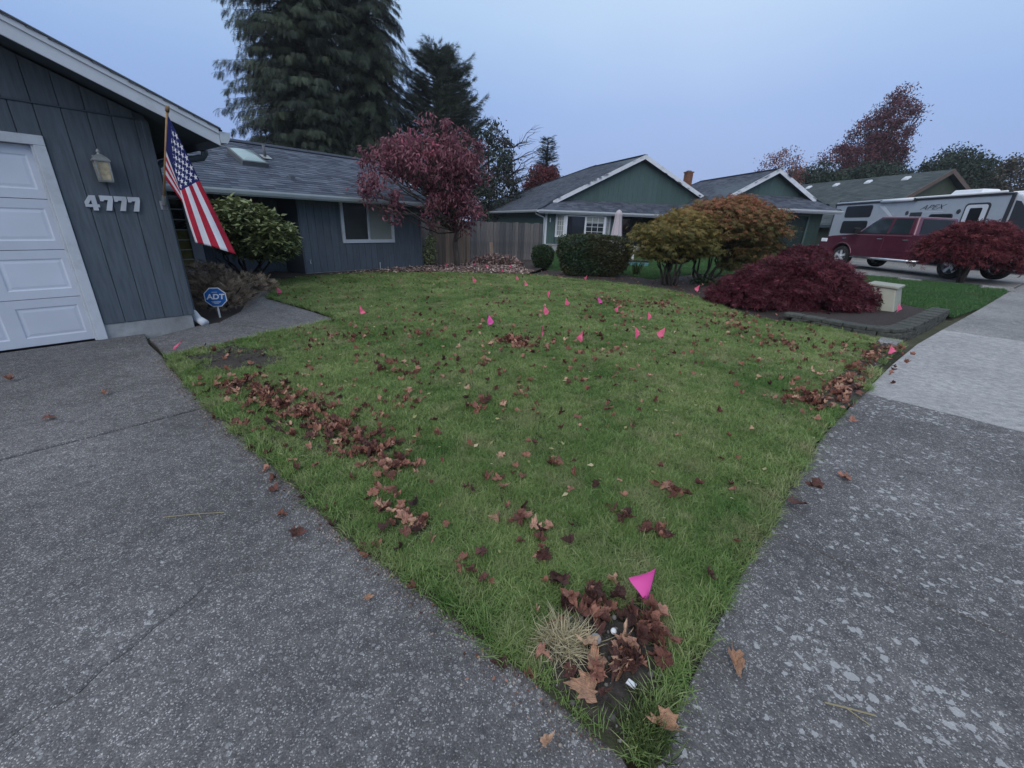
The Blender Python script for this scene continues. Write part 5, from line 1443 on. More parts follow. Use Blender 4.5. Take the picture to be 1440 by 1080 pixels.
# ---- utility pedestal
ub = empty('utility_box', (7.38, 8.5, g(7.4) + .02), R(42)); tag(ub, 'beige metal utility pedestal half hidden by the weeping maple', 'utility box')
MAT['beige'] = paint('beige_steel', (.30, .30, .245), .5, .1, 4, .3, .05, dirt=(.2, .2, .16))
MB().hexa([(-.40, -.28, .03), (.40, -.28, .03), (.40, .30, .03), (-.40, .30, .03), (-.34, -.18, .50), (.34, -.18, .50), (.34, .25, .52), (-.34, .25, .52)]).build('cabinet', MAT['beige'], ub, bevel=.02, seg=2)
MB().hexa([(-.37, -.22, .501), (.37, -.22, .501), (.37, .28, .525), (-.37, .28, .525), (-.37, -.22, .545), (.37, -.22, .545), (.37, .28, .565), (-.37, .28, .565)]).build('lid', MAT['beige'], ub, bevel=.012, seg=2)
MB().box(-.46, .46, -.34, .36, -.12, .03).build('pad', MAT['sidewalk_far'], ub)

# ================================================================== closed patio umbrella and porch things
um = empty('patio_umbrella', (4.75, 21.3, 0)); tag(um, 'closed pale pink patio umbrella beside the bay window', 'umbrella')
MAT['canvas'] = paint('faded_canvas', (.40, .36, .39), .8, .1, 10, .1, .1, streak=True)
mb = MB(); nseg = 32; prof = [(.02, 2.24), (.10, 2.19), (.17, 2.05), (.155, 1.98), (.17, 1.7), (.21, 1.35), (.25, 1.0), (.28, .75)]
b_ = 0
for r_, z_ in prof:
    for k in range(nseg):
        a = 2 * math.pi * k / nseg; rr = r_ * (1 + .14 * math.cos(8 * a) * (z_ < 2.1))
        mb.v.append((rr * math.cos(a), rr * math.sin(a), z_))
for i in range(len(prof) - 1):
    for k in range(nseg): mb.f.append((i * nseg + k, i * nseg + (k + 1) % nseg, (i + 1) * nseg + (k + 1) % nseg, (i + 1) * nseg + k)); mb.m.append(0)
mb.build('canopy', MAT['canvas'], um, smooth=True)
MB().tube([(0, 0, 0), (0, 0, 2.2)], .022, 10).build('pole', MAT['alu'], um); MB().lathe([(0, 0), (.26, 0), (.26, .06), (.05, .1), (0, .1)], n=20).build('base', MAT['black'], um)
MAT['teal'] = paint('teal_plastic', (.10, .27, .29), .5, .06, 5)
for i, (x_, lb) in enumerate(((4.62, 'left teal plastic planter trough behind the hedge'), (5.12, 'right teal plastic planter trough behind the hedge'))):
    pl = empty('planter', (x_, 17.7, 0), R(5)); tag(pl, lb, 'planter', 'teal planters')
    MB().hexa([(-.20, -.12, 0), (.20, -.12, 0), (.20, .12, 0), (-.20, .12, 0), (-.235, -.15, .17), (.235, -.15, .17), (.235, .15, .17), (-.235, .15, .17)]).build('trough', MAT['teal'], pl, bevel=.012)
    MB().box(-.22, .22, -.14, .14, .171, .24).build('soil', MAT['mulch'], pl)
MAT['figure'] = paint('pale_figure', (.5, .5, .5), .6)
for (x_, y_, h_, lb) in ((4.72, 17.72, .55, 'slender white garden figure in the left teal planter'), (5.25, 17.72, .9, 'tall pale solar light standing in the right teal planter')):
    f_ = empty('garden_figure', (x_, y_, .241)); tag(f_, lb, 'ornament')
    if h_ < .7: MB().lathe([(0, 0), (.06, 0), (.05, .1), (.035, .2), (.055, .3), (.03, .38), (.045, .45), (.03, .52), (0, .55)], n=12).build('body', MAT['figure'], f_, smooth=True)
    else:
        MB().tube([(0, 0, 0), (0, 0, .7)], .012, 8).build('stem', MAT['alu'], f_); MB().box(-.07, .07, -.07, .07, .7, .86).build('head', MAT['figure'], f_, bevel=.02)
ch_ = empty('porch_chair', (6.3, 27.2, .14), R(10)); tag(ch_, 'dark wooden chair standing in the shaded porch', 'chair')
for sx in (-.25, .25):
    for sy in (-.25, .25): MB().box(sx - .02, sx + .02, sy - .02, sy + .02, 0, .95 if sy > 0 else .42).build('leg', MAT['bark_dark'], ch_)
MB().box(-.28, .28, -.28, .28, .421, .46).build('seat', MAT['bark_dark'], ch_); MB().box(-.22, .22, .235, .265, .55, .95).build('backrest', MAT['bark_dark'], ch_)
bn = empty('porch_bench', (8.2, 24.7, g(8)), R(8)); tag(bn, 'low dark bench on the grass before the porch', 'bench')
MB().box(-.5, .5, -.15, .15, .38, .42).build('seat', MAT['bark_dark'], bn)
for sx in (-.44, .44): MB().box(sx - .03, sx + .03, -.13, .13, 0, .379).build('leg', MAT['bark_dark'], bn)

# ================================================================== maroon pickup truck  (local x to the right/away, y forward)
HB = R(8)
tk = empty('pickup_truck', (14.05, 14.17, .275), HB); tag(tk, 'maroon pickup truck parked in the neighbour driveway', 'truck')
def car_paint(name, col):
    m, n_, l_, b_ = new_mat(name)
    b_.inputs["Base Color"].default_value = (*col, 1); b_.inputs["Roughness"].default_value = .32
    b_.inputs["Coat Weight"].default_value = .8; b_.inputs["Coat Roughness"].default_value = .08
    b_.inputs["Metallic"].default_value = .3
    f = noise(n_, l_, coords(n_), 3, 4); r_ = ramp_node(n_, [(.3, tuple(c * .85 for c in col)), (.7, tuple(c * 1.1 for c in col))]); l_.new(f, r_.inputs[0]); l_.new(r_.outputs[0], b_.inputs["Base Color"])
    return m
MAT['maroon'] = car_paint('maroon_paint', (.10, .013, .033))
MAT['alloy'] = paint('silver_alloy', (.62, .64, .66), .3, .04, 5, .6, 0, metal=.35)
MAT['tyre'] = paint('tyre_rubber', (.018, .018, .019), .85)
MAT['darkglass'] = paint('dark_tint', (.008, .009, .012), .3, .1, 3, .3, 0)
MAT['carglass'] = glass('tinted_glass', (.02, .028, .034), .05)
HW = .99; CXT = .99
WB = 4.2
def arch(cy, cz=.42, r_=.49, n_=9): return [(cy + r_ * math.cos(a), cz + r_ * math.sin(a)) for a in np.linspace(math.pi * .03, math.pi * .97, n_)]
prof = [(-1.28, .58), (-1.32, 1.0), (-1.30, 1.27), (1.4, 1.29), (3.75, 1.28), (3.95, 1.26), (4.85, 1.18), (5.28, 1.06), (5.4, .92), (5.4, .62), (5.15, .46)]
prof += arch(WB) + arch(0) + [(-.9, .5)]
bd = MB(); bd.prism(prof, 'x', 0, 2 * HW)
body = bd.build('body', MAT['maroon'], tk, bevel=.045, seg=3, smooth=False)
for s_, e in ((-1, 0.0), (1, 2 * HW)):            # wheel-arch lips
    for cy in (0, WB):
        a_ = arch(cy, .42, .505, 14); MB().tube([(e + s_ * .004, y_, z_) for y_, z_ in a_], .028, 6).build('arch_lip', MAT['maroon'], body, smooth=True)
MB().box(.12, 2 * HW - .12, -1.0, 5.0, .40, .60).build('chassis', MAT['black'], tk)
MB().box(.10, 2 * HW - .10, -1.2, 1.36, 1.27, 1.312).build('bed_cover', MAT['black'], tk)
# cab greenhouse
yb0, yb1, yt0, yt1, z0, z1 = 1.48, 3.80, 1.64, 3.04, 1.275, 1.93
xb, xt = .035, .20
cbp = [(xb, yb0, z0), (2 * HW - xb, yb0, z0), (2 * HW - xb, yb1, z0), (xb, yb1, z0), (xt, yt0, z1 - .02), (2 * HW - xt, yt0, z1 - .02), (2 * HW - xt, yt1, z1), (xt, yt1, z1)]
cab = MB().hexa(cbp).build('cab', MAT['maroon'], tk, bevel=.06, seg=3)
def onside(y, t, side=-1, off=.006):
    xx = xb + (xt - xb) * t
    x_ = xx - off if side < 0 else 2 * HW - xx + off
    return (x_, y, z0 + (z1 - z0) * t)
def sidewin(name, pts, side):
    p = [onside(y, t, side) for y, t in pts]; q = [onside(y, t, side, -.02) for y, t in pts]
    n_ = len(p); MB().add(p + q, [tuple(range(n_)), tuple(range(n_, 2 * n_))[::-1]] + [(i, (i + 1) % n_, n_ + (i + 1) % n_, n_ + i) for i in range(n_)]).build(name, MAT['carglass'], cab)
for sd_ in (-1, 1):
    sidewin('window', [(2.52, .07), (3.60, .07), (3.20, .72), (2.98, .88), (2.54, .88)], sd_)
    sidewin('window', [(1.70, .07), (2.42, .07), (2.42, .88), (1.78, .86)], sd_)
def slant(name, yA, yB, tA, tB, xm, off):
    def P_(t, sx):
        xx = xb + (xt - xb) * t + xm; yy = yA + (yB - yA) * t + off
        return (xx if sx < 0 else 2 * HW - xx, yy, z0 + (z1 - z0) * t)
    p = [P_(tA, -1), P_(tA, 1), P_(tB, 1), P_(tB, -1)]; q = [(a, b - math.copysign(.03, off), c) for a, b, c in p]
    MB().add(p + q, [(0, 1, 2, 3), (7, 6, 5, 4)] + [(i, (i + 1) % 4, 4 + (i + 1) % 4, 4 + i) for i in range(4)]).build(name, MAT['darkglass'], cab)
slant('windshield', yb1, yt1, .08, .90, .10, .02); slant('rear_window', yb0, yt0, .10, .85, .18, -.012)
for sd_, e in ((-1, -.012), (1, 2 * HW - .006)):
    for ya, yb_, nm in ((2.50, 3.68, 'front'), (1.52, 2.47, 'rear')):
        dpan = MB().prism([(ya, .56), (yb_ - .0, .56), (yb_, 1.26), (ya, 1.26)], 'x', e, e + .018).build('door', MAT['maroon'], tk, bevel=.007, seg=1)
        MB().box(e - .022 if sd_ < 0 else e + .02, e - .001 if sd_ < 0 else e + .04, ya + .06, ya + .26, 1.11, 1.145).build('handle', MAT['chrome'], dpan, bevel=.006)
        MB().box(e - .012 if sd_ < 0 else e + .018, e - .001 if sd_ < 0 else e + .03, ya + .02, yb_ - .02, .72, .75).build('moulding', MAT['maroon'], dpan, bevel=.004)
    MB().tube([(e + sd_ * .06, .95, .43), (e + sd_ * .06, 3.6, .43)], .045, 10).build('running_board', MAT['chrome'], tk, smooth=True)
    mir = MB().box(e + sd_ * .24 if sd_ < 0 else e + .02, e - .02 if sd_ < 0 else e + .26, 3.52, 3.68, 1.29, 1.50).build('mirror', MAT['black'], tk, bevel=.03, seg=2)
    MB().box(e - .002 if sd_ < 0 else e - .03, e + .05 if sd_ < 0 else e + .014, 5.02, 5.33, .93, 1.07).build('headlight', MAT['sign_white'], tk, bevel=.02)
    MB().box(e - .0 if sd_ < 0 else e - .06, e + .07 if sd_ < 0 else e + .012, -1.335, -1.18, .92, 1.2).build('tail_light', MAT['fred'], tk, bevel=.01)
    MB().box(e - .01 if sd_ < 0 else e + .006, e + .005 if sd_ < 0 else e + .016, 4.1, 4.27, 1.08, 1.12).build('badge', MAT['chrome'], tk)
MB().box(.02, 2 * HW - .02, -1.52, -1.30, .52, .74).build('rear_bumper', MAT['chrome'], tk, bevel=.04, seg=3)
MB().box(.05, 2 * HW - .05, 5.34, 5.52, .50, .78).build('front_bumper', MAT['chrome'], tk, bevel=.05, seg=3)
MB().box(.35, 2 * HW - .35, 5.385, 5.43, .80, 1.04).build('grille', MAT['chrome'], tk, bevel=.02)
MB().box(.25, 2 * HW - .25, -1.325, -1.315, .72, 1.24).build('tailgate', MAT['maroon'], tk, bevel=.004)
for cy in (0, WB):
    for s_, e in ((-1, .005), (1, 2 * HW - .005)):
        wh = empty('wheel', (e - s_ * .13, cy, .405), 0, tk)
        MB().lathe([(.25, -.12), (.36, -.13), (.395, -.10), (.405, -.05), (.405, .05), (.395, .10), (.36, .13), (.25, .12)], n=28, axis='x').build('tyre', MAT['tyre'], wh, smooth=True)
        rm = MB().lathe([(.262, -.125), (.268, 0), (.262, .125), (.24, .11), (.235, -.0), (.24, -.11)], n=28, axis='x')
        for k in range(5):
            a = 2 * math.pi * k / 5 + .3
            xo = s_ * .085
            rm.bar((xo, .04 * math.cos(a), .04 * math.sin(a)), (xo * .95, .245 * math.cos(a), .245 * math.sin(a)), .085, .03, upv=(1, 0, 0))
        rm.lathe([(0, s_ * .115), (.05, s_ * .11), (.075, s_ * .08), (.075, s_ * .04)], n=16, axis='x')
        rm.build('rim', MAT['alloy'], wh)
        MB().lathe([(0, s_ * .03), (.235, s_ * .03)], n=20, axis='x').build('brake_disc', MAT['found_dark'], wh)

# ================================================================== travel trailer (local x away, y to its rear)
rv = empty('travel_trailer', (19.38, 17.9, .27), R(-3.9)); tag(rv, 'grey and white travel trailer lettered APEX parked behind the truck', 'trailer')
MAT['rvglass'] = paint('smoked_acrylic', (.006, .007, .01), .35, .1, 3, .25, 0)
MAT['rvgrey'] = paint('trailer_gelcoat', (.42, .46, .51), .35, .05, 3, .4, .03)
MAT['rvwhite'] = paint('trailer_white', (.60, .62, .66), .35, .05, 3, .4, .03)
MAT['rvtrim'] = paint('trailer_dark_trim', (.035, .038, .045), .4, .1, 4)
RW = 2.45
sidep = [(.25, .50), (11.05, .62), (11.05, 2.98), (.25, 2.98)]
shell = MB().prism(sidep, 'x', 0, RW).build('shell', MAT['rvgrey'], rv, bevel=.03, seg=2)
# rounded nose cap with a dark front window
nose = MB(); npf = [(.249, .55), (.249, 3.0), (-.05, 2.95), (-.55, 2.55), (-1.0, 1.9), (-1.2, 1.2), (-1.1, .6)]
nose.prism(npf, 'x', .04, RW - .04); noso = nose.build('nose_cap', MAT['rvwhite'], rv, bevel=.10, seg=3)
MB().prism([(.10, 2.72), (-.10, 2.68), (-.50, 2.30), (-.80, 1.75), (-.85, 1.45), (.05, 1.45)], 'x', .028, .06).build('nose_graphic', MAT['rvtrim'], noso)
MB().prism([(-.20, 2.84), (-.585, 2.56), (-.99, 1.98), (-.97, 1.96), (-.565, 2.53), (-.18, 2.80)], 'x', .35, RW - .35).build('front_window', MAT['rvglass'], noso)
MB().box(.02, RW - .02, .2, 11.08, 2.985, 3.03).build('roof', MAT['rvwhite'], rv, bevel=.01)
MB().box(-.03, .03, .18, 11.12, 2.93, 3.015).build('edge_trim', MAT['rvtrim'], rv)
MB().tube([(-.05, .5, 3.06), (-.05, 10.9, 3.04)], .045, 8).build('gutter_rail', MAT['rvwhite'], rv, smooth=True)
MB().box(-.012, .02, .16, .30, .55, 2.94).box(-.012, .02, 10.98, 11.09, .6, 2.94).build('corner_trim', MAT['rvtrim'], rv)
MB().box(-.008, .01, .31, 10.97, .50, 1.12).build('skirt', MAT['rvtrim'], rv)
def rvbox(nm, y0, y1, za, zb, mat, par=rv, x0=-.02, x1=.01, bev=.0): return MB().box(x0, x1, y0, y1, za - .27, zb - .27).build(nm, mat, par, bevel=bev, seg=2)
def rounded(y0, y1, za, zb, r_):
    za -= .27; zb -= .27; out_ = []
    for cy, cz, a0 in ((y1 - r_, zb - r_, 0), (y0 + r_, zb - r_, 90), (y0 + r_, za + r_, 180), (y1 - r_, za + r_, 270)):
        for k in range(5): a = R(a0 + k * 22.5); out_.append((cy + r_ * math.cos(a), cz + r_ * math.sin(a)))
    return out_
def rvwin(y0, y1, za, zb):
    w_ = MB().prism(rounded(y0 - .04, y1 + .04, za - .04, zb + .04, .14), 'x', -.016, .01).build('window', MAT['rvtrim'], rv)
    MB().prism(rounded(y0, y1, za, zb, .11), 'x', -.024, -.0165).build('pane', MAT['rvglass'], w_)
rvwin(7.8, 9.95, 2.52, 3.08); rvwin(7.85, 9.95, 1.62, 2.26); rvwin(2.6, 3.8, 1.7, 2.52)
rvbox('vent', 4.3, 5.0, 2.46, 2.66, MAT['rvtrim'], bev=.008)
for y_ in (5.22, 2.36): MB().lathe([(0, -.03), (.085, -.03), (.10, -.01), (.10, .01)], (0, y_, 2.64 - .27), 16, 'x').build('speaker', MAT['rvtrim'], rv)
dro = MB().prism(rounded(.98, 2.12, 1.0, 2.96, .16), 'x', -.02, .01).build('door', MAT['rvtrim'], rv)
MB().prism(rounded(1.06, 2.04, 1.07, 2.89, .12), 'x', -.034, -.0205).build('panel', MAT['rvwhite'], dro)
MB().prism(rounded(1.27, 1.83, 1.75, 2.76, .05), 'x', -.040, -.0345).build('pane', MAT['rvglass'], dro)
MB().prism([(7.3, 3.04 - .27), (6.9, 3.02 - .27), (6.05, 2.45 - .27), (6.2, 2.42 - .27)], 'x', -.006, .004).build('swoosh', MAT['rvwhite'], rv)
MB().prism([(6.45, 2.42 - .27), (6.15, 2.46 - .27), (5.75, 2.20 - .27), (6.05, 2.22 - .27)], 'x', -.007, .004).build('swoosh', MAT['rvtrim'], rv)
text_mesh('APEX', .30, MAT['rvtrim'], rv, (-.008, 3.87, 2.86 - .27), (R(90), 0, R(-90)), .002, -.002, .55, sx=1.75)
MB().box(-.004, .002, 3.15, 4.3, 2.655 - .27, 2.675 - .27).build('pinstripe', MAT['rvwhite'], rv)
awn = MB().tube([(-.10, 4.9, 3.0), (-.10, 7.1, 2.98)], .07, 10).build('awning', MAT['rvwhite'], rv, smooth=True)
for y_ in (4.9, 7.1): MB().box(-.15, -.02, y_ - .04, y_ + .04, 2.9, 3.06).build('bracket', MAT['rvtrim'], awn)
MB().hexa([(.7, 2.45, 3.03), (1.7, 2.45, 3.03), (1.7, 4.15, 3.03), (.7, 4.15, 3.03), (.85, 2.6, 3.34), (1.55, 2.6, 3.34), (1.55, 4.0, 3.36), (.85, 4.0, 3.36)]).build('air_conditioner', MAT['rvwhite'], rv, bevel=.06, seg=3)
MB().hexa([(.7, -.1, 3.02), (1.7, -.1, 3.02), (1.7, 1.3, 3.03), (.7, 1.3, 3.03), (.85, .1, 3.14), (1.55, .1, 3.14), (1.55, 1.2, 3.14), (.85, 1.2, 3.14)]).build('roof_hatch', MAT['rvwhite'], rv, bevel=.03)
MB().hexa([(.5, 7.6, 3.03), (1.1, 7.6, 3.03), (1.1, 8.4, 3.03), (.5, 8.4, 3.03), (.55, 7.65, 3.14), (1.05, 7.65, 3.14), (1.05, 8.35, 3.14), (.55, 8.35, 3.14)]).build('roof_hatch', MAT['rvwhite'], rv, bevel=.03)
ld = MB()
for x_ in (.2, .62):
    ld.tube([(x_, 11.2, .9), (x_, 11.24, 3.0), (x_, 11.1, 3.2), (x_, 10.7, 3.22), (x_, 10.6, 3.05)], .018, 6)
for z_ in np.arange(1.0, 3.0, .3): ld.tube([(.2, 11.21, z_), (.62, 11.21, z_)], .014, 6)
ld.build('ladder', MAT['rvtrim'], rv)
for y_ in (5.0, 5.9):
    wh = empty('wheel', (.10, y_, .34), 0, rv)
    MB().lathe([(.2, -.1), (.31, -.1), (.34, -.05), (.34, .05), (.31, .1), (.2, .1)], n=20, axis='x').build('tyre', MAT['tyre'], wh, smooth=True)
    MB().lathe([(0, -.07), (.2, -.09), (.205, 0)], n=20, axis='x').build('rim', MAT['alu'], wh)
MB().box(.5, RW - .5, -1.15, 10.9, .36, .49).build('frame', MAT['black'], rv)
MB().bar((RW / 2, -1.15, .42), (RW / 2, -2.3, .42), .14, .12).tube([(RW / 2, -1.9, 0), (RW / 2, -1.9, 1.0)], .05, 8).box(RW / 2 - .25, RW / 2 + .25, -1.6, -1.25, .5, .95).build('hitch', MAT['rvtrim'], rv)
# ================================================================== grass (uncountable: instanced tufts)
def grass_mat(name, stops, patch_lo, patch_hi, straw):
    m, n, l, b = new_mat(name)
    a = n.new("ShaderNodeAttribute"); a.attribute_name = 'rnd'
    oi = n.new("ShaderNodeObjectInfo")
    ad_ = n.new("ShaderNodeMath"); ad_.operation = 'MULTIPLY_ADD'; l.new(oi.outputs["Random"], ad_.inputs[0]); ad_.inputs[1].default_value = .4
    ml_ = n.new("ShaderNodeMath"); ml_.operation = 'MULTIPLY'; l.new(a.outputs["Fac"], ml_.inputs[0]); ml_.inputs[1].default_value = .6
    l.new(ml_.outputs[0], ad_.inputs[2])
    r_ = ramp_node(n, stops); l.new(ad_.outputs[0], r_.inputs[0])
    v = wpos(n)
    f1 = noise(n, l, v, .9, 6, .68); rp = ramp_node(n, [(.36, patch_lo), (.64, patch_hi)]); l.new(f1, rp.inputs[0])
    c = mixc(n, l, 1.0, r_.outputs[0], rp.outputs[0], 'MULTIPLY')
    f2 = noise(n, l, v, 2.6, 5, .7); rs = ramp_node(n, [(.50, (0, 0, 0)), (.70, (.70, .70, .70))]); l.new(f2, rs.inputs[0])
    c = mixc(n, l, rs.outputs[0], c, straw)
    l.new(c, b.inputs["Base Color"]); b.inputs["Roughness"].default_value = .55; b.inputs["Specular IOR Level"].default_value = .25
    t = n.new("ShaderNodeBsdfTranslucent"); l.new(c, t.inputs[0])
    mx = n.new("ShaderNodeMixShader"); mx.inputs[0].default_value = .3
    l.new(b.outputs[0], mx.inputs[1]); l.new(t.outputs[0], mx.inputs[2]); l.new(mx.outputs[0], n["Material Output"].inputs[0])
    return m
MAT['grass'] = grass_mat('lawn_grass', [(0, (.088, .15, .042)), (.5, (.175, .268, .082)), (.85, (.29, .37, .152)), (1, (.50, .48, .28))], (.54, .70, .54), (1.36, 1.22, 1.36), (.36, .33, .19))
MAT['grass2'] = grass_mat('neighbour_grass', [(0, (.03, .085, .03)), (.5, (.06, .15, .05)), (1, (.11, .21, .08))], (.8, .85, .8), (1.15, 1.1, 1.05), (.10, .12, .05))
MAT['straw'] = leafmat('straw', [(0, (.30, .26, .16)), (1, (.60, .54, .37))], .2, .7)

def tuft_mesh(name, nb, rad, h, w, mat, lean=.5):
    V = []; F = []; A = []
    for i in range(nb):
        a = random.uniform(0, 6.283); r_ = rad * math.sqrt(random.random())
        bx, by = r_ * math.cos(a), r_ * math.sin(a)
        la = random.uniform(0, 6.283); ln_ = abs(random.gauss(0, lean)) * h; hh = h * random.uniform(.55, 1.15)
        px, py = -math.sin(la) * w / 2, math.cos(la) * w / 2
        dx, dy = math.cos(la) * ln_, math.sin(la) * ln_
        k = len(V)
        V += [(bx - px, by - py, 0), (bx + px, by + py, 0), (bx + dx * .35 + px * .8, by + dy * .35 + py * .8, hh * .6), (bx + dx * .35 - px * .8, by + dy * .35 - py * .8, hh * .6), (bx + dx, by + dy, hh)]
        F += [(k, k + 1, k + 2, k + 3), (k + 3, k + 2, k + 4)]
        A += [random.random()] * 5
    me = bpy.data.meshes.new(name); me.from_pydata(V, [], F)
    at = me.attributes.new('rnd', 'FLOAT', 'POINT'); at.data.foreach_set('value', A)
    me.materials.append(mat)
    return me

def grass_field(name, pts, zs, scl, tufts):
    me = bpy.data.meshes.new(name)
    n = len(pts)
    me.vertices.add(n)
    me.vertices.foreach_set('co', np.column_stack([pts, zs]).ravel())
    at = me.attributes.new('scl', 'FLOAT', 'POINT'); at.data.foreach_set('value', scl)
    rv_ = np.column_stack([rng.normal(size=n) * .12, rng.normal(size=n) * .12, rng.random(n) * 6.283]).ravel()
    at = me.attributes.new('rot', 'FLOAT_VECTOR', 'POINT'); at.data.foreach_set('vector', rv_)
    me.update()
    o = obj(name, me)
    coll = bpy.data.collections.new(name + '_tufts')
    for i, t in enumerate(tufts):
        to = bpy.data.objects.new('tuft', t); coll.objects.link(to)
    gn = bpy.data.node_groups.new(name, 'GeometryNodeTree')
    gn.interface.new_socket('Geometry', in_out='INPUT', socket_type='NodeSocketGeometry')
    gn.interface.new_socket('Geometry', in_out='OUTPUT', socket_type='NodeSocketGeometry')
    N_ = gn.nodes; Lk = gn.links
    gi = N_.new('NodeGroupInput'); go = N_.new('NodeGroupOutput')
    mp = N_.new('GeometryNodeMeshToPoints')
    ins = N_.new('GeometryNodeInstanceOnPoints')
    ci_ = N_.new('GeometryNodeCollectionInfo'); ci_.inputs['Collection'].default_value = coll
    ci_.inputs['Separate Children'].default_value = True; ci_.inputs['Reset Children'].default_value = True
    ns = N_.new('GeometryNodeInputNamedAttribute'); ns.data_type = 'FLOAT'; ns.inputs['Name'].default_value = 'scl'
    nr = N_.new('GeometryNodeInputNamedAttribute'); nr.data_type = 'FLOAT_VECTOR'; nr.inputs['Name'].default_value = 'rot'
    ri = N_.new('FunctionNodeRandomValue'); ri.data_type = 'INT'; ri.inputs['Min'].default_value = 0; ri.inputs['Max'].default_value = 50
    for s_ in ri.inputs:
        if s_.name == 'Max' and s_.type == 'INT': s_.default_value = len(tufts) - 1
        if s_.name == 'Min' and s_.type == 'INT': s_.default_value = 0
    Lk.new(gi.outputs[0], mp.inputs[0]); Lk.new(mp.outputs[0], ins.inputs['Points'])
    Lk.new(ci_.outputs[0], ins.inputs['Instance']); ins.inputs['Pick Instance'].default_value = True
    io = [s_ for s_ in ri.outputs if s_.type == 'INT'][0]
    Lk.new(io, ins.inputs['Instance Index'])
    e2r = N_.new('FunctionNodeEulerToRotation')
    Lk.new([s_ for s_ in nr.outputs if s_.enabled][0], e2r.inputs[0]); Lk.new(e2r.outputs[0], ins.inputs['Rotation'])
    Lk.new([s_ for s_ in ns.outputs if s_.enabled][0], ins.inputs['Scale'])
    Lk.new(ins.outputs[0], go.inputs[0])
    md = o.modifiers.new('tufts', 'NODES'); md.node_group = gn
    return tag(o, kind='stuff')

def rand_in(poly, dens):
    a = np.array(poly); lo = a.min(0); hi = a.max(0)
    n = int(dens * np.prod(hi - lo)); q = lo + rng.random((n, 2)) * (hi - lo)
    return q[inside(q, a)]

LEAF_CLUSTERS = [(-2.48, 3.52, .2), (-2.1, 3.31, .26), (-1.61, 2.93, .26), (-1.3, 2.72, .27), (-.94, 2.44, .2), (-.7, 2.24, .16), (-.57, 1.8, .12), (-.45, 1.74, .1), (-.02, 5.22, .26), (.45, 1.22, .2), (.33, 1.0, .14), (2.88, 3.61, .3), (3.34, 3.9, .25)]
thin = [c for c in LEAF_CLUSTERS]
near_t = [tuft_mesh('tuft', 34, .034, .034, .0030, MAT['grass'], 1.0) for _ in range(6)]
LAWN_IN = [tuple(p) for p in LAWN]
q = rand_in(LAWN, 1900); q = q[(edge_dist(q, LAWN) > .025) | (np.hypot(q[:, 0], q[:, 1]) > 5) | (np.sin(q[:, 0] * 17) * np.sin(q[:, 1] * 13) + rng.random(len(q)) > .05)]
dist = np.hypot(q[:, 0], q[:, 1])
want = np.where(dist < 2.6, 1900, np.where(dist < 5, 1150, np.where(dist < 9, 620, 380)))
q = q[rng.random(len(q)) < want / 1900]
bare = rng.random(len(q)); ok = ~inside(q, CORNER) & (~inside(q, DIRT) | (bare < .10) | ((edge_dist(q, DIRT) < .09) & (bare < .5))) & (~inside(q, EDGE_SOIL) | (bare < .12))
for cx, cy, r_ in thin:
    dd = np.hypot(q[:, 0] - cx, q[:, 1] - cy); ok &= ~((dd < r_ * .8) & (rng.random(len(q)) < .6))
q = q[ok]; dist = np.hypot(q[:, 0], q[:, 1])
ed = edge_dist(q, LAWN)
sc = np.where(dist < 2.6, .95, np.where(dist < 5, 1.08, np.where(dist < 9, 1.25, 1.5))) * (.75 + .5 * rng.random(len(q)))
sc *= np.where(ed < .06, 1.25, 1.0)
# uneven growth
sc *= .80 + .40 * (np.sin(q[:, 0] * 4.3 + 2 * np.sin(q[:, 1] * 2.7)) * np.sin(q[:, 1] * 3.9 + 1.3 * np.sin(q[:, 0] * 3.1)) * .5 + .5)
zl = np.array([lawn_z(a, b) for a, b in q])
grass_field('grass', q, zl - .004, sc, near_t)
far_t = [tuft_mesh('tuft', 22, .06, .06, .007, MAT['grass2'], .55) for _ in range(4)]
qa = np.concatenate([rand_in(NEIGH_LAWN, 420), rand_in(NEIGH_YARD, 150)])
grass_field('neighbour_grass', qa, G(qa[:, 0]) + .002, .8 + .5 * rng.random(len(qa)), far_t)

# taller fringe tuft at the pavement corner
ft = empty('corner_grass_tuft', (.46, .83, .0)); tag(ft, 'longer green grass tuft at the corner where driveway and sidewalk meet', 'grass tuft')
BL = [(-.02, 0, 0), (.02, 0, 0), (.018, .5, .03), (-.018, .5, .03), (0, 1, -.15)], [(0, 1, 2), (0, 2, 3), (3, 2, 4)]
n = 420; lo_ = rng.normal(size=(n, 3)) * [.035, .055, 0]; a = rng.random(n) * 6.283; d = np.stack([np.cos(a) * .6, np.sin(a) * .6, .5 + .8 * rng.random(n)], 1)
scatter('blades', *BL, lo_, d, .085 * (.6 + .7 * rng.random(n)), MAT['blade'], ft, width=1.2)
# dead straw clump in the dug corner
dg_ = empty('dead_grass_clump', (.235, 1.125, .02)); tag(dg_, 'straw coloured dead grass clump in the dug corner of the lawn', 'grass clump')
n = 760; lo_ = rng.normal(size=(n, 3)) * [.045, .035, 0]; a = rng.random(n) * 6.283; d = np.stack([np.cos(a) * .9 - .05, np.sin(a) * .9 - .35, .25 + .9 * rng.random(n)], 1)
scatter('blades', *BL, lo_, d, .095 * (.5 + .8 * rng.random(n)), MAT['straw'], dg_, width=.75)
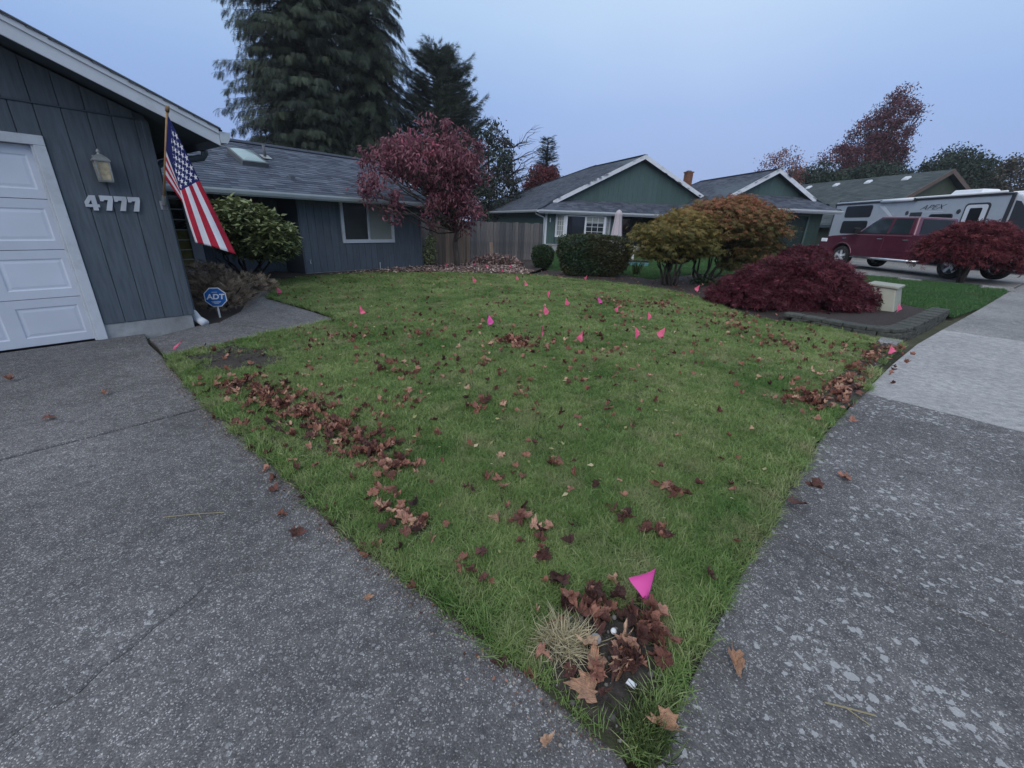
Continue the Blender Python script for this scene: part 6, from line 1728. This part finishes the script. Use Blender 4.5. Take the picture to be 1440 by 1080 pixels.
# pebbles in the dug corner
MAT['pebble'] = leafmat('pebbles', [(0, (.035, .033, .033)), (.7, (.11, .105, .10)), (1, (.2, .19, .18))], 0, .8)
ico = bmesh.new(); bmesh.ops.create_icosphere(ico, subdivisions=1, radius=1); iv = [tuple(v.co * (1 + random.uniform(-.18, .18))) for v in ico.verts]; if_ = [tuple(v.index for v in f.verts) for f in ico.faces]; ico.free()
q = rand_in(CORNER, 900); pz = .022 + .0 * q[:, 0]
tag(scatter('gravel', iv, if_, np.column_stack([q, pz]), unit(len(q)), .004 + .012 * rng.random(len(q)) ** 3, MAT['pebble'], None), kind='stuff')
q2 = rand_in(DIRT, 500); tag(scatter('soil_clods', iv, if_, np.column_stack([q2, np.array([lawn_z(a, b) for a, b in q2]) + .014]), unit(len(q2)), .004 + .014 * rng.random(len(q2)) ** 3, MAT['soil'], None), kind='stuff')
def pebble(name, label, loc, s, mat):
    me = bpy.data.meshes.new(name); me.from_pydata([(a * s[0], b * s[1], c * s[2]) for a, b, c in iv], [], if_)
    o = obj(name, me, None, mat); o.location = loc; o.rotation_euler = (.2, .1, random.random() * 3); o.modifiers.new('s', 'SUBSURF').render_levels = 2
    tag(o, label, 'stone'); return o
pebble('pebble', 'round white pebble in the dug corner of the lawn', (.43, 1.165, .035), (.018, .016, .011), MAT['sign_white'])
pebble('pebble', 'larger grey pebble beside the dead grass clump', (.355, 1.13, .035), (.026, .03, .018), MAT['grey_stone'])
sh_ = MB().hexa([(-.03, -.015, 0), (.03, -.02, .002), (.035, .012, .004), (-.02, .02, 0), (-.028, -.013, .008), (.028, -.018, .013), (.033, .011, .014), (-.019, .018, .008)]).build('plastic_scrap', MAT['rvwhite'], None, bevel=.003)
sh_.scale = (.55, .6, .6); sh_.location = (.445, .965, .04); sh_.rotation_euler = (.2, .15, -.5); tag(sh_, 'pale plastic scrap at the edge of the dug corner', 'scrap')

# ================================================================== fallen leaves
HALF = [(.0, .0), (.10, .10), (.38, .02), (.36, .16), (.62, .30), (.46, .38), (.55, .60), (.29, .52), (.21, .62), (.27, .82), (.12, .77), (0, 1.0)]
def maple_leaf(seed):
    r_ = random.Random(seed)
    lob = r_.uniform(.62, .95)
    hf = [(x * (1 if i_ in (1, 3, 5, 7, 8, 10, 11) else lob), y) for i_, (x, y) in enumerate(HALF)]
    out_ = hf + [(-x * r_.uniform(.6, 1.05), y * r_.uniform(.93, 1.04)) for x, y in hf[-2:0:-1]]
    curlx, curly, fold = r_.uniform(-.3, 2.2), r_.uniform(-.9, 1.3), r_.uniform(-.1, .9)
    tw = r_.uniform(-.5, .5)
    def Z(x, y): return curlx * x * x + curly * (y - .4) ** 2 + fold * abs(x) + tw * x * (y - .4) + r_.uniform(-.13, .13)
    V = [(0, .4, Z(0, .4))] + [(x * r_.uniform(.85, 1.05) * (1 - .25 * abs(curlx)), y, Z(x, y)) for x, y in out_]
    n_ = len(out_)
    F = [(0, 1 + i, 1 + (i + 1) % n_) for i in range(n_)]
    k = len(V); V += [(-.012, .02, .0), (.012, .02, .0), (r_.uniform(-.12, .12), -.42, r_.uniform(0, .15))]; F.append((k, k + 1, k + 2))
    V = [(x, y - .4, z) for x, y, z in V]
    return V, F
LV = [maple_leaf(s) for s in range(20)]
LSTOPS = [(0, (.045, .017, .015)), (.3, (.115, .044, .034)), (.65, (.25, .108, .076)), (.9, (.37, .19, .14)), (1, (.50, .33, .23))]
def leaf_obj_mat(name, stops):
    m, n, l, b = new_mat(name)
    oi = n.new("ShaderNodeObjectInfo"); r_ = ramp_node(n, stops); l.new(oi.outputs["Random"], r_.inputs[0])
    f = noise(n, l, coords(n), 5, 4, .6); rr = ramp_node(n, [(.3, (.6, .6, .62)), (.7, (1.35, 1.3, 1.25))]); l.new(f, rr.inputs[0])
    l.new(mixc(n, l, 1.0, r_.outputs[0], rr.outputs[0], 'MULTIPLY'), b.inputs["Base Color"]); b.inputs["Roughness"].default_value = .65
    bump(n, l, b, noise(n, l, stretch(n, l, coords(n), (14, 5, 5)), 2, 3), .5, .05)
    return m
MAT['leaf_obj'] = leaf_obj_mat('dry_maple_leaf', LSTOPS)
MAT['leaf_tan'] = leaf_obj_mat('tan_maple_leaf', [(0, (.30, .165, .10)), (1, (.38, .22, .14))])
MAT['leaf_stuff'] = leafmat('leaf_litter', LSTOPS, .1, .65)
leaf_me = []
for V, F in LV:
    me = bpy.data.meshes.new('fallen_leaf'); me.from_pydata(V, [], F); me.materials.append(MAT['leaf_obj']); leaf_me.append(me)

LF = []          # (x, y, z, size, region)
def gz_(x, y): return lawn_z(x, y) if inside([(x, y)], LAWN)[0] else g(x)
def add_leaves(cx, cy, r_, n, region, size=(.05, .09), lift=(.018, .045), ax=None):
    r_ = r_ * 1.3
    for i in range(int(n * 1.4)):
        a = random.uniform(0, 6.283); k = r_ * abs(random.gauss(0, .62))
        x, y = cx + math.cos(a) * k * (ax or 1), cy + math.sin(a) * k
        if not inside([(x, y)], LAWN)[0] and random.random() < .6: continue
        LF.append((x, y, gz_(x, y) + random.uniform(*lift), random.uniform(*size), region))
for c in [(-2.5, 3.50, .28, 34), (-2.15, 3.33, .32, 50), (-1.85, 3.1, .3, 42), (-1.6, 2.93, .3, 44), (-1.3, 2.72, .3, 46), (-1.05, 2.55, .25, 34), (-.9, 2.42, .22, 30), (-.7, 2.24, .17, 24), (-.58, 1.8, .13, 17), (-.45, 1.73, .1, 10)]: add_leaves(*c, 'drift')
for c in [(.36, 1.30, .16, 17), (.50, 1.24, .12, 11), (.56, 1.12, .10, 10), (.47, 1.05, .09, 9), (.33, .99, .08, 6)]: add_leaves(*c, 'corner', (.055, .10))
for c in [(-.02, 5.22, .30, 60), (.12, 5.05, .2, 24)]: add_leaves(*c, 'hollow', (.05, .09), (.02, .05))
for c in [(2.8, 3.58, .3, 40), (3.2, 3.8, .28, 36), (3.55, 4.2, .25, 26), (4.0, 4.6, .3, 24), (4.6, 5.2, .35, 26), (5.2, 5.6, .3, 20)]: add_leaves(*c, 'sidewalk')
for c in [(2.1, 8.5, .6, 55), (2.9, 8.5, .7, 55), (3.84, 5.7, .6, 50), (3.6, 6.6, .7, 40), (3.9, 7.5, .6, 30), (1.9, 7.0, .8, 26), (4.0, 9.6, .4, 18)]: add_leaves(*c, 'far')
for c in [(-.26, 3.15, .1, 8), (.17, 1.59, .12, 7), (-.1, 1.5, .07, 4), (.07, 1.81, .1, 6), (1.0, 2.09, .1, 8), (.81, 1.74, .08, 5), (.6, 1.81, .07, 3), (-1.26, 4.2, .25, 14), (-.91, 3.27, .2, 10), (-1.16, 5.38, .3, 16), (-.06, 2.16, .14, 7), (.3, 2.35, .12, 4), (.07, 3.6, .12, 4), (-2.2, 5.2, .5, 24), (-1.0, 3.9, .4, 14), (-.3, 4.3, .5, 14), (1.2, 4.9, .7, 22), (.5, 5.5, .4, 10)]: add_leaves(*c, 'loose', (.05, .095))
sp = rand_in(LAWN, 17)
for x, y in sp:
    if x * x + y * y < 1.4: continue
    LF.append((x, y, lawn_z(x, y) + random.uniform(.02, .042), random.uniform(.03, .08), 'loose' if y < 6 else 'far'))
for x, y in [(-1.2, 1.8), (-1.36, 2.01), (-1.42, 2.12), (-.97, 1.83), (-.69, 1.57), (-.94, 1.86), (-.66, 1.53), (0.0, 1.04), (.1, 1.0), (-1.75, 2.45), (-1.5, 2.2), (-1.15, 1.95), (-.9, 1.72), (-.4, 1.36), (-2.3, 2.9), (-.62, 1.58)]:
    LF.append((x, y, .012, random.uniform(.055, .085), 'kerbside'))
LF.sort(key=lambda t: -t[3] / math.sqrt(t[0] ** 2 + t[1] ** 2 + 2.0))
LABELS = {'drift': ('curled brown maple leaf in the drift along the driveway side of the lawn', 'leaves in the driveway side drift'),
          'corner': ('brown maple leaf heaped around the dug corner of the lawn', 'leaves in the corner heap'),
          'hollow': ('dark red leaf in the round leaf patch in the middle of the lawn', 'leaves in the round patch'),
          'sidewalk': ('brown leaf in the strip of leaves against the sidewalk edge', 'leaves along the sidewalk edge'),
          'far': ('small dry leaf scattered over the far half of the lawn', 'leaves on the far lawn'),
          'loose': ('single brown leaf lying loose on the open near lawn', 'loose leaves on the near lawn'),
          'kerbside': ('brown leaf fallen on the driveway concrete next to the lawn edge', 'leaves on the driveway edge')}
NIND = 288
for i, (x, y, z, s, reg) in enumerate(LF[:NIND]):
    o = bpy.data.objects.new('fallen_leaf', leaf_me[random.randrange(20)]); COL.objects.link(o)
    o.location = (x, y, z); o.scale = (s, s, s * random.uniform(.7, 1.1))
    tl = .16 if reg == 'kerbside' else .45
    o.rotation_euler = (random.gauss(0, tl), random.gauss(0, tl), random.uniform(0, 6.283))
    lb, gp = LABELS[reg]
    if reg == 'drift':
        part = 'garage end' if x < -1.95 else 'upper middle' if x < -1.35 else 'lower middle' if x < -.75 else 'street end'
        lb = 'curled brown maple leaf in the %s of the drift along the driveway' % part; gp = 'leaves in the %s of the drift' % part
    elif reg == 'corner':
        part = 'above' if y > 1.2 else 'right of' if x > .45 else 'below'
        lb = 'brown maple leaf heaped %s the dead grass clump at the dug corner' % part; gp = 'corner leaves %s the dead clump' % part
    elif reg == 'loose':
        part = 'left' if x < -.2 else 'right' if x > .7 else 'middle'
        lb = 'single brown leaf lying loose on the near %s of the lawn' % part; gp = 'loose leaves on the near %s lawn' % part
    tag(o, lb, 'leaf', gp)
singles = [((-4.54, 3.46, .02), .10, 'dark curled leaf on the driveway near the garage door', 0), ((-3.48, 3.24, .02), .09, 'brown leaf on the upper driveway slab right of the darker one', 0), ((-3.46, 2.77, .02), .08, 'small leaf at the far left of the driveway joint', 0), ((-1.04, 1.65, .025), .095, 'reddish maple leaf alone on the driveway beside the crack', 0),
           ((.86, 1.07, .02), .12, 'tan five lobed maple leaf lying alone on the near sidewalk', 1), ((2.21, 2.36, .02), .10, 'small brown maple leaf on the sidewalk beyond the curled pair', 0), ((1.87, 2.17, .05), .125, 'large curled purple brown leaf on the sidewalk beside the grass', 0), ((1.68, 2.03, .04), .11, 'curled dark leaf at the grass edge nearest the large curled one', 0),
           ((.52, .84, .04), .11, 'tan leaf against the longer corner grass tuft', 1), ((.33, 1.03, .05), .125, 'large tan maple leaf lying on the dug corner', 1), ((.28, .94, .045), .12, 'large tan maple leaf overhanging the driveway at the dug corner', 1), ((-.57, 1.3, .012), .045, 'tiny tan leaf on the near driveway', 1), ((.15, .80, .012), .06, 'small pinkish leaf on the driveway at the bottom of the view', 0)]
for k, (lc, s, lb, tan) in enumerate(singles):
    me = leaf_me[k % 8]
    if tan: me = me.copy(); me.materials.clear(); me.materials.append(MAT['leaf_tan'])
    o = bpy.data.objects.new('fallen_leaf', me); COL.objects.link(o); o.location = lc; o.scale = (s, s, s * (.45 if tan else .8))
    o.rotation_euler = (random.gauss(0, .1), random.gauss(0, .1), random.uniform(0, 6.28)); tag(o, lb, 'leaf', 'single leaves on the concrete')
rest = LF[NIND:]
idx = rng.integers(0, 8, len(rest))
for v in range(8):
    sel = [rest[i] for i in range(len(rest)) if idx[i] == v]
    if v == 0: allV = []
    allV.append(sel)
# the remaining far leaves as one mass
def leaf_mass(name, items, mat):
    V = []; F = []; A = []
    for (x, y, z, s, reg) in items:
        tv, tf = LV[random.randrange(20)]
        e = Matrix.Rotation(random.uniform(0, 6.283), 3, 'Z') @ Matrix.Rotation(random.gauss(0, .45), 3, 'X') @ Matrix.Rotation(random.gauss(0, .45), 3, 'Y')
        b = len(V); V += [tuple(e @ Vector(p) * s + Vector((x, y, z))) for p in tv]; F += [tuple(i + b for i in f) for f in tf]; A += [random.random()] * len(tv)
    me = bpy.data.meshes.new(name); me.from_pydata(V, [], F); at = me.attributes.new('rnd', 'FLOAT', 'POINT'); at.data.foreach_set('value', A)
    return tag(obj(name, me, None, mat), kind='stuff')
leaf_mass('leaf_litter', rest, MAT['leaf_stuff'])
MAT['paleleaf'] = leafmat('small_pale_leaves', [(0, (.20, .19, .07)), (.6, (.34, .30, .14)), (1, (.46, .40, .26))], .2, .6)
q = rand_in(LAWN, 7.0); q = q[np.hypot(q[:, 0], q[:, 1]) > 1.2]
tag(scatter('small_leaf_litter', *LEAF, np.column_stack([q, np.array([lawn_z(a, b) for a, b in q]) + .028 + .012 * rng.random(len(q))]), unit(len(q)) * [1, 1, .3], .02 + .03 * rng.random(len(q)), MAT['paleleaf'], None, flat=np.tile([0, 0, 1.], (len(q), 1))), kind='stuff')
# litter on the beds: pale chips before the blue house, leaf heap by the fence, mulch litter
MAT['chips'] = leafmat('pale_dry_litter', [(0, (.07, .04, .036)), (.4, (.22, .13, .115)), (.75, (.42, .31, .28)), (1, (.60, .50, .45))], .1, .8)
CH = [(-5.0, 11.2), (-4.1, 11.85), (-2.68, 12.7), (-.99, 12.93), (.31, 13.0), (.6, 13.9), (.0, 15.3), (-1.6, 15.6), (-2.9, 14.4), (-4.6, 12.1)]
q = rand_in(CH, 480)
w_ = np.clip((q[:, 0] + 5) / 2.5, .25, 1); q = q[rng.random(len(q)) < w_]
tag(scatter('bed_litter', *LEAF, np.column_stack([q, .06 + .025 * rng.random(len(q))]), unit(len(q)) * [1, 1, .25], .05 + .07 * rng.random(len(q)), MAT['chips'], None, flat=np.tile([0, 0, 1.], (len(q), 1))), kind='stuff')
lp_ = empty('leaf_heap', (-.75, 15.9, 0)); tag(lp_, 'heap of raked brown leaves before the cedar fence', 'leaf heap')
p = ell_points(1500, (0, 0, 0), (1.0, .6, .42), .55, 0.02)
scatter('leaf', *LEAF, p, unit(len(p)), .11 * (.6 + .8 * rng.random(len(p))), MAT['chips'], lp_, .75 * rng.random(len(p)))
bs = MB(); bs.lathe([(.0, .36), (.35, .30), (.7, .14), (.85, -.02)], n=14); hb = bs.build('heap_core', MAT['mulch'], lp_); hb.scale = (1, .6, 1)
q = np.concatenate([rand_in(MAPLE_BED, 26), rand_in(EDGE_SOIL, 200)]); zz = np.array([gz_(a, b) + .03 for a, b in q])
tag(scatter('mulch_litter', *LEAF, np.column_stack([q, zz]), unit(len(q)) * [1, 1, .3], .04 + .05 * rng.random(len(q)), MAT['leaf_stuff'], None, .9 * rng.random(len(q)), flat=np.tile([0, 0, 1.], (len(q), 1))), kind='stuff')

# crumbled grit and leaf fragments along the pavement edges
de = np.array(DRIVE_EDGE[1:] ); GR = []
for i in range(len(de) - 1):
    seg = de[i + 1] - de[i]; n_ = int(np.linalg.norm(seg) * 420); t_ = rng.random(n_)[:, None]
    nn = np.array([-seg[1], seg[0]]) / np.linalg.norm(seg)
    if nn @ (np.array([-3, 0.]) - de[i]) < 0: nn = -nn
    GR.append(de[i] + seg * t_ + nn * (np.abs(rng.normal(size=(n_, 1))) * .055 - .01))
GR = np.concatenate(GR)
MAT['grit'] = leafmat('edge_grit', [(0, (.05, .035, .03)), (.5, (.16, .12, .10)), (1, (.34, .30, .27))], 0, .9)
tag(scatter('edge_grit', iv, if_, np.column_stack([GR, np.full(len(GR), .001)]), unit(len(GR)), .0015 + .0055 * rng.random(len(GR)) ** 3, MAT['grit'], None), kind='stuff')
fb_ = GR[rng.random(len(GR)) < .12]
tag(scatter('leaf_crumbs', *LEAF, np.column_stack([fb_, np.full(len(fb_), .006)]), unit(len(fb_)) * [1, 1, .2], .006 + .016 * rng.random(len(fb_)) ** 2, MAT['leaf_stuff'], None, rng.random(len(fb_)), flat=np.tile([0, 0, 1.], (len(fb_), 1))), kind='stuff')
# twig on the driveway
tw_ = empty('twig', (-1.65, 1.775, .006)); tag(tw_, 'thin pale twig lying on the driveway', 'twig')
MB().tube([(-.14, -.028, 0), (-.05, -.012, .004), (.04, .008, .003), (.14, .026, 0)], .0022, 5).build('stem', MAT['straw'], tw_)
MB().tube([(.02, .004, .002), (.06, -.03, .002)], .0015, 4).build('side_shoot', MAT['straw'], tw_)
t2 = empty('twig', (1.17, .93, .008), .4); tag(t2, 'dry forked stalk lying on the near sidewalk', 'twig')
MB().tube([(-.05, .04, 0), (0, .0, .004), (.07, -.05, 0)], .003, 5).build('stem', MAT['straw'], t2)
MB().tube([(0, 0, .002), (.02, -.06, 0)], .002, 4).build('side_shoot', MAT['straw'], t2)

# ================================================================== pink marker flags
def flag_mat(name, col):
    m, n, l, b = new_mat(name); b.inputs["Base Color"].default_value = (*col, 1); b.inputs["Roughness"].default_value = .45
    t = n.new("ShaderNodeBsdfTranslucent"); t.inputs[0].default_value = (*col, 1)
    mx = n.new("ShaderNodeMixShader"); mx.inputs[0].default_value = .4
    l.new(b.outputs[0], mx.inputs[1]); l.new(t.outputs[0], mx.inputs[2]); l.new(mx.outputs[0], n["Material Output"].inputs[0])
    return m
MAT['coral'] = flag_mat('coral_pink_vinyl', (1.0, .18, .33)); MAT['magenta'] = flag_mat('magenta_vinyl', (1.0, .14, .52))
MAT['wire'] = paint('wire', (.25, .25, .26), .4, .05, 5, .5, 0, metal=.8)
def flag_sheet(seed):
    r_ = random.Random(seed); mb = MB(); nu, nv = 5, 7
    H_, W_ = .125, r_.uniform(.075, .10); pk = r_.uniform(.3, .5)
    bend = r_.uniform(-.5, .5)
    for j in range(nv + 1):
        v = j / nv
        w = W_ * (v / pk if v < pk else (1 - .8 * (v - pk) / (1 - pk)))
        w = max(w, .006)
        for i in range(nu + 1):
            u = i / nu
            mb.v.append((w * u * math.cos(bend * u), w * u * math.sin(bend * u) + .008 * math.sin(u * 5 + v * 4 + seed), .148 - H_ * v - .035 * u * u + .012 * u * math.sin(v * 6 + seed)))
    for j in range(nv):
        for i in range(nu):
            a = j * (nu + 1) + i; mb.f.append((a, a + 1, a + nu + 2, a + nu + 1)); mb.m.append(0)
    return mb.mesh('flag', smooth=True)
sheets = [flag_sheet(s) for s in range(5)]
FL = [((-2.26, 14.19), 'pink marker flag at the foot of the red leaved tree', 0), ((-1.41, 14.97), 'pink marker flag in the litter left of the leaf heap', 0), ((-1.0, 14.41), 'pink marker flag just in front of the leaf heap', 0), ((-.19, 14.69), 'pink marker flag at the right end of the leaf heap', 0), ((-.45, 13.14), 'pink marker flag on the bed edge before the leaf heap', 0),
      ((-1.07, 10.63), 'coral marker flag standing apart on the far left lawn', 0), ((.01, 11.47), 'farther of two coral flags close together below the boxwood', 0), ((.21, 10.35), 'nearer of two coral flags close together below the boxwood', 0), ((2.03, 12.34), 'coral marker flag at the foot of the big hedge', 0), ((.71, 8.76), 'top coral flag of the diagonal row of three in mid lawn', 0), ((.94, 7.88), 'middle coral flag of the diagonal row of three in mid lawn', 0), ((.49, 6.93), 'lowest coral flag of the diagonal row of three in mid lawn', 0),
      ((1.64, 8.23), 'magenta marker flag in the far band of fallen leaves', 1), ((1.82, 7.34), 'coral flag just below the magenta one in the leaf band', 0), ((2.2, 6.84), 'coral flag right of and below the leaf band', 0), ((4.68, 10.85), 'coral marker flag in dark mulch left of the weeping maple', 0), ((-.40, 6.09), 'larger magenta flag above the round leaf patch', 1), ((.38, 5.52), 'thin coral flag seen edge on right of the round leaf patch', 0), ((.9, 5.28), 'pink flag in a small leaf clump right of the thin one', 0), ((1.68, 5.63), 'left flag of the pair nearest the right lawn', 0), ((2.09, 5.68), 'right flag of the pair nearest the right lawn', 0),
      ((-4.62, 8.11), 'pink flag at the far corner of the entry walkway', 0), ((-2.46, 6.53), 'coral flag at the pointed tip of the entry walkway', 0), ((7.05, 7.75), 'pink flag on the retaining wall beside the utility box', 0), ((4.95, 5.34), 'pink flag in leaf litter at the sidewalk before the wall', 0), ((.60, 1.30), 'big magenta flag in the foreground beside the dug corner', 1)]
for i, ((x, y), lb, mg) in enumerate(FL):
    dcam = math.hypot(x, y)
    root = empty('marker_flag', (x, y, gz_(x, y) + (.17 if i == 23 else .02)), 0); tag(root, lb, 'marker flag', 'pink marker flags on the lawn')
    face = math.atan2(y, x) + math.pi / 2                       # roughly across the view, as most of them hang
    root.rotation_euler = (random.gauss(0, .06), random.gauss(0, .08), (face + math.pi if i == 16 or (i != 25 and random.random() < .5) else face) + random.gauss(0, .45) * (0 if i == 25 else 1) + (1.3 if i == 17 else 0))
    me = sheets[i % 5].copy()
    if i == 25:                                    # the nearest flag: hoist upright on the right, a bent tip to the left
        mbf = MB(); nu, nv = 6, 10
        for j in range(nv + 1):
            v = j / nv; w = .082 * (v / .42 if v < .42 else max(.16, max(0.0, 1 - (v - .42) / .58) ** 1.4)); w = max(w, .004)
            for k in range(nu + 1):
                u = k / nu; mbf.v.append((-w * u, .012 * math.sin(u * 3 + v * 2), .15 * (1 - v) + .006 - .012 * u * (1 - v) + .008 * math.sin(u * 4) * v))
        for j in range(nv):
            for k in range(nu):
                a = j * (nu + 1) + k; mbf.f.append((a, a + 1, a + nu + 2, a + nu + 1)); mbf.m.append(0)
        me = mbf.mesh('flag', smooth=True); root.rotation_euler = (0, .03, R(-25))
    me.materials.append(MAT['magenta'] if mg else MAT['coral'])
    o = obj('flag', me, root); s_ = 1.2 if i in (16, 25) else random.uniform(.98, 1.18); o.scale = (s_, s_, s_)
    MB().tube([(0, 0, -.12), (0, 0, .155 * s_)], .0014, 5).build('wire', MAT['wire'], root)
lyf = empty('marker_flag', (-3.83, 4.33, .02), R(40)); tag(lyf, 'pink marker flag lying flat where walkway meets driveway', 'marker flag', 'pink marker flags on the lawn')
lyf.location = (-3.78, 4.40, .06); lyf.rotation_euler = (R(-48), R(12), R(-42))
me = sheets[2].copy(); me.materials.append(MAT['coral']); o = obj('flag', me, lyf); o.location = (0, 0, -.02); MB().tube([(0, 0, -.3), (0, 0, .13)], .0014, 5).build('wire', MAT['wire'], lyf)
# ================================================================== evening haze
hz = MB().box(-760, 760, -340, 960, -1.3, 26).build('haze', None)
hz.data.materials.clear()
hm = bpy.data.materials.new('haze'); hm.use_nodes = True
hn_ = hm.node_tree.nodes; hn_.clear()
ho = hn_.new('ShaderNodeOutputMaterial'); hv = hn_.new('ShaderNodeVolumePrincipled')
hv.inputs['Color'].default_value = (.92, .96, 1.0, 1); hv.inputs['Density'].default_value = 0.0005; hv.inputs['Anisotropy'].default_value = .2
hm.node_tree.links.new(hv.outputs[0], ho.inputs['Volume'])
hz.data.materials.append(hm)
tag(hz, kind='stuff')
